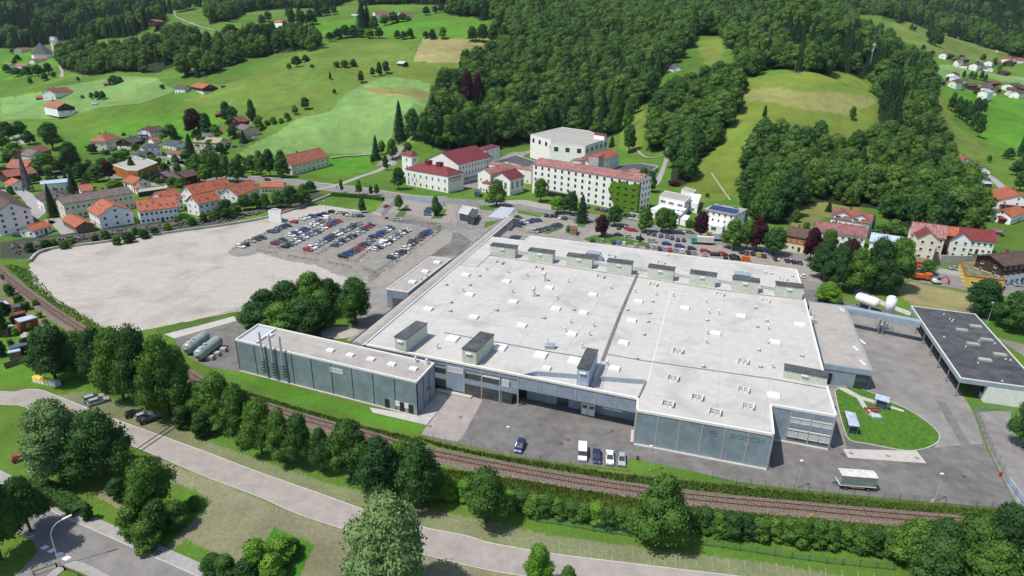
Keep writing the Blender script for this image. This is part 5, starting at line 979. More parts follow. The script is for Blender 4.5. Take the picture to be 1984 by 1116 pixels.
# ---- houses. eave ends, depth, eave height, rise, options
HS = [
 ((62,405),(15,373), 14, 10, 4, dict(roof='tiles_brown', wall='plaster_white', rows=4, ns=3, label='tall white apartment block with brown gable roof at the left edge', cat='apartment block', ch=1)),
 ((121,397),(259,374), 12, 7.6, 2.6, dict(roof='tiles_greybrown', wall='plaster_cream', rows=2, nf=13, label='long cream apartment house with a brown roof and four chimneys', cat='apartment block', ch=3)),
 ((167,406),(189,420), 15, 6, 4, dict(wall='plaster_white', rows=2, ns=3, rl=5, label='orange roofed terrace end house with its gable to the gravel lot', ch=0)),
 ((267,411),(346,402), 13, 6.2, 4.2, dict(roof='tiles_orange', rows=2, nf=8, rl=6, label='widest orange roofed terrace row facing the gravel lot', cat='terraced house', name='terraced_house', ch=0)),
 ((318,392),(356,383), 12, 6.2, 4.2, dict(rows=2, nf=4, rl=3, label='orange roofed terrace set back behind the widest row', cat='terraced house', name='terraced_house', ch=0)),
 ((383,397),(430,387), 11, 6, 3.6, dict(rows=2, nf=4, rl=3, label='short orange roofed terrace standing nearest the river bank', cat='terraced house', name='terraced_house', ch=0)),
 ((373,378),(452,361), 11, 6, 4, dict(rows=2, nf=7, rl=4, label='long orange roofed terrace with a grey dormer behind the short one', cat='terraced house', name='terraced_house', ch=0)),
 ((461,380),(506,364), 12, 6, 4.2, dict(rows=2, nf=4, rl=4, label='orange roofed terrace furthest right beside the trees', cat='terraced house', name='terraced_house', ch=0)),
 ((503,363),(549,363), 8, 4, 2, dict(rows=1, nf=6, wall='plaster_cream', label='low orange roofed garage row behind the right terrace', cat='garage', name='garage', ch=0)),
 ((66,449),(103,436), 8, 2.8, 1.8, dict(rows=1, nf=4, label='orange roofed garage row in front of the tall apartment block', cat='garage', name='garage', ch=0)),
 ((118,426),(146,442), 8, 2.8, 2, dict(rows=0, wall='wood', label='orange roofed garage with a white gable near the river bank', cat='garage', name='garage', ch=0)),
 ((156,372),(182,369), 10, 5, 2.8, dict(roof='tiles_orange2', rows=1, label='small house with a faded orange roof behind the long cream block', ch=2)),
 ((236,351),(256,357), 10, 5, 2.6, dict(roof='tiles_orange', rows=2, label='white house with orange roof and big gable windows behind the long cream block')),
 ((253,361),(263,367), 6, 3, 2, dict(roof='tiles_orange', rows=1, label='little orange roofed annex in front of the white gable house', ch=0, cat='annex', name='annex')),
 ((288,347),(310,341), -17, 4, 4.2, dict(roof='tiles_greybrown', wall='plaster_cream', rows=1, label='broad chalet with a grey brown roof and dark wooden gable', upper='wood_dark')),
 ((359,345),(389,338), 13, 4.5, 2.8, dict(roof='tiles_brown', wall='wood_dark', rows=1, label='dark brown timber barn beside the trees north of the terraces', cat='barn', name='barn', ch=0)),
 ((205,275),(237,267), 13, 7, 4.6, dict(roof='tiles_orange2', wall='plaster_cream', kind='hip', rows=2, label='cream house with a steep hipped red brown roof at the meadow edge', ch=2)),
 ((254,278),(297,268), 13, 4.5, 3.2, dict(roof='tiles_darkgrey', wall='plaster_white', rows=1, upper='wood_dark', label='long chalet with a dark grey roof and wooden gable')),
 ((290,256.5),(322,251), 12, 8, 2.8, dict(roof='tiles_brown', rows=3, nf=4, balc=2, label='white three storey house with brown roof and dark balconies', ch=1)),
 ((296,273),(312,271), 8, 3, 2, dict(rows=0, label='small house with a bright orange roof below the three storey house', ch=0)),
 ((276,288),(313,285), 11, 6, 2.4, dict(roof='tiles_darkgrey', kind='hip', rows=2, label='white villa with a slate hipped roof', ch=0)),
 ((266,300),(292,296), 8, 3.6, 1.6, dict(roof='tiles_darkgrey', kind='hip', rows=1, label='low slate roofed annex in front of the white villa', ch=0, cat='annex', name='annex')),
 ((313,279.5),(339,283), 11, 3.6, 3, dict(roof='tiles_darkgrey', rows=1, label='dark grey roofed bungalow with one roof window', rl=1, ch=0)),
 ((321,297),(352,301), 7, 2.9, 1.6, dict(roof='tiles_redbrown', rows=0, label='red roofed garage row with light blue doors', cat='garage', name='garage', ch=0)),
 ((389,257),(429,257), 13, 5, 3.4, dict(kind='hip', roof='tiles_orange2', rows=1, label='house with a low orange hipped roof by the tower crane', ch=1)),
 ((372,275),(424,278), 12, 8, 3, dict(roof='wood_pale', wall='plaster_cream', rows=2, label='unfinished house with pale roof boards and scaffolding', ch=0, cat='building site', name='house_shell')),
 ((453,248.5),(471.6,253), 13, 6.5, 2.8, dict(roof='tiles_greybrown', wall='plaster_beige', rows=2, ns=0, label='beige house with a blank gable next to the pale green field')),
 ((466,238),(484,234), 12, 5, 3.6, dict(roof='tiles_redbrown', wall='wood_dark', rows=1, label='dark timber chalet with white gable boards', ch=0)),
 ((415,222),(434,222.5), 7, 3, 2.4, dict(roof='tiles_redbrown', wall='wood_dark', rows=0, label='small hut with red brown roof in the meadow behind the big copper beech', cat='hut', name='hut', ch=0)),
 ((498,232),(514,229), 7, 3.2, 2.2, dict(roof='tiles_orange2', wall='plaster_white', rows=0, upper='wood_dark', label='little chalet at the corner of the pale green field', cat='hut', name='hut', ch=0)),
 ((437,279),(464,274.5), 6.5, 2.8, 1.5, dict(roof='tiles_redbrown', rows=1, label='red roofed garage with cars in front at the field edge', cat='garage', name='garage', ch=0)),
 ((565,322),(639,304), 15, 6, 5.6, dict(roof='tiles_orange2', wall='plaster_cream', rows=2, nf=8, label='big farmhouse with long orange brown roof between green fields', cat='farmhouse', name='farmhouse', ch=1)),
 ((59,302),(100,290), 13, 5, 3.6, dict(roof='tiles_redbrown', wall='wood', rows=1, label='barn with a red brown roof behind the church spire', cat='barn', name='barn', ch=0)),
 ((38,300),(58,304), 11, 6, 3.4, dict(roof='tiles_greybrown', rows=2, balc=1, label='white chalet with a dark roof left of the red brown barn', ch=0)),
 ((8,326),(50,327), 15, 3.2, 4.2, dict(roof='tiles_orange2', wall='wood', rows=1, label='broad orange roof behind the thin black spire', ch=0)),
 ((14.5,344),(73,335), 11, 3.6, 3.2, dict(roof='tiles_orange2', wall='wood_dark', rows=0, label='long low orange roofed building crossed by the spire', ch=0)),
 ((7,355),(20,361), 9, 3, 2.4, dict(roof='tiles_orange', rows=1, label='small orange roofed house at the foot of the spire', ch=0)),
 ((66,381),(81,390), 14, 5.5, 3.2, dict(roof='tiles_brown', rows=2, label='white house with dark brown roof between spire and cream block')),
 ((78,358),(134,353), 11, 5, .8, dict(roof='metal_blue', rows=1, nf=5, label='white parish hall with a low pale blue roof beside the spire', cat='parish hall', name='parish_hall', ch=0)),
 # ---- right side
 ((1520,456),(1572,465), 10, 6.5, 3, dict(roof='tiles_brown', wall='plaster_cream', rows=2, nf=4, upper='wood_orange', label='house with orange timber upper floor and brown roof beside the road', ch=1)),
 ((1578,449),(1680,461), 11, 6, 3.6, dict(roof='metal_pink', wall='plaster_white', rows=2, nf=8, label='long white house with a pinkish metal roof', ch=1)),
 ((1608,422),(1686,435), 13, 7, 3.8, dict(roof='tiles_redbrown', wall='plaster_white', rows=2, nf=6, label='big house with a brown roof and two white dormers above the pink roof', ch=1)),
 ((1684,468),(1762,480), 10, 5, 2.8, dict(roof='metal_blue', wall='plaster_white', rows=1, nf=6, label='white house with a pale blue metal roof', ch=1)),
 ((1764,455),(1834,464), 12, 10.5, 4.2, dict(roof='metal_rust', wall='plaster_cream', rows=4, nf=5, ww=(1,1.2), label='cream four storey house with a faded dark red roof and cross gable', ch=2)),
 ((1834,457),(1858,460), 10, 9, 3, dict(roof='metal_orange', wall='wood_dark', rows=0, label='orange roofed connecting barn between the cream and the red roofed house', cat='barn', name='barn', ch=0)),
 ((1856,463),(1931,471), 11, 6, 4, dict(roof='metal_red', wall='plaster_white', rows=2, nf=6, label='white house with a bright red metal roof and a front gable', ch=2)),
 ((1946,517),(2040,506), 13, 8.5, 2.4, dict(roof='tiles_brown', wall='plaster_white', rows=3, nf=8, upper='wood_dark', over=1.3, label='big white house with shallow brown roofs at the right edge', ch=1)),
 ((1911,371),(1934,388), 18, 8, 3.8, dict(roof='tiles_orange', wall='plaster_white', rows=3, ns=3, balc=2, label='large white chalet with orange roof and dark wooden balconies', ch=2)),
 ((1843,309),(1858,313), 10, 5, 3, dict(roof='tiles_orange', rows=1, label='uppermost orange roofed house at the end of the right hand lane', ch=1)),
 ((1862,320),(1884,329), 12, 6, 3.2, dict(roof='tiles_redbrown', rows=2, balc=1, label='white chalet with a red roof behind the wooded hill', ch=1)),
 ((1880,345),(1893,349), 8, 3, 1.8, dict(roof='tiles_orange', rows=0, label='white garage with a small orange roof', cat='garage', name='garage', ch=0)),
 ((1888,355),(1925,357), 8, 2.8, .4, dict(roof='metal_blue', wall='wood_dark', rows=0, label='open carport with a flat dark blue roof', cat='carport', name='carport', ch=0)),
 ((1916,409),(1939,413), 6, 3, 1, dict(roof='tiles_darkgrey', wall='plaster_yellow', rows=0, label='small yellow shed with a dark roof in front of the big chalet', cat='shed', name='shed', ch=0)),
 ((1962,422),(1992,412), 10, 4, 2.6, dict(roof='tiles_orange', rows=1, label='white garage with an orange roof at the right edge', cat='garage', name='garage', ch=0)),
 ((1938,425),(1952,426), 4.5, 2.4, 1.2, dict(roof='metal_red', wall='wood_dark', rows=0, label='tiny red roofed garden hut on the lawn', cat='hut', name='hut', ch=0)),
 ((1921,448),(1942,452), 5, 2, 1.0, dict(roof='tiles_greybrown', wall='brick_red', rows=0, label='low red garden hut with a grey roof', cat='hut', name='hut', ch=0)),
 ((1663,352),(1687,353), 6, 2.6, .6, dict(roof='tiles_darkgrey', wall='wood_dark', rows=0, label='dark hut hidden in the wood on the hillside', cat='hut', name='hut', ch=0)),
 # ---- farms and far villages
 ((106,181),(143,177), 14, 6, 4, dict(roof='tiles_redbrown', rows=1, nf=5, label='long farmhouse with red brown roof in the left meadow', cat='farmhouse', name='farmhouse', ch=1)),
 ((118,203),(146,208), -15, 5, 4, dict(roof='tiles_orange2', wall='plaster_white', rows=1, upper='wood_dark', label='barn with white base and dark wooden gable below the long farmhouse', cat='barn', name='barn', ch=0)),
 ((68,190),(88,190), 8, 2.6, 2, dict(roof='tiles_orange2', wall='wood', rows=0, label='small orange roofed hut left of the farm', cat='hut', name='hut', ch=0)),
 ((199,163),(212,163), 6, 2.6, 1.6, dict(roof='tiles_orange2', wall='wood', rows=0, label='tiny hut at a bush in the left meadow', cat='hut', name='hut', ch=0)),
 ((336,171),(357,172), 10, 5, 2.6, dict(roof='tiles_brown', rows=2, label='white farmhouse with a brown roof on the sloping meadow', ch=0)),
 ((368,168),(392,172), 15, 5.5, 3.6, dict(roof='tiles_orange', wall='plaster_white', rows=1, upper='wood_dark', label='farm barn with a bright orange roof on the sloping meadow', cat='barn', name='barn', ch=0)),
 ((427,167),(436,167), 4, 2, .5, dict(roof='tiles_darkgrey', wall='wood_dark', rows=0, label='dark field shed right of the orange roofed barn', cat='shed', name='shed', ch=0)),
 ((176,201),(187,201), 4, 2, .4, dict(roof='metal_light', wall='metal_light', rows=0, label='small grey trailer parked in the meadow by the farm', cat='trailer', name='trailer', ch=0)),
 ((117,85),(151,84), 12, 7, 4, dict(roof='tiles_redbrown', rows=1, label='white house with a red roof right behind the far church', ch=0)),
 ((41,97),(62,96), 10, 4, 3, dict(roof='tiles_orange2', rows=1, label='orange roofed house left of the far church', ch=0)),
 ((66,118),(102,117), 10, 4, 2.5, dict(roof='tiles_redbrown', rows=1, label='long low house with brown roof in front of the far church', ch=0)),
 ((6,124),(18,127), 8, 5, 2.5, dict(roof='tiles_orange2', rows=1, label='far house with an orange roof at the left edge', ch=0)),
 ((26,127),(50,128), 9, 4, 2.5, dict(roof='tiles_orange2', rows=1, label='far house with a long faded roof near the left edge', ch=0)),
 ((300,42),(319,43), 10, 4, 3, dict(roof='tiles_orange2', wall='wood_dark', rows=1, label='lone barn on the upper meadow at the forest edge', cat='barn', name='barn', ch=0)),
 ((425,61),(440,61), 8, 3, 2, dict(roof='tiles_brown', wall='wood_dark', rows=0, label='dark huts at the end of the gravel track', cat='hut', name='hut', ch=0)),
 ((440,57),(452,57), 8, 3, 2, dict(roof='tiles_greybrown', wall='wood_dark', rows=0, label='second hut just behind the end of the gravel track', cat='hut', name='hut', ch=0)),
 ((483,50),(497,50), 8, 4, 2.5, dict(roof='tiles_redbrown', wall='wood', rows=0, label='brown roofed hut at the dark wood above the meadow', cat='hut', name='hut', ch=0)),
 ((527,44),(548,43), 10, 4, 3, dict(roof='tiles_orange2', rows=0, label='orange roofed house half hidden by trees on the ridge', ch=0)),
 ((726,26),(754,27), 14, 5, 4, dict(roof='tiles_redbrown', rows=1, label='left one of the far brown roofed farm buildings on the ridge', cat='farmhouse', name='farmhouse', ch=0)),
 ((777,27),(800,28), 12, 4, 3.5, dict(roof='tiles_redbrown', rows=1, label='right one of the far brown roofed farm buildings on the ridge', cat='farmhouse', name='farmhouse', ch=0)),
 ((680,26),(698,26), 10, 3, 2, dict(roof='tiles_greybrown', rows=0, label='low white shed left of the spruces on the ridge', cat='shed', name='shed', ch=0)),
 ((768,123),(781,124), 7, 3, 2.2, dict(roof='metal_light', wall='wood_dark', rows=0, label='field hut with a bright metal roof on the middle meadow', cat='hut', name='hut', ch=0)),
 ((1003,62),(1024,63), 10, 4, 2.6, dict(roof='tiles_orange', wall='plaster_white', rows=0, label='house with a bright red roof peeking out of the central wood', ch=0)),
 ((1292,131),(1304,133), 9, 4, 3.5, dict(roof='tiles_darkgrey', wall='plaster_white', rows=1, label='white house with a steep dark roof on the forest track', ch=0)),
 ((1281,126),(1290,127), 7, 3.5, 2.5, dict(roof='tiles_darkgrey', wall='plaster_white', rows=1, label='second dark roofed house left of the forest track', ch=0)),
 ((1271,178),(1300,184), 12, 4, 3, dict(roof='tiles_brown', wall='plaster_white', rows=0, label='brown roof hidden between the trees below the small lawn', ch=0)),
]
for A, B, W, h, rise, o in HS: house(A, B, W, h, rise, **o)
# farmhouse timber part, cross gables, dormers
def dormer(A, w_, h_, dep, label_parent, roofm, wallm='plaster_white', zh=6, slope=.6): pass
# scatter of houses in the right hand valley village
VX = [(1789,150,16,'o'),(1802,150,14,'b'),(1797,157,20,'r'),(1823,159,22,'b'),(1843,160,14,'b'),(1857,153,10,'w'),(1868,157,16,'b'),(1878,165,18,'b'),(1893,171,18,'b'),(1905,164,16,'b'),(1917,170,20,'b'),(1932,162,18,'r'),(1934,174,16,'b'),(1950,165,20,'b'),(1962,173,18,'b'),(1973,180,16,'b'),(1988,172,18,'b'),(1900,178,12,'w'),(1926,179,12,'b'),(1792,123,26,'r'),
      (1825,105,12,'r'),(1853,120,12,'g'),(1871,116,16,'g'),(1866,127,18,'b'),(1884,126,14,'b'),(1916,120,20,'o'),(1953,114,18,'r'),(1950,120,14,'r'),(1976,117,18,'r'),(1918,133,16,'g'),(1955,141,9,'b'),(1857,145,8,'b'),(1985,182,18,'b')]
RM = dict(o='tiles_orange', r='tiles_redbrown', b='tiles_brown', w='metal_light', g='tiles_greybrown'); cn = dict(o='orange', r='red', b='brown', w='pale metal', g='grey brown'); seen = {}
for i, (x, y, w_, c) in enumerate(VX):
    dy = R.uniform(-1.5, 1.5)
    row = 'upper' if y < 135 else 'lower'; s_ = sum(1 for q_ in VX if q_[3] == c and (q_[1] < 135) == (y < 135) and q_[0] <= x)
    house((x-w_/2, y-dy/2), (x+w_/2, y+dy/2), R.uniform(10, 14)*R.choice((1, 1, -1)), R.uniform(4.5, 6), R.uniform(2.5, 3.6), roof=RM[c], wall=R.choice(('plaster_white','plaster','wood_dark')), rows=1, nf=2, ns=1, ch=0, door=False,
          label='far valley house with %s roof, %s such one from the left, %s row' % (cn[c], ORD[s_-1], row), group='houses of the far valley village')
# two big front gables on the cream and the white house, dormers on the brown one
def gablet(A, B, dep, h, rise, roof, wall, lab, rows, cat='annex'): house(A, B, dep, h, rise, roof=roof, wall=wall, rows=rows, ns=2, label=lab, ch=0, cat=cat, name='cross_gable', door=False)
def front_gable(A, w_, h, roof, wall, rows, parent_label):
    """gable projecting towards the viewer: A = foot of its ridge tip in sight, at height h"""
    z = G(*A, h).z; p = V2(P(*A, z+h)); return p, z
for A, w_, h, rise, dep, roof, wall, rows, lab, d2 in [((1803,449), 7.5, 12.0, 3.0, 8, 'metal_red', 'plaster_cream', 4, 'projecting centre gable of the cream four storey house', .2), ((1868,452), 8, 8.0, 3.2, 7, 'metal_red', 'plaster_white', 3, 'projecting front gable of the white house with the red roof', .2),
        ((1634,410), 8, 9, 1.8, 7, 'tiles_redbrown', 'plaster_white', 0, 'left wide dormer on the big brown roof', .2), ((1669,416), 7, 9, 1.8, 7, 'tiles_redbrown', 'plaster_white', 0, 'right wide dormer on the big brown roof', .2)]:
    z = G(*A, h+rise).z; tip = V2(P(*A, z+h+rise)); f = Vector((math.cos(ang), math.sin(ang))); back = Vector((-f.y, f.x)); c = tip+back*dep/2
    t = thing('dormer' if rows == 0 else 'front_gable', lab, 'dormer' if rows == 0 else 'gable', (c.x, c.y, z), ang); q = MB(); x0, x1, y0, y1 = -w_/2, w_/2, -dep/2, dep/2; b0_ = 0 if rows else h-2.2
    q.face([(x0+.3,y0+.4,b0_),(x1-.3,y0+.4,b0_),(x1-.3,y0+.4,h),(0,y0+.4,h+rise-.1),(x0+.3,y0+.4,h)]); q.face([(x1-.3,y0+.4,b0_),(x1-.3,y1,b0_),(x1-.3,y1,h),(x1-.3,y0+.4,h)]); q.face([(x0+.3,y1,b0_),(x0+.3,y0+.4,b0_),(x0+.3,y0+.4,h),(x0+.3,y1,h)]); link('wall', q.mesh('wall', [wall]), t)
    q = MB()
    for s_ in (-1, 1):
        f4 = [(s_*(w_/2+.1), y0, h-.2), (0, y0, h+rise), (0, y1, h+rise), (s_*(w_/2+.1), y1, h-.2)]; q.face(f4 if s_ < 0 else f4[::-1]); q.face([(p[0], p[1], p[2]+.15) for p in (f4[::-1] if s_ < 0 else f4)][::-1]); q.face([f4[0], f4[1], (f4[1][0], y0, f4[1][2]+.15), (f4[0][0], y0, f4[0][2]+.15)])
    link('roof', q.mesh('roof', [roof]), t)
    for r in range(max(1, rows)):
        for x in (-1.7, 1.7): link('window', window_mesh(1.1 if rows else 2.2, 1.3), t, (x, y0+.37, b0_+.7+r*(h/max(rows, 1)) if rows else h-1.6), 0)
# modern hall with the curved grey roof, spire, church, retaining wall, yellow shop, kiosk
flatb('sports_hall', 'modern hall with a large pale grey sweeping roof and orange wood front', 'hall', [(218,319),(247,329),(266,330),(305,314.5),(288,308),(266,304),(245,311)], 6.5, 'wood_orange', 'roof_grey', .3, 'white')
p = P(56,371); sp = thing('church_spire', 'slender black free standing spire on four short legs', 'spire', (p.x, p.y, 0)); q = MB()
for dx, dy in ((-1.7, -1.7), (1.7, -1.7), (1.7, 1.7), (-1.7, 1.7)): q.bar((p.x+dx, p.y+dy, 0), (p.x+dx*.9, p.y+dy*.9, 4), .35)
build(q, 'leg', ['dark'], sp); q = MB(); b4 = [(p.x+dx, p.y+dy, 3.2) for dx, dy in ((-1.7, -1.7), (1.7, -1.7), (1.7, 1.7), (-1.7, 1.7))]; top = (p.x, p.y, 24)
for i in range(4): q.face([b4[i], b4[(i+1) % 4], top])
q.face(b4[::-1]); build(q, 'needle', ['tiles_darkgrey'], sp); q = MB(); q.bar((p.x, p.y, 23.8), (p.x, p.y, 25.8), .12); q.bar((p.x-.6, p.y, 25), (p.x+.6, p.y, 25), .12); build(q, 'cross', ['dark'], sp)
g = G(86,112); chh = thing('church', 'far white church with a grey pyramid roof and twin white slabs as bell tower', 'church', (g.x, g.y, g.z)); q = MB(); r0 = 19
oct_ = [(g.x+r0*.85*math.cos(a*math.pi/3+.2), g.y+r0*.7*math.sin(a*math.pi/3+.2)) for a in range(6)]; q.prism(oct_, g.z-3, g.z+5); build(q, 'wall', ['plaster_white'], chh); q = MB()
o2 = [(g.x+r0*.9*math.cos(a*math.pi/3+.2), g.y+r0*.74*math.sin(a*math.pi/3+.2), g.z+5) for a in range(6)]
for i in range(6): q.face([o2[i], o2[(i+1) % 6], (g.x-2, g.y, g.z+20)])
build(q, 'roof', ['tiles_darkgrey'], chh)
for dx in (17, 21.5):
    q = MB(); x = g.x+dx; q.prism([(x-1.7, g.y-3), (x+1.7, g.y-3), (x+1.7, g.y+3), (x-1.7, g.y+3)], g.z-3, g.z+24); q.face([(x-1.7, g.y-3, g.z+24), (x+1.7, g.y-3, g.z+24), (x, g.y-3, g.z+28)]); q.face([(x-1.7, g.y-3, g.z+24), (x, g.y-3, g.z+28), (x, g.y+3, g.z+28), (x-1.7, g.y+3, g.z+24)]); q.face([(x+1.7, g.y-3, g.z+24), (x+1.7, g.y+3, g.z+24), (x, g.y+3, g.z+28), (x, g.y-3, g.z+28)])
    to = build(q, 'bell_tower', ['plaster_white'], chh); q = MB(); q.box(x-.7, x+.7, g.y-3.06, g.y-3.0, g.z+20, g.z+23); o = build(q, 'belfry_opening', ['dark'], chh)
pw = [P(a, b) for a, b in ((1799,507),(1820,513),(1870,514),(1925,513))]; q = MB(); ribbon_mesh([(p.x, p.y) for p in pw], 0, .6, 0, 4.2, mb=q); tag(build(q, 'retaining_wall', ['concrete']), 'grey concrete retaining wall below the red roofed house', 'wall')
flatb('shop', 'yellow shop building with a large mossy flat roof', 'shop', [(1861,505),(1872,533),(1948,543),(1922,503)], 4.2, 'plaster_yellow', 'roof_moss', .3, 'brick_red', rows=1, wn=(2.2,1.2), sp=4.5)
flatb('kiosk', 'red kiosk with a grassy flat roof under the cream house', 'kiosk', [(1758,503),(1798,510),(1797,496),(1762,490)], 3.8, 'red', 'roof_moss', .3, 'red', rows=1, wn=(2.4,1.5), sp=3.4)
flatb('transformer_house', 'small white transformer house with a grey roof at the edge of the gravel lot', 'substation', [(519,408),(543,411),(544,406),(531,403)], 5.4, 'white', 'roof_grey', .15, 'white')
flatb('bus_shelter', 'small brown roofed shelter at the path beside the hall corner', 'shelter', [(1104,442),(1117,445),(1119,439),(1108,437)], 3, 'wood', 'tiles_redbrown', .2, 'tiles_redbrown')
flatb('carport', 'long low grey roofed carport behind the terraces', 'carport', [(267,372),(322,364),(322,360),(272,366)], 3, 'wood_dark', 'roof_grey', .2, 'cap_white')
# allotment sheds at the left edge
for px, z, wl, rf_, lab in [([y7(0,360),y7(70,350),y7(45,328),y7(0,335)], 3, 'wood', 'metal_light', 'allotment hut with a pale sheet roof at the left edge'),
     ([y7(72,450),y7(190,420),y7(190,400),y7(75,425)], 2.8, 'wood_dark', 'metal_red', 'narrow allotment shed with a dull red roof'), ([y7(150,492),y7(285,455),y7(235,437),y7(112,468)], 3.4, 'brick_red', 'metal_blue', 'brown red garden house with a pale blue roof in the allotments'),
     ([y7(75,698),y7(208,665),y7(203,647),y7(75,672)], 2.8, 'wood_dark', 'glass_blue', 'garden shed with dark glazed roof panels'), ([y7(60,730),y7(155,712),y7(150,695),y7(62,712)], 2.4, 'wood', 'metal_blue', 'low blue roofed lean-to beside the glazed shed'),
     ([(0,586),(16,584),(14,577),(0,579)], 2.6, 'wood_dark', 'tiles_greybrown', 'dark roofed allotment hut uppermost at the left edge'), ([(22,598),(40,593),(38,587),(22,591)], 2.4, 'wood', 'roof_black', 'small dark grey allotment hut near the railway signal'), ([(0,640),(14,637),(12,629),(0,632)], 2.4, 'wood', 'tiles_redbrown', 'brown roofed allotment hut touching the left edge'), ([(40,655),(58,651),(56,644),(40,648)], 2.2, 'wood_pale', 'roof_grey', 'pale plank hut on the small allotment lawn'),
     ([y7(50,535),y7(100,528),y7(98,512),y7(52,515)], 2, 'wood', 'metal_blue', 'tiny blue roofed box in the allotment garden')]:
    flatb('garden_shed', lab, 'shed', px, z, wl, rf_, .1, rf_)
for i, (x, y, m_, lab) in enumerate([(265,550,'wood_pale','pale wooden table in the allotment garden'),(320,530,'metal_light','white cold frame beside the pale table'),(178,560,'blue_door','blue water barrel in the allotments'),(195,597,'metal_blue','light blue barrel further down the allotment path')]):
    p = P(*y7(x, y)); q = MB()
    if 'barrel' in lab: q.tube((p.x, p.y, 0), (p.x, p.y, 1.0), .4, .4, 10)
    else: q.box(p.x-1, p.x+1, p.y-.7, p.y+.7, .6, .75); [q.box(p.x+a-.06, p.x+a+.06, p.y+b-.06, p.y+b+.06, 0, .6) for a in (-.8, .8) for b in (-.5, .5)]
    tag(build(q, 'water_barrel' if 'barrel' in lab else 'garden_table', [m_]), lab, 'barrel' if 'barrel' in lab else 'table')
q = MB(); a = P(10,715); b = P(52,700); q.bar((a.x, a.y, .9), (b.x, b.y, .9), .1, 1.7); tag(build(q, 'plank_fence', ['wood']), 'brown plank fence at the lower edge of the allotments', 'fence')
# tower crane
p = P(434,282); cr = thing('tower_crane', 'yellow tower crane standing beside the unfinished house', 'crane', (p.x, p.y, 0)); q = MB(); H_ = 20
for dx, dy in ((-.5, -.5), (.5, -.5), (.5, .5), (-.5, .5)): q.bar((p.x+dx, p.y+dy, 0), (p.x+dx, p.y+dy, H_), .14)
for k in range(10): q.bar((p.x-.5, p.y-.5, k*2), (p.x+.5, p.y-.5, k*2+2), .08); q.bar((p.x+.5, p.y+.5, k*2), (p.x-.5, p.y+.5, k*2+2), .08)
q.box(p.x-1.5, p.x+1.5, p.y-1.5, p.y+1.5, 0, 1.2); build(q, 'mast', ['metal_light'], cr); q = MB()
J = Vector((p.x-22, p.y-2, H_+.6)); K0 = Vector((p.x+1.5, p.y, H_+.2)); q.bar(K0, J, .35, .35); q.bar(K0+Vector((0, 0, .9)), J, .15); q.bar(K0, K0+Vector((1.3, 0, 2.6)), .2)
build(q, 'jib', ['yellow_paint'], cr)
# radio mast and power poles
def mast(px, py, h, label, name='radio_mast'):
    g = G(px, py); t = thing(name, label, 'mast', (g.x, g.y, g.z)); q = MB()
    for a in range(3): q.bar((g.x+.8*math.cos(a*2.1), g.y+.8*math.sin(a*2.1), g.z), (g.x+.3*math.cos(a*2.1), g.y+.3*math.sin(a*2.1), g.z+h), .16)
    for k in range(int(h/2)): q.bar((g.x-.6, g.y, g.z+k*2), (g.x+.5, g.y+.3, g.z+k*2+2), .08)
    build(q, 'lattice', ['metal_light'], t); q = MB(); [q.box(g.x+a-.35, g.x+a+.35, g.y-.4, g.y+.2, g.z+b, g.z+b+1.8) for a, b in ((-.9, h-3), (.9, h-3), (0, h-6), (-.8, h-8))]; build(q, 'antenna', ['white'], t)
mast(1683,138,26,'grey lattice radio mast with white antennas at the wood edge')
POL = [(1538,146,11),(899,123,9),(612,30,10)]+[(x, y, 8) for x, y in ((160,150),(178,170),(268,180),(30,195),(100,215),(1879,190))]
wh = ['tall pale pole at the top of the right hand meadow', 'wooden pole at the edge of the mown yellow field', 'wooden pole on the upper ridge', 'thin pole above the left farm', 'thin pole right of the left farm', 'thin pole between the two left farms', 'thin pole at the left edge of the pale field', 'thin pole below the left farm barn', 'thin pole in the right hand meadow below the village']
for (x, y, h), lb in zip(POL, wh):
    g = G(x, y); q = MB(); q.tube((g.x, g.y, g.z-.5), (g.x, g.y, g.z+h), .16, .11, 6); q.bar((g.x-.9, g.y, g.z+h-.5), (g.x+.9, g.y, g.z+h-.5), .12); tag(build(q, 'power_pole', ['wood_pale']), lb, 'pole')
x1 = sheet(0, 835); y1 = sheet(1484, 280)
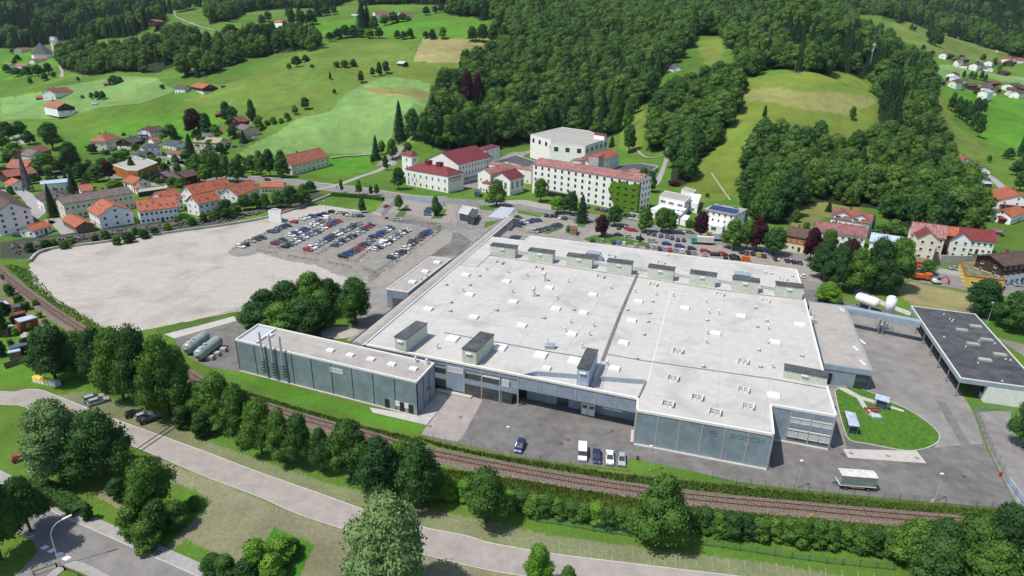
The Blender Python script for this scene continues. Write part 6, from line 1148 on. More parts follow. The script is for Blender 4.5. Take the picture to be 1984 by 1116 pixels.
# ================================================================ VEHICLES
CARM = {}
def car_meshes(kind):
    """body (paint), glasshouse and wheels; x forward, origin on the ground"""
    if kind in CARM: return CARM[kind]
    spec = dict(hatch=(3.95, 1.70, 1.47, [(-1.95,.32),(-1.97,.75),(-1.9,.93),(1.0,.93),(1.75,.80),(1.96,.62),(1.97,.32)], [(-1.86,.90),(-1.55,1.42),(.1,1.47),(.95,.92)]),
        saloon=(4.55, 1.78, 1.43, [(-2.25,.32),(-2.28,.75),(-2.2,.98),(-1.55,1.0),(1.1,.93),(2.0,.80),(2.26,.6),(2.27,.32)], [(-1.75,.97),(-1.0,1.40),(.2,1.43),(1.15,.92)]),
        estate=(4.6, 1.78, 1.48, [(-2.27,.32),(-2.3,.8),(-2.22,.97),(1.1,.93),(2.0,.80),(2.28,.6),(2.29,.32)], [(-2.18,.95),(-1.85,1.42),(.2,1.48),(1.15,.92)]),
        suv=(4.4, 1.84, 1.68, [(-2.17,.36),(-2.2,.85),(-2.12,1.05),(1.0,1.02),(1.9,.92),(2.17,.7),(2.18,.36)], [(-2.08,1.02),(-1.8,1.6),(.2,1.68),(1.1,1.0)]),
        van=(5.2, 1.98, 2.0, [(-2.58,.32),(-2.6,1.1),(-2.55,1.96),(.9,1.98),(1.05,1.93),(1.2,1.15),(2.3,.95),(2.58,.7),(2.6,.32)], [(-.2,1.2),(-.2,1.75),(1.0,1.90),(1.68,1.08)]))[kind]
    L_, W_, H_, body, cab = spec; q = MB(); hw = W_/2
    def slab(pr, w_lo, w_hi, zlo, zhi, mi, q):
        wd = lambda z: w_lo+(w_hi-w_lo)*max(0, min(1, (z-zlo)/(zhi-zlo))); n_ = len(pr)
        lf = [(x, wd(z), z) for x, z in pr]; rt = [(x, -wd(z), z) for x, z in pr]; q.face(lf, mi); q.face(rt[::-1], mi)
        for i in range(n_): j = (i+1) % n_; q.face([lf[j], lf[i], rt[i], rt[j]], mi)
    slab(body, hw, hw*.93, .3, H_ if kind == 'van' else 1.0, 0, q)
    if kind != 'van':   # roof skin over the glass
        (x1, z1), (x2, z2) = cab[1], cab[2]; q.box(x1+.1, x2-.08, -hw*.70, hw*.70, z1-.0, H_+.03, 0)
        for s_ in (-1, 1):
            for (xa, za), (xb, zb) in ((cab[0], cab[1]), (cab[3], cab[2])): q.bar((xa, s_*hw*.88, za), (xb, s_*hw*.73, zb), .09, .07, 0)
            xm = (x1+x2)/2; q.bar((xm, s_*hw*.9, .95), (xm, s_*hw*.76, z1), .09, .06, 0)
    bodym = q
    g_ = MB(); slab(cab, hw*(.90 if kind != 'van' else .99), hw*(.72 if kind != 'van' else .97), .92, H_, 0, g_)
    lt = MB(); nose = body[-2][0]
    wh = MB(); wh.tube((0, -.1, 0), (0, .1, 0), .32, .32, 12, 0); rm_ = MB(); rm_.tube((0, -.12, 0), (0, .12, 0), .2, .2, 8, 0)
    hl = MB(); hl.box(-.06, .04, -.2, .2, -.08, .08); tl = MB(); tl.box(-.04, .05, -.15, .15, -.14, .14)
    near_body = bodym.mesh('body', ['paint_white']); near_glass = g_.mesh('windows', ['glass'])
    far = MB(); far.v = list(bodym.v); far.f = list(bodym.f); far.m = list(bodym.m)
    for x in (-L_*.31, L_*.31):
        for s_ in (-1, 1): far.tube((x, s_*(hw-.12), .32), (x, s_*(hw+.01), .32), .32, .32, 8, 1)
    for s_ in (-1, 1): far.box(nose-.06, nose+.03, s_*hw*.65-.18, s_*hw*.65+.18, .6, .75, 2); far.box(-L_/2-.0, -L_/2+.06, s_*hw*.75-.12, s_*hw*.75+.12, .7, .95, 3)
    far_m = far.mesh('car', ['paint_white', 'tyre', 'lamp_glass', 'tail'])
    CARM[kind] = dict(L=L_, hw=hw, body=near_body, glass=near_glass, tyre=wh.mesh('tyre', ['tyre']), rim=rm_.mesh('rim', ['rim']), hl=hl.mesh('headlight', ['lamp_glass']), tl=tl.mesh('tail_light', ['tail']), far=far_m, nose=nose); return CARM[kind]
def paint(o, col):
    o.material_slots[0].link = 'OBJECT'; o.material_slots[0].material = PAINT[col]
CN = dict(white='white', silver='silver', grey='grey', dark='dark grey', black='black', navy='dark blue', blue='blue', red='red', maroon='dark red', green='dark green', teal='petrol', brightblue='bright blue', yellow='yellow', orange='orange')
_car0 = {}
def car(px, col, kind, head, label, near=False, group=None, pos=None):
    c = car_meshes(kind); p = pos or G(*px); h_ = rad(head)
    if not near:
        o = link('parked_car', c['far'], None, (p.x, p.y, p.z+.05), h_, label, 'van' if kind == 'van' else 'car', group); paint(o, col)
        link('windows', c['glass'], o); return o
    t = thing('parked_car', label, 'van' if kind == 'van' else 'car', (p.x, p.y, p.z+.03), h_, group); b = link('body', c['body'], t); paint(b, col); link('windows', c['glass'], t)
    for x in (-c['L']*.31, c['L']*.31):
        for s_ in (-1, 1): w_ = link('wheel', c['tyre'], t, (x, s_*(c['hw']-.08), .32)); link('rim', c['rim'], w_, (0, 0, 0))
    for s_ in (-1, 1): link('headlight', c['hl'], t, (c['nose'], s_*c['hw']*.65, .68)); link('tail_light', c['tl'], t, (-c['L']/2, s_*c['hw']*.75, .82))
    return t
KN = dict(hatch='hatchback', saloon='saloon', estate='estate car', suv='tall car', van='van')
def row(fn, lst, head, where, group='cars on the gravel car park'):
    """lst: (x, y, colour[, kind]) in the order they stand from the near end"""
    for i, e in enumerate(lst):
        x, y, c = e[:3]; k = e[3] if len(e) > 3 else R.choice(('hatch', 'hatch', 'estate', 'saloon', 'hatch'))
        car(fn(x, y+3), c, k, head+R.uniform(-2.5, 2.5)+(180 if R.random() < .25 else 0), '%s %s, %s from near end of %s' % (CN[c], KN[k], ORD[i], where), group=group)
HC = -21
row(z6, [(262,790,'white','estate'),(300,777,'black'),(350,748,'silver'),(388,735,'dark'),(428,722,'dark'),(500,675,'green'),(530,668,'grey'),(557,652,'teal'),(590,640,'navy'),(622,628,'dark'),(672,600,'red'),(733,575,'white'),(775,565,'white'),(817,557,'blue'),(863,547,'black'),(912,540,'navy')], HC, 'the leftmost car park row')
row(z6, [(970,522,'black'),(1020,528,'white'),(1075,540,'red'),(1105,547,'white'),(1148,553,'silver'),(1187,555,'teal')], 15, 'the top row below the lawn')
row(z6, [(527,768,'maroon'),(557,752,'grey'),(588,738,'dark','saloon'),(652,705,'white'),(680,692,'navy'),(705,680,'white'),(737,668,'blue'),(762,655,'dark'),(790,638,'white'),(812,628,'white'),(838,612,'white'),(862,600,'grey'),(885,590,'grey'),(912,572,'white','van')], HC, 'the second row, upper side')
row(z6, [(603,790,'black'),(637,777,'dark'),(668,763,'silver'),(695,748,'white'),(728,733,'grey'),(757,717,'white'),(787,703,'grey'),(818,690,'silver'),(848,677,'dark'),(872,663,'silver'),(900,645,'white','suv'),(932,632,'red'),(962,617,'blue','suv'),(988,605,'dark'),(1014,593,'red')], HC, 'the second row, lower side')
row(z6, [(782,815,'red'),(810,800,'white'),(838,786,'white'),(868,770,'silver'),(898,752,'silver'),(925,738,'navy'),(949,725,'navy'),(973,710,'dark'),(998,698,'white'),(1022,688,'white'),(1048,672,'grey'),(1072,660,'silver'),(1095,648,'grey'),(1118,636,'dark'),(1142,624,'grey'),(1166,612,'silver')], HC, 'the third row, upper side')
row(z6, [(983,780,'teal'),(1015,765,'silver'),(1045,748,'navy'),(1072,735,'silver'),(1100,720,'dark'),(1127,706,'dark'),(1155,690,'white'),(1185,674,'silver'),(1213,657,'dark'),(1245,638,'red'),(1268,625,'navy')], HC, 'the third row, lower side')
row(z6, [(1052,865,'black'),(1085,850,'blue'),(1115,835,'dark'),(1145,820,'dark'),(1168,803,'red'),(1193,788,'maroon'),(1220,772,'dark'),(1243,757,'silver'),(1265,741,'grey'),(1285,715,'black'),(1322,704,'blue'),(1345,688,'navy'),(1370,674,'grey'),(1395,660,'white'),(1415,647,'dark')], HC, 'the fourth row, upper side')
row(z6, [(1282,810,'white'),(1320,797,'navy'),(1350,780,'white'),(1375,767,'white','van'),(1402,750,'maroon'),(1425,735,'white'),(1450,717,'silver'),(1475,702,'grey'),(1500,687,'white'),(1520,675,'navy'),(1540,663,'white')], HC, 'the fourth row, lower side')
row(z6, [(1422,875,'navy'),(1450,860,'white'),(1480,845,'dark'),(1505,830,'dark'),(1530,808,'white'),(1552,792,'white'),(1575,773,'dark'),(1592,755,'dark','suv'),(1632,732,'grey'),(1652,715,'maroon'),(1675,697,'navy'),(1698,683,'blue'),(1715,672,'grey')], HC, 'the row along the wire fence')
g2 = 'cars at the factory gate'
car(z6(1385,482), 'red', 'hatch', 55, 'red car driving down the entry ramp of the gravel car park', group=g2); car(z6(1540,508), 'black', 'saloon', 3, 'single black car on the paved plot by the young tree', group=g2); car(z6(1470,587), 'silver', 'estate', -8, 'silver estate car driving along the wire fence on dark asphalt', group=g2)
car(z6(1700,545), 'brightblue', 'hatch', -3, 'bright blue car nearest the camera of three beside the hedge strip', group=g2); car(z6(1700,525), 'navy', 'hatch', -3, 'dark blue car in the middle of three beside the hedge strip', group=g2); car(z6(1720,503), 'teal', 'estate', -8, 'petrol coloured car farthest of three beside the hedge strip', group=g2)
def lst(fn, L_, head, where, group, near=False):
    for i, e in enumerate(L_):
        x, y, c = e[:3]; k = e[3] if len(e) > 3 and e[3] else R.choice(('hatch', 'estate', 'saloon', 'hatch')); hd = e[4] if len(e) > 4 else head
        car(fn(x, y), c, k, hd+R.uniform(-3, 3), '%s car, %s from left %s' % (CN[c], ORD[i], where), near, group)
lst(z7, [(965,832,'dark'),(970,765,'teal'),(993,817,'navy'),(1020,806,'white'),(1055,800,'dark'),(1090,793,'blue','suv'),(1125,790,'dark')], -15, 'in the plot beside the entrance canopy', 'cars beside the canopy')
lst(z7, [(1085,876,'silver','van',-30),(1125,872,'dark'),(1152,864,'grey'),(1180,858,'dark'),(1208,850,'grey'),(1235,842,'dark'),(1262,832,'dark'),(1285,826,'navy')], -32, 'in the slanted row by the hall corner', 'slanted row of cars')
lst(z7, [(1185,752,'black'),(1220,755,'dark'),(1255,757,'black'),(1293,768,'white'),(1328,774,'dark')], 70, 'in the shaded row under the office trees', 'cars under the office trees')
lst(z7, [(1503,688,'blue','suv'),(1578,700,'dark'),(1612,707,'red'),(1640,713,'blue'),(1785,745,'dark'),(1818,750,'dark'),(1855,755,'black')], 62, 'in the bays along the ivy covered office slab', 'cars at the office slab')
lst(u3, [(225,388,'dark'),(385,402,'silver'),(565,425,'navy'),(650,432,'brightblue'),(735,447,'white'),(925,472,'silver'),(1110,492,'grey'),(1208,497,'silver'),(1305,527,'dark'),(1390,536,'silver'),(1472,546,'red'),(1565,550,'silver'),(1665,567,'white'),(1765,587,'dark'),(1855,592,'silver')], 82, 'in the row behind the back wall of the hall', 'cars behind the hall')
lst(u3, [(645,308,'dark'),(820,338,'silver'),(990,368,'black'),(1195,408,'silver'),(1415,450,'blue'),(1625,488,'blue'),(1820,526,'dark')], -10, 'in the middle lane behind the hall', 'cars behind the hall')
lst(u3, [(650,196,'dark'),(790,212,'red',None,-60),(880,233,'red',None,-10),(1130,282,'dark'),(1215,297,'dark'),(1325,322,'blue'),(1420,332,'grey'),(1500,357,'blue'),(1595,387,'dark'),(1690,392,'dark')], 75, 'in the row along the road trees', 'cars along the road trees')
lst(u3, [(1640,275,'dark'),(1705,250,'white'),(1790,265,'grey')], -15, 'on the main road by the copper beech', 'cars on the road')
lst(u4, [(370,620,'silver',None,85),(385,570,'red','estate',-5),(540,625,'black','estate',-10),(660,615,'red','estate',-15),(700,660,'black',None,80),(845,655,'black','saloon',-15),(862,688,'black','saloon',-15)], -10, 'at the far right behind the hall', 'cars behind the hall')
lst(u4, [(950,580,'black'),(1045,605,'dark'),(1140,612,'black'),(1230,628,'yellow'),(1315,645,'dark'),(1505,695,'dark'),(1690,722,'dark'),(1795,742,'navy'),(1890,757,'dark'),(1940,970,'white')], 80, 'in the shade row under the roadside trees', 'cars along the road trees')
lst(y1, [(1195,992,'dark'),(1450,962,'silver'),(1640,1050,'black'),(1795,1095,'silver'),(1950,1090,'silver')], -8, 'by the yellow shop', 'cars by the shop')
lst(uN, [(920,870,'dark'),(1040,870,'blue'),(1165,850,'silver'),(1290,775,'green','van'),(1365,745,'silver','van')], 10, 'by the red roofed garage', 'cars in the village')
lst(uM, [(1270,520,'black'),(1320,645,'white','van',-3),(1545,530,'white'),(1615,545,'dark')], -5, 'by the garage with blue doors', 'cars in the village')
lst(z5, [(25,505,'dark'),(140,865,'dark'),(205,858,'green'),(1880,415,'dark')], 0, 'among the left village houses', 'cars in the village'); car(z6(472,278), 'black', 'hatch', -5, 'black car driving on the main road past the terraces', group='cars on the road')
# near cars with all their parts
car((1007,869), 'navy', 'suv', -105, 'dark blue car standing alone beside the lamp post in the yard', True); car((1128,882), 'white', 'van', -96, 'white van, leftmost of four vehicles at the grass edge', True, 'vehicles at the yard edge'); car((1156,888), 'navy', 'saloon', -97, 'dark blue saloon right of the white van', True, 'vehicles at the yard edge')
car((1181,891), 'white', 'saloon', -97, 'white saloon between the dark blue and the silver car', True, 'vehicles at the yard edge'); car((1204,895), 'silver', 'hatch', -99, 'silver hatchback, rightmost of four at the grass edge', True, 'vehicles at the yard edge')
car((182,775), 'silver', 'estate', 42, 'silver blue estate car at the upper lane edge, farther one of a pair', True, 'cars beside the lane'); car((191,781), 'silver', 'estate', 42, 'silver estate car, nearer one of a pair above the lane', True, 'cars beside the lane')
car((261,805), 'black', 'hatch', 40, 'black hatchback left of the three cars beside the lane', True, 'cars beside the lane'); car((280,810), 'silver', 'hatch', 42, 'silver hatchback squeezed between two black cars beside the lane', True, 'cars beside the lane'); car((291,816), 'black', 'saloon', 42, 'black saloon right of the three cars beside the lane', True, 'cars beside the lane')
car((50,888), 'red', 'estate', 40, 'red estate car half hidden by the willow', True); car((82,985), 'black', 'estate', 32, 'black car in the shade at the road kerb', True)
# covered drawbar trailer
p = G(1655,944); tr = thing('truck_trailer', 'grey tarpaulin covered drawbar trailer parked alone in the yard', 'trailer', (p.x, p.y, .03), rad(-5)); 
q = MB(); q.box(-3.5, 3.5, -1.22, 1.22, 1.25, 3.55); link('tarpaulin', q.mesh('tarpaulin', ['tarp']), tr); q = MB(); q.face([(-3.55,-1.26,3.56),(3.55,-1.26,3.56),(3.55,0,3.72),(-3.55,0,3.72)]); q.face([(-3.55,0,3.72),(3.55,0,3.72),(3.55,1.26,3.56),(-3.55,1.26,3.56)]); q.box(-3.53, 3.53, -1.25, 1.25, 3.4, 3.56); link('tarpaulin_top', q.mesh('tarpaulin_top', ['tarp_top']), tr)
q = MB(); q.box(-3.6, 3.6, -1.27, 1.27, 1.1, 1.25); q.box(-3.4, 3.4, -.5, .5, .8, 1.1, 0); link('frame', q.mesh('frame', ['white']), tr); q = MB(); q.box(-1.4, 1.4, -1.2, -1.1, .7, .85); link('side_bar', q.mesh('side_bar', ['yellow_paint']), tr)
q = MB(); q.tube((0, -.18, 0), (0, .18, 0), .45, .45, 12); tw = q.mesh('wheel', ['tyre'])
for x in (-2.3, 2.2):
    for y in (-1.0, 1.0): o = link('wheel', tw, tr, (x, y, .45)); q = MB(); q.tube((0, -.2, 0), (0, .2, 0), .22, .22, 8); link('rim', q.mesh('rim', ['rim']), o)
q = MB(); q.bar((-3.5, -.4, .9), (-4.6, 0, .7), .1); q.bar((-3.5, .4, .9), (-4.6, 0, .7), .1); link('drawbar', q.mesh('drawbar', ['dark']), tr); q = MB(); q.box(-3.65, -3.55, -1.2, -.9, .9, 1.2); q.box(-3.65, -3.55, .9, 1.2, .9, 1.2); link('lamp', q.mesh('lamp', ['tail']), tr); lettering(tr, 'TRANSPORT', Vector((p.x, p.y))-Vector((0, 1.26)), rad(-5), 2.2, .45, 'darkcap', sx=1.3) if False else None
# lorries
def lorry(px, head, cabm, bodym, L_, label, cat='lorry', H_=3.6, tipper=False):
    g = G(*px); t = thing(cat, label, cat, (g.x, g.y, g.z+.05), rad(head)); q = MB(); q.box(L_/2-2.0, L_/2, -1.2, 1.2, .6, 2.9); q.prism([(L_/2, -1.15), (L_/2+.2, -.9), (L_/2+.2, .9), (L_/2, 1.15)], .6, 1.6); link('cab', q.mesh('cab', [cabm]), t); q = MB(); q.box(L_/2-1.0, L_/2+.03, -1.22, 1.22, 1.7, 2.5); link('window', q.mesh('window', ['glass']), t)
    q = MB()
    if tipper: q.face([(-L_/2,-1.2,1.2),(L_/2-2.3,-1.2,1.2),(L_/2-2.3,-1.25,2.5),(-L_/2,-1.25,2.4)]); q.box(-L_/2, L_/2-2.3, -1.25, 1.25, 1.1, 2.3)
    else: q.box(-L_/2, L_/2-2.2, -1.25, 1.25, 1.1, H_)
    link('load_body', q.mesh('load_body', [bodym]), t); q = MB(); q.box(-L_/2, L_/2-.3, -.5, .5, .6, 1.1); link('chassis', q.mesh('chassis', ['dark']), t)
    for x in (L_/2-1.2, -L_/2+1.2, -L_/2+2.5):
        for y in (-1.05, 1.05): link('wheel', tw, t, (x, y, .45))
    return t
lorry((1360,473), 172, 'turquoise', 'tarp_top', 9.5, 'lorry with a turquoise cab and pale box body behind the hall')
lorry((1384,466), 172, 'red', 'metal_light', 7, 'orange red crane truck half hidden behind the turquoise lorry')
lorry((1783,542), -12, 'orange_paint', 'orange_paint', 7, 'orange tipper truck on the road by the red kiosk', tipper=True)
g = G(1813,550); ex = thing('excavator', 'small red and white excavator with its arm lowered behind the orange truck', 'excavator', (g.x, g.y, g.z+.05), rad(-10)); q = MB(); q.box(-1.4, 1.4, -1.1, -.6, 0, .7); q.box(-1.4, 1.4, .6, 1.1, 0, .7); link('crawler', q.mesh('crawler', ['dark']), ex); q = MB(); q.box(-1.3, .9, -1, 1, .8, 1.7); link('body', q.mesh('body', ['white']), ex); q = MB(); q.box(-.1, 1.0, -.9, .1, 1.7, 2.7); link('cab', q.mesh('cab', ['glass']), ex)
q = MB(); q.bar((.8, .4, 1.4), (3.0, .4, 3.2), .35); q.bar((3.0, .4, 3.2), (4.6, .4, 1.6), .28); q.bar((4.6, .4, 1.6), (4.5, .4, .3), .5, .6); link('arm', q.mesh('arm', ['red']), ex)
p = G(*u4(1020,705)); q = MB(); q.prism([(p.x+a, p.y+b) for a, b in ((-1.5, -1), (1.5, -1.4), (1.8, .8), (-1.2, 1.2))], 0, 1.9); q.prism([(p.x+a, p.y+b) for a, b in ((-1.3, -.8), (1.3, -1.2), (1.6, .6), (-1.0, 1.0))], 1.9, 2.1); tag(build(q, 'skip_container', ['orange_paint']), 'orange container standing against the back wall of the hall', 'container')
# row of yellow recycling bins
b0_ = P(*y7(275,945)); b1_ = P(*y7(450,985)); 
for i in range(6):
    c = b0_.lerp(b1_, (i+.5)/6); t = thing('recycling_bin', '%s recycling bin, %s from the left in the row on the lawn' % ('yellow lidded' if i < 4 else 'white front', ORD[i]), 'bin', (c.x, c.y, .05), -.35, 'row of recycling bins'); q = MB(); q.prism([(-.75, -.7), (.75, -.7), (.75, .7), (-.75, .7)], 0, 1.1); link('body', q.mesh('body', ['plaster_cream' if i < 4 else 'white']), t)
    q = MB(); pr = [(-.75, 1.1), (-.55, 1.5), (0, 1.65), (.55, 1.5), (.75, 1.1)]
    for a_, b_ in zip(pr, pr[1:]): q.face([(-.72, a_[0], a_[1]), (.72, a_[0], a_[1]), (.72, b_[0], b_[1]), (-.72, b_[0], b_[1])][::-1])
    q.face([(.72, a, z) for a, z in pr]); q.face([(-.72, a, z) for a, z in pr[::-1]]); link('lid', q.mesh('lid', ['plaster_yellow' if i < 4 else 'tarp_top']), t)
# bicycle stand roof on the lower left lawn
pw = [V2(P(*x1(a, b), 1.6)) for a, b in ((212,310),(268,335),(405,258),(350,235))]; t = thing('low_shelter', 'low dark panelled roof with white rims on the lawn under the willow', 'shelter', (pw[0].x, pw[0].y, 0)); q = MB(); q.prism(pw, 1.5, 1.62); build(q, 'frame', ['white'], t)
for i in range(6):
    a0 = pw[0].lerp(pw[3], (i+.06)/6); a1 = pw[0].lerp(pw[3], (i+.94)/6); d_ = pw[1]-pw[0]; q = MB(); q.prism([a0+d_*.08, a0+d_*.92, a1+d_*.92, a1+d_*.08], 1.6, 1.66); build(q, 'panel', ['roof_black'], t)
q = MB(); [q.tube((*p_, 0), (*p_, 1.5), .06, .06, 6) for p_ in inset(pw, .2)]; build(q, 'post', ['metal'], t)
# ================================================================ LAMPS, FENCES, BARRIERS
def lamp(px, h, label, arm=.9, dr=(0, 0), group='lamp posts'):
    g = G(*px); t = thing('street_lamp', label, 'street lamp', (g.x, g.y, g.z), 0, group); q = MB(); q.tube((0, 0, 0), (0, 0, h), .09, .06, 6); link('pole', q.mesh('pole', ['metal_light']), t); q = MB(); dx, dy = dr
    q.bar((0, 0, h), (dx*arm, dy*arm, h+.1), .06); link('arm', q.mesh('arm', ['metal_light']), t); q = MB(); q.box(dx*arm-.3, dx*arm+.3, dy*arm-.2, dy*arm+.2, h+.02, h+.2, 0); q.box(dx*arm-.24, dx*arm+.24, dy*arm-.15, dy*arm+.15, h-.02, h+.02, 1); link('lamp_head', q.mesh('lamp_head', ['white', 'lamp_glass']), t); return t
for px, h, lb in (((987,876), 6.6, 'lamp post beside the dark blue car in the yard'), ((1259,914), 6.6, 'lamp post on the lawn corner in front of the front cladding'), ((1544,946), 6.9, 'lamp post with a small box at its foot left of the trailer'), ((1810,972), 6.9, 'lamp post at the kerb near the railway signal'),
      (z6(1610,925), 9, 'tall lamp post on the paved strip above the annex'), (z6(1877,715), 8.5, 'tall lamp post at the kerb end by the asphalt bend'), (z6(1208,1000), 5.5, 'lamp post at the lower edge of the gravel car park'), (z6(1145,860), 8, 'lamp post in front of the fourth car row'), (z6(1297,740), 8, 'lamp post amid the fourth car row'),
      (z6(855,745), 6, 'lamp post left of the third car row'), (z6(1022,655), 5.5, 'lamp post at the far end between second and third car rows'), (z6(582,700), 6, 'lamp post at the left of the second car row'), (z6(918,520), 6, 'lamp post at the lawn corner above the car park'), (z6(1210,520), 6, 'slim lamp post on the lawn above the car park'), (z6(525,1120), 6, 'lamp post by the tree crown at the gravel lot'),
      (z6(768,470), 5, 'lamp post on the river wall'), (z7(1212,815), 6, 'lamp post by the slanted car row'), (u3(745,370), 6.5, 'lamp post in the car lane behind the hall'), (u4(795,560), 5, 'lamp post under the roadside trees'), (y2(560,110), 7, 'lamp post by the bright green tree'), (y2(1695,355), 8, 'lamp post behind the dark flat roof'), (z6(722,275), 8, 'lamp post on the farmhouse meadow by the road')):
    lamp(px, h, lb, dr=(-.5, -.2))
g = P(*x1(462,1030)); t = thing('street_lamp', 'curved street lamp leaning over the road in the lower left corner', 'street lamp', (g.x, g.y, .1), 0, 'lamp posts'); q = MB(); q.tube((0, 0, 0), (0, 0, 5.5), .11, .08, 8); pr = [(0, 0, 5.5), (.15, .1, 6.9), (.6, .4, 7.9), (1.2, .7, 8.5), (2.0, 1.1, 8.9)]; [q.tube(a, b, .07, .06, 6) for a, b in zip(pr, pr[1:])]; link('pole', q.mesh('pole', ['metal_light']), t); q = MB(); q.bar((1.9, 1.05, 8.85), (3.1, 1.75, 9.2), .32, .16); link('lamp_head', q.mesh('lamp_head', ['white']), t)
def wire_fence(px, h, label, sp=2.5, name='wire_fence', post='metal', fill=True, dens=.5, closed=False, cat='fence', wire='metal'):
    pw = [P(*p) for p in px]; t = thing(name, label, cat, (pw[0].x, pw[0].y, 0)); q = MB(); q2 = MB(); pmk = ('fp', round(h, 1), post)
    if pmk not in SKYL: m_ = MB(); m_.box(-.05, .05, -.05, .05, 0, h+.05); SKYL[pmk] = m_.mesh('post', [post])
    pr = []
    for a, b in zip(pw, pw[1:]):
        L_ = (b-a).length; n_ = max(1, int(L_/sp))
        for i in range(n_): pr.append(a.lerp(b, i/n_))
        for zz in (.25, h*.5, h*.75, h): q.bar((a.x, a.y, zz), (b.x, b.y, zz), .03)
        if fill:
            m_ = int(L_/dens)
            for i in range(m_): c = a.lerp(b, (i+.5)/m_); q.bar((c.x, c.y, .1), (c.x, c.y, h), .022)
    pr.append(pw[-1])
    for p in pr: link('post', SKYL[pmk], t, (p.x-pw[0].x, p.y-pw[0].y, 0))
    build(q, 'wire_mesh', [wire], t, kind='stuff'); return t
mat('wire_green', (.03,.12,.09), .5, .05, 2)
wire_fence([z6(1250,1052),z6(1500,870),z6(1800,655),z6(1795,632),z6(1640,590),z6(1500,555),z6(1350,560)], 2.2, 'tall wire fence round the right side of the gravel car park', 2.6, post='metal', wire='dark', dens=.35)
wire_fence([z6(1350,565),z6(1365,530),z6(1445,455)], 2.0, 'blue grey mesh fence along the entry ramp', 2.2, dens=.3); wire_fence([(307,649),(380,632),(461,610),(520,592)], 2.0, 'grey wire fence between gravel lot and service yard', 2.5, dens=.22, wire='dark')
wire_fence([(816,846),(888,864),(989,886),(1077,900),(1213,914)], 1.8, 'thin wire fence along the railway below the yard', 2.6, dens=1.2); wire_fence([(1380,926),(1426,938),(1537,952),(1711,969),(1860,981),(1950,990)], 1.8, 'thin wire fence along the railway from lamp to gate', 2.8, dens=1.2)
wire_fence([(1887,800),(1905,840),(1925,885),(1950,935)], 2.2, 'tall grey wire fence on the right of the yard', 2.4, dens=.5); wire_fence([(1887,800),(1930,795),(1968,803)], 1.8, 'wire fence below the white wall of the dark hall', 2.5)
wire_fence([(1040,1012),(1080,1017),(1150,1030),(1220,1040),(1300,1050),(1400,1062),(1500,1078),(1600,1092),(1730,1105)], 1.5, 'green wire fence at the foot of the shrub belt', 2.5, wire='wire_green', post='wire_green', dens=.4)
wire_fence([(1783,800+5),(1783,805)], 1, 'x', 2) if False else None
wire_fence([z7(930,840),z7(1000,870),z7(1060,890)], 1.8, 'wire fence between canopy plot and hall', 2.4); wire_fence([y1(1085,1050),y1(1300,1095),y1(1600,1150)], 1.1, 'low railing along the main road above the yellow meadow', 2.5, dens=1.0)
# sliding gate
a = P(1948,936); b = P(1982,985); gt_ = thing('sliding_gate', 'pale blue framed sliding gate at the lower right corner', 'gate', (a.x, a.y, 0)); q = MB(); q.bar((a.x, a.y, 2), (b.x, b.y, 2), .12); q.bar((a.x, a.y, .25), (b.x, b.y, .25), .14); L_ = (b-a).length
for i in range(5): c = a.lerp(b, i/4); q.bar((c.x, c.y, .2), (c.x, c.y, 2), .1)
build(q, 'frame', ['metal_blue'], gt_); q = MB(); [q.bar((a.lerp(b, i/40).x, a.lerp(b, i/40).y, .3), (a.lerp(b, i/40).x, a.lerp(b, i/40).y, 1.95), .04) for i in range(40)]; build(q, 'bar', ['metal_blue'], gt_, kind='stuff')
def barrier(pxs, label, h=.9):
    pw = [P(*p) for p in pxs]; t = thing('timber_barrier', label, 'barrier', (pw[0].x, pw[0].y, 0), 0, 'timber parking barriers')
    for a, b in zip(pw, pw[1:]):
        q = MB(); q.bar((a.x, a.y, h-.1), (b.x, b.y, h-.1), .12, .18); build(q, 'rail', ['wood'], t); n_ = max(1, int((b-a).length/3))
        for i in range(n_+1): c = a.lerp(b, i/n_); q = MB(); q.box(c.x-.09, c.x+.09, c.y-.09, c.y+.09, 0, h); build(q, 'post', ['wood'], t)
for pxs, lb in (([z6(395,822),z6(545,845)], 'left timber barrier at the lower edge of the car park'), ([z6(632,865),z6(858,900)], 'middle timber barrier at the lower edge of the car park'), ([z6(945,915),z6(1110,948)], 'timber barrier below the third car row'), ([z6(1208,970),z6(1295,990)], 'short timber barrier near the wire fence'),
      ([z6(485,797),z6(560,805),z6(720,718),z6(880,640),z6(960,590)], 'long timber barrier along the middle of the second double row'), ([z6(755,845),z6(860,850),z6(1000,765),z6(1200,640)], 'long timber barrier along the middle of the third double row'), ([z6(1025,888),z6(1145,905),z6(1280,800),z6(1470,665)], 'long timber barrier along the middle of the fourth double row'),
      ([z6(205,805),z6(300,750),z6(450,690),z6(640,600)], 'timber barrier behind the leftmost car row')): barrier(pxs, lb)
barrier([x1(265,1112), x1(440,1048), x1(500,1070), x1(605,1120)], 'low wooden rail fence round the grass tip at the lower left road', 1.0)
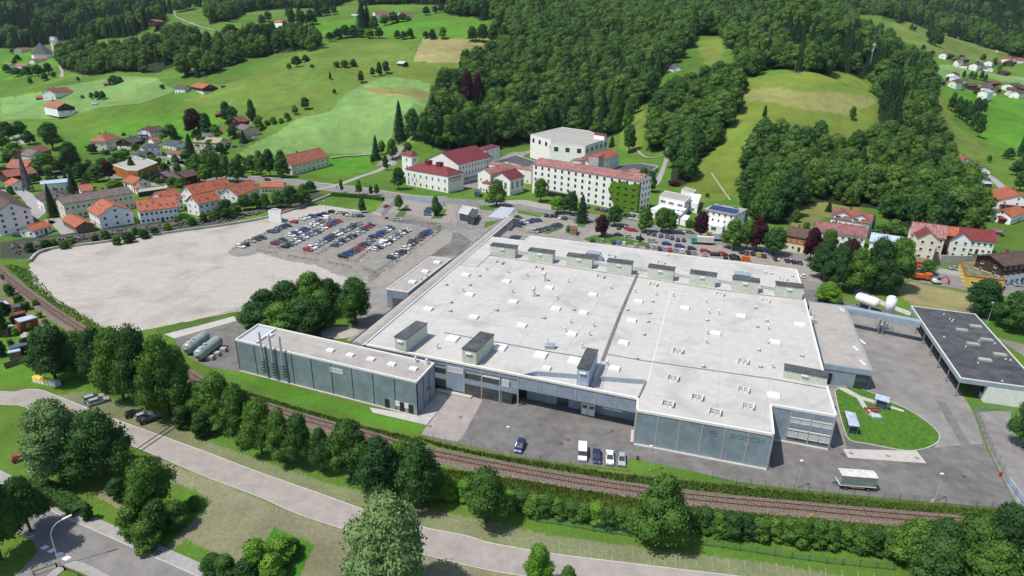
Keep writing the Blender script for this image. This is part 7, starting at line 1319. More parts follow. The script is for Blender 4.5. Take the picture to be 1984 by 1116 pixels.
# river wall and red container
pw = [P(*p) for p in sm([(55,508),(62,506),(76,492),(106,483),(180,474),(252,464),(353,449),(428,439),(513,424),(575,405),(612,391),(642,379)])]; q = MB(); ribbon_mesh([(p.x, p.y) for p in pw], 0, .8, 0, 1.0, mb=q); tag(build(q, 'river_wall', ['concrete']), 'long low concrete wall curving along the far side of the gravel lot', 'wall')
pw = [P(*p) for p in ((545,411),(598,396))]; q = MB(); ribbon_mesh([(p.x, p.y) for p in pw], -.5, .6, 0, 1.1, mb=q); tag(build(q, 'steel_beam', ['brick_red']), 'long rust red beam lying behind the transformer house', 'beam')
pw = [P(*p) for p in ((783,386),(800,390),(861,399))]; q = MB(); ribbon_mesh([(p.x, p.y) for p in pw], 0, .4, 0, 2.6, mb=q); tag(build(q, 'glass_wall', ['clad_light']), 'grey screen wall between the main road and the gate car park', 'wall')
# bollards, signs, flags, signals
p = P(1801,985); q = MB()
t = thing('railway_signal', 'small white railway signal disc on a post beside the track', 'signal', (p.x, p.y, 0)); q.tube((0, 0, 0), (0, 0, 1.8), .05, .05, 6); link('post', q.mesh('post', ['metal']), t); q = MB(); q.box(-.25, .25, -.05, .05, 1.5, 2.2); link('disc', q.mesh('disc', ['white']), t)
p = P(12,562); t = thing('railway_signal', 'dark light signal on a mast beside the track at the left edge', 'signal', (p.x, p.y, 0)); q = MB(); q.tube((0, 0, 0), (0, 0, 4.5), .12, .1, 6); link('mast', q.mesh('mast', ['metal']), t); q = MB(); q.box(-.5, .5, -.2, .2, 4, 5.8); link('lamp_board', q.mesh('lamp_board', ['darkcap']), t)
for (x, y), lb, m_ in (((68,553), 'white kilometre marker on the grass bank by the track', 'white'), ((1570,1005), 'small yellow marker beside the ballast', 'yellow_paint'), ((1235,891), 'dark hydrant post on the small paved spot at the lawn', 'darkcap'), ((1937,923), 'red hydrant at the fence by the sliding gate', 'red'), ((1636,805), 'red fire extinguisher box beside the glass shelter', 'red')):
    p = P(x, y); q = MB(); q.box(p.x-.22, p.x+.22, p.y-.15, p.y+.15, 0, .95); q.box(p.x-.15, p.x+.15, p.y-.1, p.y+.1, .95, 1.1); tag(build(q, 'marker_post', [m_]), lb, 'post')
for i, (x, y) in enumerate((z7(125,545), z7(155,540), z7(185,550))):
    g = G(x, y); t = thing('flagpole', ['left', 'middle', 'right'][i]+' flagpole with a hanging pale flag before the red roofed office', 'flagpole', (g.x, g.y, g.z), 0, 'flagpoles'); q = MB(); q.tube((0, 0, 0), (0, 0, 7.5), .07, .05, 6); link('pole', q.mesh('pole', ['white']), t); q = MB(); q.face([(0, 0, 7.3), (.9, -.1, 7.2), (.8, -.1, 4.4), (0, 0, 4.5)]); q.face([(0, .02, 4.5), (.8, -.08, 4.4), (.9, -.08, 7.2), (0, .02, 7.3)]); link('flag', q.mesh('flag', ['blind', ]), t)
for (x, y), lb in ((x3(1000,72), 'left manhole cover in the yard by the lamp'), (x3(942,98), 'drain grate in the yard left of the white van'), (y5(1795,907), 'round cover on the concrete apron'), (y5(1560,978), 'round cover at the lower edge of the apron'), (y4(345,538), 'drain grate in front of the loading recess'), (y3(590,320), 'rusty cover left of the concrete slab'), (y3(1520,490), 'cover in the yard right of the last lamp'), (x1(1222,942), 'round cover in the pavement lower down'), (x1(668,690), 'round cover in the pavement by the hedge'), (y3(655,312), 'leftmost round cover in the concrete slab'), (y3(938,333), 'middle round cover in the concrete slab'), (y3(1160,348), 'rightmost round cover in the concrete slab')):
    p = P(x, y); q = MB(); zz = .135 if 'pavement' in lb else .066
    for i in range(12):
        a0, a1 = i*math.pi/6, (i+1)*math.pi/6; q.face([(p.x+.25*math.cos(a0), p.y+.25*math.sin(a0), zz), (p.x+.45*math.cos(a0), p.y+.45*math.sin(a0), zz), (p.x+.45*math.cos(a1), p.y+.45*math.sin(a1), zz), (p.x+.25*math.cos(a1), p.y+.25*math.sin(a1), zz)])
    tag(build(q, 'manhole_cover', ['rail']), lb, 'manhole cover', 'covers in the ground')
# stones of the river bank
vs = [MB() for _ in range(3)]; STM = []
for m_ in vs:
    pts_ = [Vector((R.gauss(0, 1), R.gauss(0, 1), R.gauss(0, 1))).normalized() for _ in range(16)]; bm = bmesh.new(); [bm.verts.new(Vector((p.x*R.uniform(.7, 1), p.y*R.uniform(.6, .9), p.z*R.uniform(.5, .8)))) for p in pts_]; bmesh.ops.convex_hull(bm, input=bm.verts); me = bpy.data.meshes.new('boulder'); bm.to_mesh(me); bm.free(); me.materials.append(M['stone']); STM.append(me)
bank = thing('river_bank', 'rocky river bank of dark boulders between gravel lot and terraces', 'river bank', tuple(P(250,452)))
bl_lo = sm([(30,498),(76,484),(106,475),(180,466),(252,456),(353,441),(428,431),(505,417)]); bl_hi = sm([(20,478),(76,470),(106,466),(180,455),(252,446),(353,432),(428,422),(505,409)]); n_st = 0
for i in range(290):
    t_ = R.random(); k = t_*(len(bl_lo)-1); j = int(k); f = k-j; s_ = R.random(); j2 = min(j+1, len(bl_lo)-1)
    px = (bl_lo[j][0]*(1-f)+bl_lo[j2][0]*f)*(1-s_)+(bl_hi[j][0]*(1-f)+bl_hi[j2][0]*f)*s_; py = (bl_lo[j][1]*(1-f)+bl_lo[j2][1]*f)*(1-s_)+(bl_hi[j][1]*(1-f)+bl_hi[j2][1]*f)*s_
    p = P(px, py); o = link('boulder', R.choice(STM), bank, (p.x-bank.location.x, p.y-bank.location.y, .25+s_*.9), R.uniform(0, 6)); o.scale = (R.uniform(.4, 1.0),)*3
pw = [P(*p) for p in bl_hi]; q = MB(); ribbon_mesh([(p.x, p.y) for p in pw], -3.5, 2.5, -.1, .35, mb=q); build(q, 'bank_soil', ['stone'], bank)
# person walking on the road verge
def person(px, label, col, rz=0.0):
    g = G(*px); V = [(0,0,.95),(0,0,1.2),(0,0,1.45),(0,0,1.58),(0,.01,1.7),(.1,0,.9),(.12,.12,.5),(.12,.2,.06),(.12,.3,.03),(-.1,0,.9),(-.12,-.08,.48),(-.12,-.25,.08),(-.12,-.16,.03),(.2,0,1.42),(.25,-.08,1.15),(.25,.06,.92),(-.2,0,1.42),(-.25,.08,1.15),(-.25,.16,.93)]
    E_ = [(0,1),(1,2),(2,3),(3,4),(0,5),(5,6),(6,7),(7,8),(0,9),(9,10),(10,11),(11,12),(2,13),(13,14),(14,15),(2,16),(16,17),(17,18)]; rd_ = [.15,.15,.16,.06,.105,.1,.065,.045,.04,.1,.065,.045,.04,.06,.045,.035,.06,.045,.035]
    me = bpy.data.meshes.new('person'); me.from_pydata(V, E_, []); o = link('person', me, None, tuple(g), rz, label, 'person'); sk = o.modifiers.new('skin', 'SKIN'); 
    for i, v in enumerate(me.skin_vertices[0].data): v.radius = (rd_[i], rd_[i]); v.use_root = i == 0
    o.modifiers.new('sub', 'SUBSURF').levels = 1; me.materials.append(M[col]); return o
person((652,365), 'person in dark clothes walking along the main road near the hedge', 'cloth_dark', .5); person(u4(1893,812), 'person in white standing by the last dark car behind the hall', 'cloth_white', 1)
# ================================================================ TREES AND PLANTS
def ico(sub=1):
    bm = bmesh.new(); bmesh.ops.create_icosphere(bm, subdivisions=sub, radius=1); v = np.array([x.co[:] for x in bm.verts]); f = np.array([[a.index for a in p.verts] for p in bm.faces]); bm.free(); return v, f
ICO1 = ico(1); ICO2 = ico(2)
def crown_mesh(name, seed, style, n, leaf, matn='leaf'):
    """unit tree crown (height 1, width 1, standing on z=0): thousands of small leaf tufts over lumpy boughs"""
    rg = np.random.default_rng(seed); V = []; F = []; k = 0
    if style in ('broad', 'tall', 'bush', 'willow'):
        zb, zt = dict(broad=(.16, 1.0), tall=(.10, 1.0), bush=(-.05, 1.0), willow=(.08, 1.0))[style]; blobs = []
        nb = dict(broad=26, tall=30, bush=16, willow=40)[style]
        for i in range(nb):
            t = (i+.5)/nb; zz = zb+(zt-zb)*(.12+.78*t); prof = math.sin(math.pi*min(1, .18+.80*t)**(.85 if style != 'tall' else .7))
            prof = max(.12, prof); a = i*2.399+rg.uniform(-.5, .5); rr = .5*prof*rg.uniform(.35, .72); s = rg.uniform(.13, .21)*(1.15 if style == 'bush' else 1)*(.8 if style == 'willow' else 1)*rg.uniform(.75, 1.25)
            blobs.append((rr*math.cos(a), rr*math.sin(a), zz, s*1.1, s*1.1, s*.62*(1.1 if style == 'tall' else 1)))
        blobs.append((0, 0, (zb+zt)/2, .27, .27, (zt-zb)*.40))
    if style == 'conifer': blobs = []
    if blobs:
        B = np.array(blobs); w_ = B[:, 3]*B[:, 5]+B[:, 3]**2; w_ /= w_.sum(); idx = rg.choice(len(B), n, p=w_); d = rg.normal(size=(n, 3)); d /= np.linalg.norm(d, axis=1)[:, None]
        d[:, 2] = np.where(d[:, 2] < -.55, -d[:, 2]*.4, d[:, 2]); rr = (.80+.5*rg.beta(1.3, 2.6, n))[:, None]; p = B[idx, :3]+d*B[idx, 3:]*rr
        q = (p[:, None, :]-B[None, :, :3])/B[None, :, 3:]; inside = ((q**2).sum(-1) < .55).any(1); p = p[~inside]; d = d[~inside]
        nrm = d+rg.normal(size=d.shape)*.55; nrm[:, 2] += .25; nrm /= np.linalg.norm(nrm, axis=1)[:, None]
        for b in blobs: v, f = ICO1; V.append(v*np.array(b[3:])*.84+np.array(b[:3])); F.append(np.c_[f, np.full(len(f), -1)]+np.array([k, k, k, 0])); k += len(v)
    else:
        t = rg.uniform(0, 1, n)**.75; zz = .06+.94*(1-t); tier = (zz*15) % 1; r = .5*(t**.75)*(.66+.34*(1-tier))*rg.uniform(.35, 1.04, n)**.5; a = rg.uniform(0, 2*math.pi, n); am = 1+.18*np.sin(a*5+np.floor(zz*15)*1.7); r = r*am
        p = np.stack([r*np.cos(a), r*np.sin(a), zz-(r*.16)], 1); nrm = np.stack([np.cos(a)*.6, np.sin(a)*.6, np.full(n, .75)], 1)+rg.normal(size=(n, 3))*.3; nrm /= np.linalg.norm(nrm, axis=1)[:, None]
        m_ = 9; an = np.arange(m_)*2*math.pi/m_; cv = np.vstack([np.stack([np.cos(an)*.27, np.sin(an)*.27, np.full(m_, .06)], 1), [[0, 0, .9]]]); cf = np.array([[i, (i+1) % m_, m_, -1] for i in range(m_)]); V.append(cv); F.append(cf+np.array([k, k, k, 0])); k += len(cv)
    ref = np.array([0, 0, 1.0]); s1 = np.cross(nrm, ref+rg.normal(size=nrm.shape)*.3); s1 /= np.linalg.norm(s1, axis=1)[:, None]+1e-9; s2 = np.cross(nrm, s1); sz = leaf*rg.uniform(.55, 1.3, len(p))[:, None]; s1 = s1*sz; s2 = s2*sz*rg.uniform(.5, 1, len(p))[:, None]
    if style == 'conifer': s1 = s1*.9; s2 = s2*1.0
    bow = nrm*sz*.35
    vv = np.stack([p-s1-bow*.4, p-s2, p+s1-bow*.4, p+s2+bow*.3], 1).reshape(-1, 3); ff = np.arange(len(p)*4).reshape(-1, 4)+k; V.append(vv); F.append(ff)
    V = np.vstack(V); F = np.vstack(F); tri = F[:, 3] < 0
    nl = np.where(tri, 3, 4); st = np.concatenate([[0], np.cumsum(nl)[:-1]]); loops = F.ravel()[(F.ravel() >= 0)]
    me = bpy.data.meshes.new(name); me.vertices.add(len(V)); me.vertices.foreach_set('co', V.ravel()); me.loops.add(len(loops)); me.loops.foreach_set('vertex_index', loops.astype(np.int32)); me.polygons.add(len(F)); me.polygons.foreach_set('loop_start', st.astype(np.int32)); me.update(calc_edges=True); me.validate(); me.materials.append(M[matn]); return me
def trunk_mesh(seed, r=.035, limbs=True, up=.75):
    rg = random.Random(seed); q = MB(); a = Vector((0, 0, -.03)); pts_ = [a]; 
    for i in range(1, 6): pts_.append(Vector((rg.uniform(-.02, .02), rg.uniform(-.02, .02), up*i/5)))
    for i in range(5): q.tube(pts_[i], pts_[i+1], r*(1-i*.17), r*(1-(i+1)*.17), 7)
    if limbs:
        for i in range(6): b = pts_[1+i//2]; an = rg.uniform(0, 6.28); q.tube(b, b+Vector((math.cos(an)*.3, math.sin(an)*.3, rg.uniform(.15, .3))), r*.45, r*.12, 5)
    return q.mesh('trunk', ['bark'])
def scatter(poly, step, rg, jit=.45):
    xs = [p[0] for p in poly]; ys = [p[1] for p in poly]; X, Y = np.meshgrid(np.arange(min(xs), max(xs), step), np.arange(min(ys), max(ys), step)); X = X.ravel()+rg.uniform(-jit, jit, X.size)*step; Y = Y.ravel()+rg.uniform(-jit, jit, Y.size)*step; k = inpoly(X, Y, poly); return X[k], Y[k]
CR = dict(
 near=[crown_mesh('crown', 10+i, 'broad' if i % 2 else 'tall', 9500, .021) for i in range(4)], near_bush=[crown_mesh('crown', 20+i, 'bush', 5000, .034) for i in range(2)],
 willow=[crown_mesh('crown', 30, 'willow', 16000, .015, 'leaf_willow')], mid=[crown_mesh('crown', 40+i, 'broad' if i % 2 else 'tall', 2600, .036) for i in range(4)],
 con=[crown_mesh('crown', 50+i, 'conifer', 2600, .032, 'needle') for i in range(3)], far=[crown_mesh('crown', 60+i, 'broad' if i % 2 else 'tall', 2400, .030, 'leaf_far') for i in range(4)], fcon=[crown_mesh('crown', 70+i, 'conifer', 1300, .038, 'needle') for i in range(3)])
TRK = [trunk_mesh(i) for i in range(3)]; TRKC = trunk_mesh(9, .018, False, .95)
_mc = {}
def variant(me, matn):
    k = (me.name, matn)
    if k not in _mc: c = me.copy(); c.materials.clear(); c.materials.append(M[matn]); _mc[k] = c
    return _mc[k]
MK = dict(b='leaf', d='leaf_dark', g='leaf_bright', w='leaf_willow', p='leaf_purple', c='needle')
TN = [0]
def tree_at(p, h, wd, kind, label, res='mid', group=None, cat=None, name=None):
    pool = dict(near=CR['near'], mid=CR['mid'], far=CR['far'])[res]
    if kind == 'w': pool = CR['willow']
    if kind == 'c': pool = CR['con'] if res != 'far' else CR['fcon']
    if name == 'shrub': pool = CR['near_bush']
    TN[0] += 1; me = pool[TN[0] % len(pool)]
    if kind != 'c' or res == 'x': me = variant(me, MK[kind])
    t = thing(name or dict(c='conifer', p='copper_beech', w='willow').get(kind, 'bush' if h < 7 else 'broadleaf_tree'), label, cat or ('shrub' if name in ('shrub', 'garden_bush') else 'tree'), (p.x, p.y, p.z), R.uniform(0, 6.28), group); t.scale = (wd, wd, h)
    link('crown', me, t)
    if name != 'shrub': link('trunk', TRKC if kind == 'c' else TRK[TN[0] % 3], t)
    return t
def tree(px, top, wpx, kind='b', label='', res='mid', group=None, name=None):
    """px: foot of the tree, top: height line of its tip, wpx: crown width in sight"""
    g = G(*px); x, y, z = g; lo_, hi_ = .5, 60
    for _ in range(24):
        m_ = (lo_+hi_)/2
        if proj(x, y, z+m_)[1] > top: lo_ = m_
        else: hi_ = m_
    tt = proj(x, y, z+lo_*.5)[2]; return tree_at(g, lo_, wpx*tt/FOC*(1.45 if kind == 'c' else 1), kind, label, res, group, name=name)
DSC = dict(b='green tree', d='dark green tree', g='bright green tree', w='grey green willow', p='purple copper beech', c='dark conifer')
def grove(L_, where, group, res='mid', name=None, noun=None):
    L2 = sorted(L_, key=lambda e: e[0])
    for i, e in enumerate(L2):
        k = e[4] if len(e) > 4 else 'b'
        tree((e[0], e[1]), e[2], e[3], k, '%s, %s from left %s' % (noun or DSC[k], ORD[i], where), res, group, name)
tree((128,928), 770, 150, 'w', 'huge grey green willow leaning over the lawn at the lower left', 'near'); tree((205,922), 796, 118, 'd', 'dense dark green tree right of the big left willow', 'near')
tree((300,1005), 888, 92, 'b', 'loose light green tree between the lane and the lower left road', 'near'); tree((760,1165), 955, 190, 'w', 'huge pale willow standing at the bottom centre below the lane', 'near')
tree((1040,1142), 1060, 62, 'g', 'bright green young tree cut by the bottom edge near the lane', 'near'); tree((1098,1165), 1098, 46, 'b', 'small treetop at the bottom edge right of the bright green one', 'near')
tree((942,1012), 909, 94, 'b', 'round bright green tree standing alone between railway and lane', 'near'); tree((1275,1052), 918, 112, 'b', 'tall green tree in front of the track right of the round one', 'near')
tree((111,740), 636, 98, 'd', 'big dark round tree beside the allotment gardens', 'near')
tree((2,1085), 888, 108, 'd', 'large dark tree at the left edge above the road', 'near'); tree((60,1030), 925, 80, 'd', 'small leafed tree hanging over the black car at the road', 'near')
grove([(160,728,642,75),(200,752,636,75,'d'),(240,775,634,85),(285,795,636,80,'d'),(330,806,650,90),(190,705,650,60),(345,760,668,60),(255,735,640,70,'d')], 'in the dense belt left of the tanks', 'tree belt left of the service yard', 'near')
grove([(400,808,738,66),(432,832,728,78),(468,858,745,76),(508,880,772,72),(548,896,790,64),(585,905,806,62,'d'),(625,915,830,52,'d')], 'in the row below the long grey building', 'tree row below the boiler house', 'near')
grove([(680,925,812,86),(738,962,848,98,'d'),(812,985,856,90,'d'),(775,930,860,70)], 'in the clump above the bottom willow', 'clump above the lane', 'near')
grove([(520,640,560,90,'d'),(560,620,545,85,'d'),(605,610,526,85),(640,605,540,60,'d'),(500,632,585,75),(590,650,575,90,'d'),(690,628,537,70,'d'),(545,655,590,80),(630,640,580,60,'d')], 'in the dense grove behind the long grey building', 'grove behind the boiler house', 'near')
grove([(1760,1095,1008,90,'b'),(1812,1105,1010,95,'d'),(1868,1110,1000,105,'b'),(1925,1100,985,100,'d'),(1975,1110,992,100,'b'),(1800,1150,1050,110,'d'),(1900,1160,1050,120,'b')], 'in the dense thicket at the lower right corner', 'thicket at the lower right corner', 'near')
grove([(x, 1026+(x-1345)*.128+R.uniform(-4, 6), 986+(x-1345)*.115+R.uniform(-6, 8), 46, R.choice('bdb')) for x in range(1335, 1745, 27)], 'in the shrub belt right of the tall tree', 'shrub belt along the railway', 'near', 'shrub', 'leafy shrub')
grove([(x, 985+(x-985)*.16+R.uniform(-4, 4), 950+(x-985)*.16+R.uniform(-6, 5), 46, R.choice('gbdb')) for x in range(985, 1235, 24)], 'in the shrub belt left of the tall tree', 'shrub belt along the railway', 'near', 'shrub', 'leafy shrub')
grove([(x, 958+(x-840)*.2+R.uniform(-4, 4), 920+(x-840)*.2, 42, 'g') for x in range(840, 905, 20)]+[(370,800,745,50),(355,830,790,40,'d'),(395,845,800,44,'d')], 'between lane and railway left of the round tree', 'shrubs beside the lane', 'near', 'shrub', 'light green shrub')
grove([(232,965,928,46,'d'),(258,1040,985,55),(285,1065,1015,60),(305,1040,975,60,'d'),(345,1020,975,52),(378,985,962,28),(270,1015,960,60)], 'in the thicket around the loose light tree', 'thicket by the lower left road', 'near', 'shrub', 'green shrub')
grove([(415,1108,1075,50,'d'),(440,1120,1080,50),(500,1110,1052,60,'g'),(545,1085,1045,60,'g'),(565,1068,1046,40,'d'),(480,1125,1085,60,'d'),(530,1120,1075,60,'g'),(172,1008,978,24,'d')], 'in the planted bed left of the bottom willow', 'planted bed', 'near', 'shrub', 'low clipped shrub')
tree((1984,868), 755, 72, 'd', 'dark tree at the right edge outside the yard fence', 'near'); tree((1900,612), 545, 74, 'd', 'spreading dark tree behind the dark flat roof', 'near'); tree((1962,640), 565, 82, 'd', 'second spreading tree right of the one behind the dark roof', 'near'); tree((2010,620), 590, 60, 'd', 'tree cut by the right edge behind the dark roof', 'near')
tree((1602,585), 546, 52, 'g', 'yellow green small tree at the corner of the hall', 'near'); tree((1796,531), 503, 34, 'b', 'small round tree in front of the retaining wall', 'mid'); tree((1906,570), 543, 36, 'b', 'round tree in front of the yellow shop', 'mid')
grove([(1590,540,462,58,'d'),(1618,562,472,58,'d'),(1652,566,478,60,'b'),(1690,562,464,62,'d'),(1730,562,458,62,'b'),(1636,545,462,50,'p'),(1568,506,440,36,'p'),(1708,568,500,60,'d'),(1600,500,446,40)], 'in the dark clump right of the hall corner', 'clump of big trees at the hall corner', 'near')
for e in [((1165,458),415,33,'p','dark purple maple on the lawn island behind the hall'),((1190,438),398,36,'d','dense dark round tree left of the road trees'),((1249,450),400,31,'b','light green tree, leftmost on the road verge behind the hall'),((1281,450),402,38,'b','broad tree, second on the road verge behind the hall'),((1297,450),405,34,'b','broad tree, third on the road verge behind the hall'),
          ((1356,462),409,34,'p','purple copper beech beside the turquoise lorry'),((1417,482),424,44,'b','green tree left of the tall purple beech at the road'),((1445,484),426,36,'b','green tree touching the tall purple beech'),((1465,486),420,42,'p','tall purple beech on the road verge'),((1498,494),440,52,'d','blue green round tree right of the tall purple beech'),
          ((1127,431),376,24,'c','slim dark spruce in front of the office slab'),((1080,413),380,36,'g','light green tree before the office slab'),((1105,416),370,36,'d','darker tree touching the light green one before the office slab'),((1047,391),345,33,'b','tree at the left end of the office slab'),((962,400),347,42,'b','broad tree in front of the arched white house'),
          ((773,367),324,30,'d','tree at the left corner of the red roofed office'),((1236,407),396,24,'p','low purple bush at the ivy wall'),((773,407),377,20,'b','young tree on the strip between the paved plots'),((844,418),379,22,'b','young tree by the three parked cars at the gate'),((662,373),347,9,'b','slim young tree on the road verge by the hedge'),
          ((696,377),348,15,'b','young tree above the right part of the hedge'),((730,379),356,12,'b','slim tree between the hedge and the white office'),((702,412),380,16,'d','small dark tree on the lawn right of the car park lamps'),((719,379),360,9,'d','thin dark sapling above the hedge end'),((1185,286),262,12,'c','small spruce at the corner of the production building'),
          ((1218,296),240,28,'d','tall tree behind the office slab by the forest track'),((1105,345),330,14,'b','small bush on the courtyard') if False else ((1259,372),330,26,'d','dark tree right of the office slab'),((1245,360),325,24,'b','tree hanging over the black roof'),((1100,432),428,4,'g','tiny bush') if False else ((1101,450),436,14,'g','small bright tree by the brown shelter'),
          ((1370,382),374,10,'d','bush above the solar villa'),((1440,430),405,16,'b','bush right of the solar villa'),((1305,358),350,30,'p','dark red shrub behind the modern house'),((1335,440),425,20,'b','shrub in front of the modern bungalow'),((1245,540),532,8,'d','x') if False else ((1188,497+0),497-14,6,'c','x') if False else ((1240,468),452,6,'c','tiny cone shaped conifer in the car lane behind the hall')]:
    tree(e[0], e[1], e[2], e[3], e[4], 'mid')
grove([(540,402,368,32),(565,404,360,36,'d'),(590,398,356,32),(602,372,351,26,'d'),(475,407,376,32),(440,416,386,34,'d'),(515,405,374,22),(497,404,372,26,'d'),(458,418,392,28),(425,420,400,28,'d')], 'on the river side below the right terraces', 'trees at the right terraces')
grove([(420,352,294,36,'d'),(440,352,298,30),(461,354,306,36,'d'),(404,342,288,32),(383,345,300,30),(490,338,300,26,'b'),(506,342,290,26,'b'),(524,342,288,28,'d'),(548,344,290,32,'b'),(478,335,305,14,'d'),(398,355,318,30)], 'in the tall group between village and farmhouse', 'tall trees left of the farmhouse')
grove([(103,290,237,46,'d'),(143,336,274,40,'d'),(92,338,296,55,'b'),(118,335,306,40,'b'),(75,335,315,30,'b'),(18,272,235,32,'d'),(42,266,234,28,'d'),(58,280,252,24,'d'),(30,305,275,40,'b'),(5,290,255,30,'b'),(160,350,315,35,'d'),(190,352,318,36,'b'),(212,349,312,27,'p'),(180,298,278,24,'d'),(192,286,276,18,'p'),(168,372,348,28,'c'),(8,340,322,26,'d')], 'among the houses of the left village', 'trees in the left village')
grove([(144,374,330,20,'c'),(105,420,355,18,'c'),(258,339,304,21,'c'),(370,302,258,20,'c'),(472,277,251,15,'c'),(240,262,256,8,'c'),(296,345,330,14,'c')], 'among the village conifers', 'conifers in the left village')
grove([(24,384,360,16),(135,360,346,22,'b'),(222,362,348,34,'b'),(243,306,287,25,'b'),(263,296,276,17,'b'),(332,272,240,35,'d'),(390,292,262,22,'d'),(315,360,340,24,'b'),(335,362,342,26,'b'),(350,364,344,20,'b'),(205,300,290,20,'d'),(228,312,296,22,'d'),(280,350,332,18,'b')], 'between the village gardens', 'garden trees in the left village')
grove([(378,260,209,46,'p'),(402,262,218,26,'d'),(440,238,196,28,'d'),(452,240,206,26,'d'),(489,238,192,20,'d'),(502,252,226,22,'b'),(452,268,242,24,'d'),(418,262,240,22,'b'),(398,292,264,24,'d'),(428,300,276,22,'d'),(410,296,270,26,'b'),(470,250,235,14,'p')], 'around the crane and the beige house', 'trees by the crane')
grove([(545,238,228,12),(530,240,226,14),(557,234,218,14),(572,222,203,14),(592,212,188,20,'d'),(648,182,172,8),(636,222,178+10,4) if False else (700,160,136,14,'d'),(722,148,130,12,'d'),(735,147,119,14,'d'),(748,143,118,18,'d'),(640,155,138,6),(518,242,232,14)], 'in the hedge line above the pale green field', 'field hedge trees')
grove([(575,130,108,24,'d'),(592,120,106,18,'d'),(652,130,118,16),(668,130,116,18),(685,128,114,16,'d'),(605,132,124,10),(560,134,122,12)], 'in the bushes on the rough meadow', 'bushes on the rough meadow')
grove([(640,80,62,20,'d'),(655,76,54,22,'d'),(670,74,48,22,'d'),(685,72,48,24,'d'),(700,72,54,20,'d'),(716,74,54,22),(735,74,54,20,'d'),(770,74,58,16,'d'),(782,76,60,16,'d'),(795,75,54,18,'d'),(825,74,60,14,'d'),(838,75,56,18,'d'),(858,75,52,18)], 'in the hedgerow over the yellow field', 'hedgerow above the yellow field')
grove([(915,80,50,24,'d'),(935,82,46,26,'d'),(955,82,46,26,'d'),(975,84,48,26,'d'),(995,84,50,24,'d'),(1010,82,56,22,'d')], 'in the hedgerow right of the yellow field', 'hedgerow right of the yellow field')
grove([(702,55,-2,22,'c'),(712,52,8,16,'c'),(725,55,30,20,'d'),(745,50,28,22),(762,45,22,26,'d'),(780,42,25,20,'d'),(790,40,30,16),(560,30,4,14,'c'),(580,34,10,14,'c'),(616,32,-4,18,'c'),(632,30,8,18,'d'),(647,28,12,16,'d'),(603,48,18,26,'d'),(585,52,20,22,'d'),(566,52,14,18,'d'),(520,42,22,18,'d'),(508,48,28,16,'d'),(826,30,12,16,'d')], 'on the upper ridge by the far farm', 'trees on the upper ridge')
grove([(843,26,10,14,'d'),(855,24,8,16,'d'),(870,30,8,20,'d'),(890,32,6,22,'d'),(905,32,4,22,'d'),(922,34,2,24,'d'),(940,38,-4,22,'c')], 'left of the central wood on the ridge', 'trees at the ridge end')
grove([(105,209,193,12,'d'),(178,192,179,10,'d'),(190,192,176,16,'d'),(200,193,176,14,'d'),(222,162,146,24,'d'),(232,160,148,14),(315,173,163,12,'d'),(152,158,148,8),(92,185,178,8),(250,192,188,5) if False else (160,190,184,8)], 'around the left meadow farms', 'trees at the meadow farms')
grove([(775,273,194,24,'c'),(729,310,261,16,'c'),(747,330,300,14,'d'),(722,318,300,10,'d'),(800,270,208,36,'d'),(822,276,216,30,'b'),(845,282,218,34,'d'),(870,288,222,36,'b'),(790,300,275,22),(760,310,268,24,'b'),(740,300,272,18,'b')], 'at the left foot of the wooded slope', 'trees at the left foot of the wood')
grove([(905,225,135,38,'p'),(925,215,140,26,'p'),(880,200,148,36,'d'),(855,210,160,34,'d'),(948,282,232,30,'b'),(975,280,225,32,'d'),(1000,262,200,34,'d'),(1030,258,195,32,'d'),(1065,255,190,34,'b'),(1098,255,178,36,'d'),(1135,262,175,34,'d'),(1165,264,165,22,'c'),(1190,262,172,28,'b'),(1215,255,190,22,'b'),(905,280,215,34,'d'),(930,285,225,32,'d')], 'along the lower rim of the central wood', 'front trees of the central wood')
grove([(1480,230,203,9,'d'),(1650,232,206,14,'b'),(1478,262,238,16,'d'),(1468,258,240,12)], 'standing singly on the right meadow', 'lone trees on the right meadow')
grove([(1842,215,178,16,'d'),(1852,226,186,16,'d'),(1862,232,192,16,'d'),(1872,242,202,16,'d'),(1884,252,214,16,'d'),(1895,266,224,18,'d'),(1888,222,188,20,'d'),(1900,222,190,18,'d'),(1875,218,194,14)], 'in the tree line on the far right meadow', 'tree line on the right meadow')
grove([(1953,308,286,22,'d'),(1975,312,255,20,'d'),(1990,330,280,30,'d'),(1968,340,310,26,'d'),(1915,315,300,10),(1975,370,330,30,'d')], 'by the right hand lane', 'trees on the right hand lane')
grove([(1797,82,42,14,'d'),(1803,86,52,14,'d'),(1812,90,56,14,'d'),(1821,92,66,10,'d'),(1765,58,46,8,'d'),(1772,60,50,8,'d'),(1836,66,42,12,'d'),(1846,64,48,14,'d'),(1788,97,86,10,'d'),(1738,86,74,14,'d'),(1805,108,97,10,'d'),(1840,114,104,16,'d'),(1862,116,106,14,'d')], 'on the far slope right of the ridge', 'far slope trees', 'far')
grove([(1866,152,136,8,'d'),(1880,152,138,9,'d'),(1888,154,138,8,'d'),(1900,156,138,10,'d'),(1908,158,142,7,'d'),(1858,172,158,16,'d'),(1835,158,148,8,'d'),(1905,116,104,12,'d'),(1925,128,112,12,'d'),(1893,128,118,8,'d'),(1935,138,126,10),(1890,182,172,10,'d'),(1960,186,178,12,'d'),(1944,130,120,10,'d')], 'between the far valley houses', 'trees in the far village', 'far')
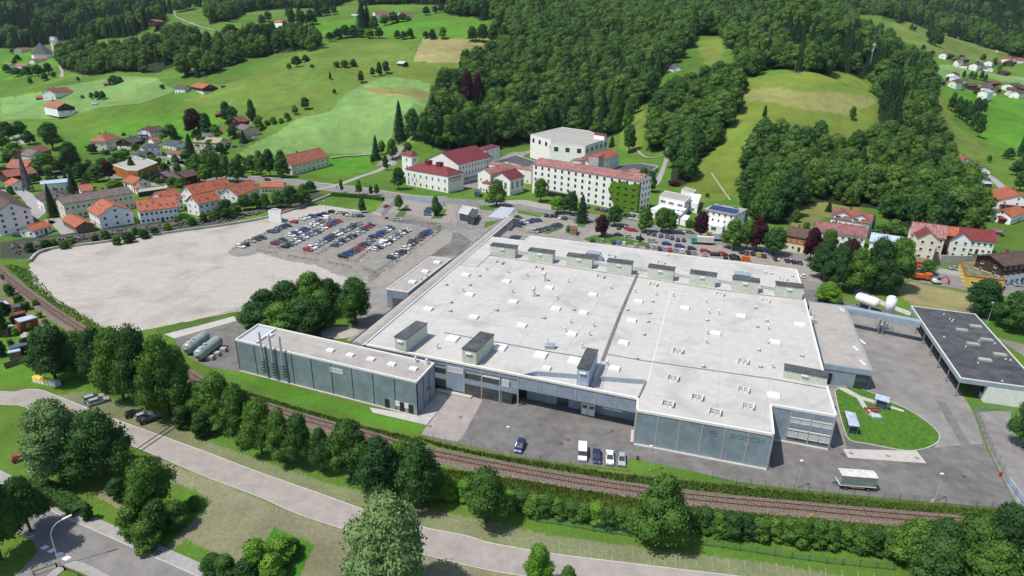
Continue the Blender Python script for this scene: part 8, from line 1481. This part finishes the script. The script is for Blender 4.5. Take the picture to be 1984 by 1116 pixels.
grove([(30,125,112,10,'d'),(15,140,124,20,'d'),(35,148,130,24,'d'),(55,150,128,24,'d'),(75,148,124,24,'d'),(95,144,122,20,'d'),(105,150,138,10,'d'),(60,162,150,10,'d'),(88,156,140,14,'d'),(24,104,94,10),(35,118,106,14,'d')], 'below the far church', 'trees below the far church', 'far')
grove([(1540,430,405,20,'b'),(1560,452,430,18,'b'),(1605,410,390,12,'c'),(1645,385,372,10),(1632,392,384,8),(1665,385,352,26,'p'),(1700,470,435,40,'d'),(1725,470,425,40,'b'),(1660,362,285,26,'c'),(1745,470,440,36,'b'),(1680,450,420,26,'b'),(1535,300+90,350,24,'d')], 'in the gardens below the wooded hill', 'trees at the foot of the wooded hill')
grove([(8,610,585,26,'d'),(5,650,600,34,'d'),(20,572,550,20),(38,590,572,24),(50,600,585,20,'b'),(78,615,604,14,'g'),(88,628,618,14,'g'),(15,640,625,22,'d'),(2,690,655,24,'d'),(28,625,608,18,'d'),(60,640,626,16,'b'),(30,650,636,14,'g'),(48,672,655,18,'d'),(22,672,658,14,'b'),(66,668,650,18,'b'),(70,592,580,14,'b'),(30,612,600,12,'g')], 'in the allotment gardens by the railway', 'allotment bushes', 'near', 'shrub', 'garden bush')
grove([(228,474,458,22),(250,470,450,26,'d'),(262,455,440,16,'g'),(280,462,444,22,'d'),(126,482,466,18,'b'),(60,488,470,20,'d'),(155,442,428,12,'b'),(325,446,432,18,'b'),(372,436,420,20),(395,430,414,20,'d'),(105,476,462,16,'g'),(185,468,456,16,'d'),(345,430,418,18,'b'),(205,462,446,20,'b'),(300,455,440,20,'d'),(415,426,408,22,'b'),(440,424,404,24,'d'),(90,480,464,22,'d'),(140,476,462,20,'b')], 'among the boulders of the river bank', 'river bank bushes', 'mid', 'shrub', 'bank bush')
VP_ = [(p.x, p.y) for p in gp([(10,300),(120,330),(200,312),(330,300),(420,285),(470,262),(500,300),(420,345),(330,352),(240,362),(120,378),(20,400)])]; X, Y = scatter(VP_, 9.5, np.random.default_rng(3), .5) 
occ = [(o.location.x, o.location.y) for o in bpy.data.objects if o.parent is None and o.get('category') and o.type == 'EMPTY']
VG = 0
for x_, y_ in zip(X, Y):
    if VG < 70 and min((x_-a)**2+(y_-b)**2 for a, b in occ) > 75: VG += 1; hh = R.uniform(2.5, 8.5); tree_at(Vector((x_, y_, ground(x_, y_))), hh, hh*R.uniform(.7, 1.1), R.choice('bdbd'), 'garden bush or small tree between the houses of the left village', 'mid', 'garden bushes in the left village', name='garden_bush')
# clipped hedges: a body of small leaves
def hedge(px, w_, h_, label, dens=26, matn='hedge_leaf'):
    pw = [P(*p) for p in px]; vv = []; ff = []
    for a, b in zip(pw, pw[1:]):
        d = (b-a); L_ = d.length; u = d/L_; nn = Vector((-u.y, u.x, 0))
        for _ in range(int(L_*dens*(w_+2*h_)*.5)):
            s_ = R.uniform(0, 1); t_ = R.uniform(-1, 1); f_ = R.random()
            if f_ < w_/(w_+2*h_)+.1: p = a+d*s_+nn*t_*w_/2; p.z = h_+R.uniform(-.12, .1)
            else: p = a+d*s_+nn*(w_/2+R.uniform(-.1, .08))*R.choice((-1, 1)); p.z = R.uniform(0, h_)
            k = len(vv); q1 = Vector((R.gauss(0, 1), R.gauss(0, 1), R.gauss(0, 1))).normalized()*.2; q2 = q1.cross(Vector((R.gauss(0, 1), R.gauss(0, 1), R.gauss(0, 1)))).normalized()*.16
            vv.extend([tuple(p-q1), tuple(p-q2), tuple(p+q1), tuple(p+q2)]); ff.append((k, k+1, k+2, k+3))
    t = thing('hedge', label, 'hedge', tuple(pw[0])); q = MB(); ribbon_mesh([(p.x, p.y) for p in pw], -w_/2+.1, w_/2-.1, 0, h_-.1, mb=q); build(q, 'hedge_core', [matn], t); me = bpy.data.meshes.new('foliage'); l = pw[0]; me.from_pydata([(v[0]-l.x, v[1]-l.y, v[2]) for v in vv], [], ff); me.materials.append(M[matn]); me.update(); link('foliage', me, t, kind='stuff')
hedge([z6(965,395),z6(1100,405),z6(1240,415),z6(1360,432)], 2.2, 1.9, 'long clipped hedge along the road above the car park lawn'); hedge([(60,938),(88,950),(118,968),(140,985),(158,995)], 3.0, 1.5, 'low broad hedge beside the pavement at the lower left')
hedge([y1(1370,830),y1(1520,850),y1(1530,830)], 2, 2, 'green hedge in front of the white house with the red roof'); hedge([z6(1760,545),z6(1805,485)], 1.6, 1.2, 'clipped hedge strip beside the bright blue car')
hedge([(1430,457),(1480,465),(1515,472)], 1.2, 1.0, 'low hedge on the far pavement beneath the solar villa')
# ---------------------------------------------------------------- forests

def forest(name, label, X, Y, con, hmin, hmax, seed, srcs):
    """one wood whose trees nobody could count: points carrying size and kind, each growing a crown"""
    rg = np.random.default_rng(seed); n_ = len(X); Z = hts(X, Y)-.3; H = rg.uniform(hmin, hmax, n_); pt = .5+.5*np.sin(X/47+np.sin(Y/61)*2)*np.cos(Y/53+X/90); kind = np.where(rg.uniform(size=n_) < np.clip(con*2.2*pt-.08, 0, .95), rg.integers(4, 7, n_), rg.integers(0, 4, n_)); Wd = np.where(kind >= 4, H*rg.uniform(.32, .45, n_), H*rg.uniform(.6, .95, n_))
    me = bpy.data.meshes.new(name); me.vertices.add(n_); me.vertices.foreach_set('co', np.stack([X, Y, Z], 1).ravel())
    a = me.attributes.new('size', 'FLOAT_VECTOR', 'POINT'); a.data.foreach_set('vector', np.stack([Wd, Wd, H], 1).ravel()); a = me.attributes.new('turn', 'FLOAT_VECTOR', 'POINT'); a.data.foreach_set('vector', np.stack([rg.normal(0, .03, n_), rg.normal(0, .03, n_), rg.uniform(0, 6.28, n_)], 1).ravel()); a = me.attributes.new('sort', 'INT', 'POINT'); a.data.foreach_set('value', kind.astype(np.int32))
    o = link(name, me, None, label=label, cat='forest', kind='stuff'); ng = bpy.data.node_groups.new(name, 'GeometryNodeTree'); ng.interface.new_socket('Geometry', in_out='INPUT', socket_type='NodeSocketGeometry'); ng.interface.new_socket('Geometry', in_out='OUTPUT', socket_type='NodeSocketGeometry')
    N = ng.nodes; L = ng.links; gi = N.new('NodeGroupInput'); go = N.new('NodeGroupOutput'); mp = N.new('GeometryNodeMeshToPoints'); ip = N.new('GeometryNodeInstanceOnPoints'); L.new(gi.outputs[0], mp.inputs[0]); L.new(mp.outputs[0], ip.inputs['Points']); prev = None
    jn = N.new('GeometryNodeJoinGeometry')
    for s in srcs[::-1]: oi = N.new('GeometryNodeObjectInfo'); oi.inputs['Object'].default_value = s; oi.inputs['As Instance'].default_value = True; L.new(oi.outputs['Geometry'], jn.inputs[0])
    L.new(jn.outputs[0], ip.inputs['Instance']); ip.inputs['Pick Instance'].default_value = True
    for nm, dt, sk in (('size', 'FLOAT_VECTOR', 'Scale'), ('turn', 'FLOAT_VECTOR', 'Rotation'), ('sort', 'INT', 'Instance Index')):
        na = N.new('GeometryNodeInputNamedAttribute'); na.data_type = dt; na.inputs[0].default_value = nm
        if sk == 'Rotation': er = N.new('FunctionNodeEulerToRotation'); L.new(na.outputs[0], er.inputs[0]); L.new(er.outputs[0], ip.inputs[sk])
        else: L.new(na.outputs[0], ip.inputs[sk])
    L.new(ip.outputs[0], go.inputs[0]); md = o.modifiers.new('trees', 'NODES'); md.node_group = ng; return o
# the crowns that the woods repeat belong to real trees standing at the wood's rim
SR = []
for i in range(4): t = tree_at(G(1200+i*10, 235-i*5), 17, 10, 'd', 'dark broadleaf tree at the right rim of the central wood, %s from the left' % ORD[i], 'far', 'rim trees by the forest track'); c = [c for c in t.children if c.name.startswith('crown')][0]; c.data = CR['far'][i]; SR.append(c)
for i in range(3): t = tree_at(G(1150+i*14, 258), 20, 7, 'c', 'slender conifer behind the production building, %s from the left' % ORD[i], 'far', 'conifers behind the production building'); c = [c for c in t.children if c.name.startswith('crown')][0]; c.data = CR['fcon'][i]; SR.append(c)
rgf = np.random.default_rng(5); NEARB = []
FOR = [('central', 9.2, .34, 16, 30, 'dense mixed forest rising behind the white production building'), ('upper_right', 9, .5, 15, 29, 'dark spruce and beech forest above the right hand meadow'), ('strip', 8.6, .12, 12, 24, 'wooded strip between the forest track and the right hand meadow'), ('foothill', 8.2, .08, 9, 23, 'wooded hill behind the houses on the right'),
       ('church_wood', 9.5, .2, 11, 24, 'wood on the slope right of the far church'), ('mid_wood', 9.5, .3, 11, 24, 'long wood above the rough meadow in the upper left'), ('far_left', 10, .75, 18, 28, 'dark spruce forest in the upper left corner'), ('top', 10, .6, 16, 26, 'far forest behind the upper ridge'), ('far_right', 10, .75, 18, 28, 'bluish spruce forest on the far right slope'), ('far_top', 10, .6, 16, 26, 'far forest behind the ridge farms')]
allx = []; 
for i, (k, step, con, h0, h1, lb) in enumerate(FOR):
    X, Y = scatter([(p.x, p.y) for p in FW[k]], step, rgf); 
    if k in ('church_wood', 'mid_wood'): kk = np.sin(X/19+np.sin(Y/23)*2)*np.cos(Y/15+X/37) > -.45; X, Y = X[kk], Y[kk]
    if k in ('central', 'strip', 'foothill', 'upper_right'):
        dist = np.hypot(X, Y); order = np.argsort(dist); m_ = dict(central=16, strip=16, foothill=30, upper_right=0)[k]; nb_ = order[:m_]; rest = order[m_:]
        gl = dict(central='tree at the near rim of the central forest', strip='tree at the near rim of the wooded strip', foothill='tree on the near side of the wooded hill', upper_right='tree at the lower rim of the upper forest')[k]
        for j in nb_:
            kd = 'c' if rgf.uniform() < con*.6 else ('d' if rgf.uniform() < .6 else 'b'); hh = rgf.uniform(h0, h1); kn = dict(c='conifer', d='dark broadleaf', b='green broadleaf')[kd]
            tree_at(Vector((X[j], Y[j], ground(X[j], Y[j])-.2)), hh, hh*(.36 if kd == 'c' else rgf.uniform(.5, .72)), kd, kn+' '+gl+', closed canopy', 'mid', kn+' '+gl)
        X, Y = X[rest], Y[rest]
    forest('forest', lb, X, Y, con, h0, h1, 100+i, SR)
# far hills beyond are wooded all over
X, Y = [], []
rr = rgf.uniform(1500**.5, 4200**.5, 9000)**2; aa = rgf.uniform(-46, 46, 9000); X = rr*np.sin(np.radians(aa)); Y = rr*np.cos(np.radians(aa)); zf_ = np.sin(X/310)*np.cos(Y/270+X/500); k = zf_ > -.55
for cl in ([(150,-25),(240,-25),(228,12),(190,22),(165,14)], [(1640,-25),(1702,-25),(1700,22),(1655,18)], [(290,-25),(335,-8),(352,18),(300,8)]): k &= ~inpoly(X, Y, [(p.x, p.y) for p in gp(cl)])
forest('forest', 'endless dark forest on the far mountain slopes', X[k], Y[k], .8, 24, 38, 300, SR)
# tall grass on the banks of the railway
def grass_band(px, n_, h_, label, name='tall_grass', wd=.05):
    pw = [P(*p) for p in px]; poly = [(p.x, p.y) for p in pw]; xs = [p[0] for p in poly]; ys = [p[1] for p in poly]; rg = np.random.default_rng(len(px)*7+n_); X = rg.uniform(min(xs), max(xs), n_*4); Y = rg.uniform(min(ys), max(ys), n_*4); k = np.nonzero(inpoly(X, Y, poly))[0][:n_]; X, Y = X[k], Y[k]; n2 = len(X)
    a = rg.uniform(0, 6.28, n2); H = h_*rg.uniform(.4, 1.2, n2); w_ = rg.uniform(.10, .26, n2); lx, ly = rg.normal(0, .25, n2), rg.normal(0, .25, n2); Z = hts(X, Y)
    v = np.stack([np.stack([X-np.cos(a)*w_, Y-np.sin(a)*w_, Z], 1), np.stack([X+np.cos(a)*w_, Y+np.sin(a)*w_, Z], 1), np.stack([X+lx*H+np.cos(a)*w_*.3, Y+ly*H+np.sin(a)*w_*.3, Z+H], 1)], 1).reshape(-1, 3); f = np.arange(n2*3).reshape(-1, 3)
    me = bpy.data.meshes.new(name); me.from_pydata(v.tolist(), [], f.tolist()); me.materials.append(M['tallgrass']); link(name, me, None, label=label, cat='grass', kind='stuff')
grass_band([(800,846),(900,872),(1000,890),(1200,920),(1420,942),(1700,972),(1950,992),(1950,1006),(1700,985),(1450,962),(1200,932),(1000,898),(850,866)], 26000, .8, 'tall grass between the yard fence and the railway')
grass_band([(430,745),(560,785),(700,825),(790,845),(830,862),(800,862),(700,832),(560,795),(430,752)], 9000, .6, 'long grass on the bank below the grey building')
grass_band([(830,905),(1000,930),(1300,978),(1500,1000),(1740,1022),(1740,1060),(1500,1035),(1300,1010),(1000,985),(830,960)], 26000, .7, 'rough grass and weeds between railway and shrub belt')
grass_band([(20,512),(60,525),(110,580),(220,645),(235,655),(200,652),(130,612),(60,560),(10,515)], 7000, .7, 'rough grass between the railway and the gravel lot')

# ================================================================ AIR
q = MB(); q.box(-4600, 4600, -1500, 5000, -4, 900); hz = q.mesh('haze', []); hm = bpy.data.materials.new('haze'); hm.use_nodes = True; N = hm.node_tree.nodes; N.remove(N['Principled BSDF']); pv = N.new('ShaderNodeVolumePrincipled'); pv.inputs['Color'].default_value = (.72,.85,1,1); pv.inputs['Density'].default_value = .00003; pv.inputs['Anisotropy'].default_value = .2
hm.node_tree.links.new(pv.outputs[0], N['Material Output'].inputs['Volume']); hz.materials.append(hm); link('haze', hz, None, kind='stuff')
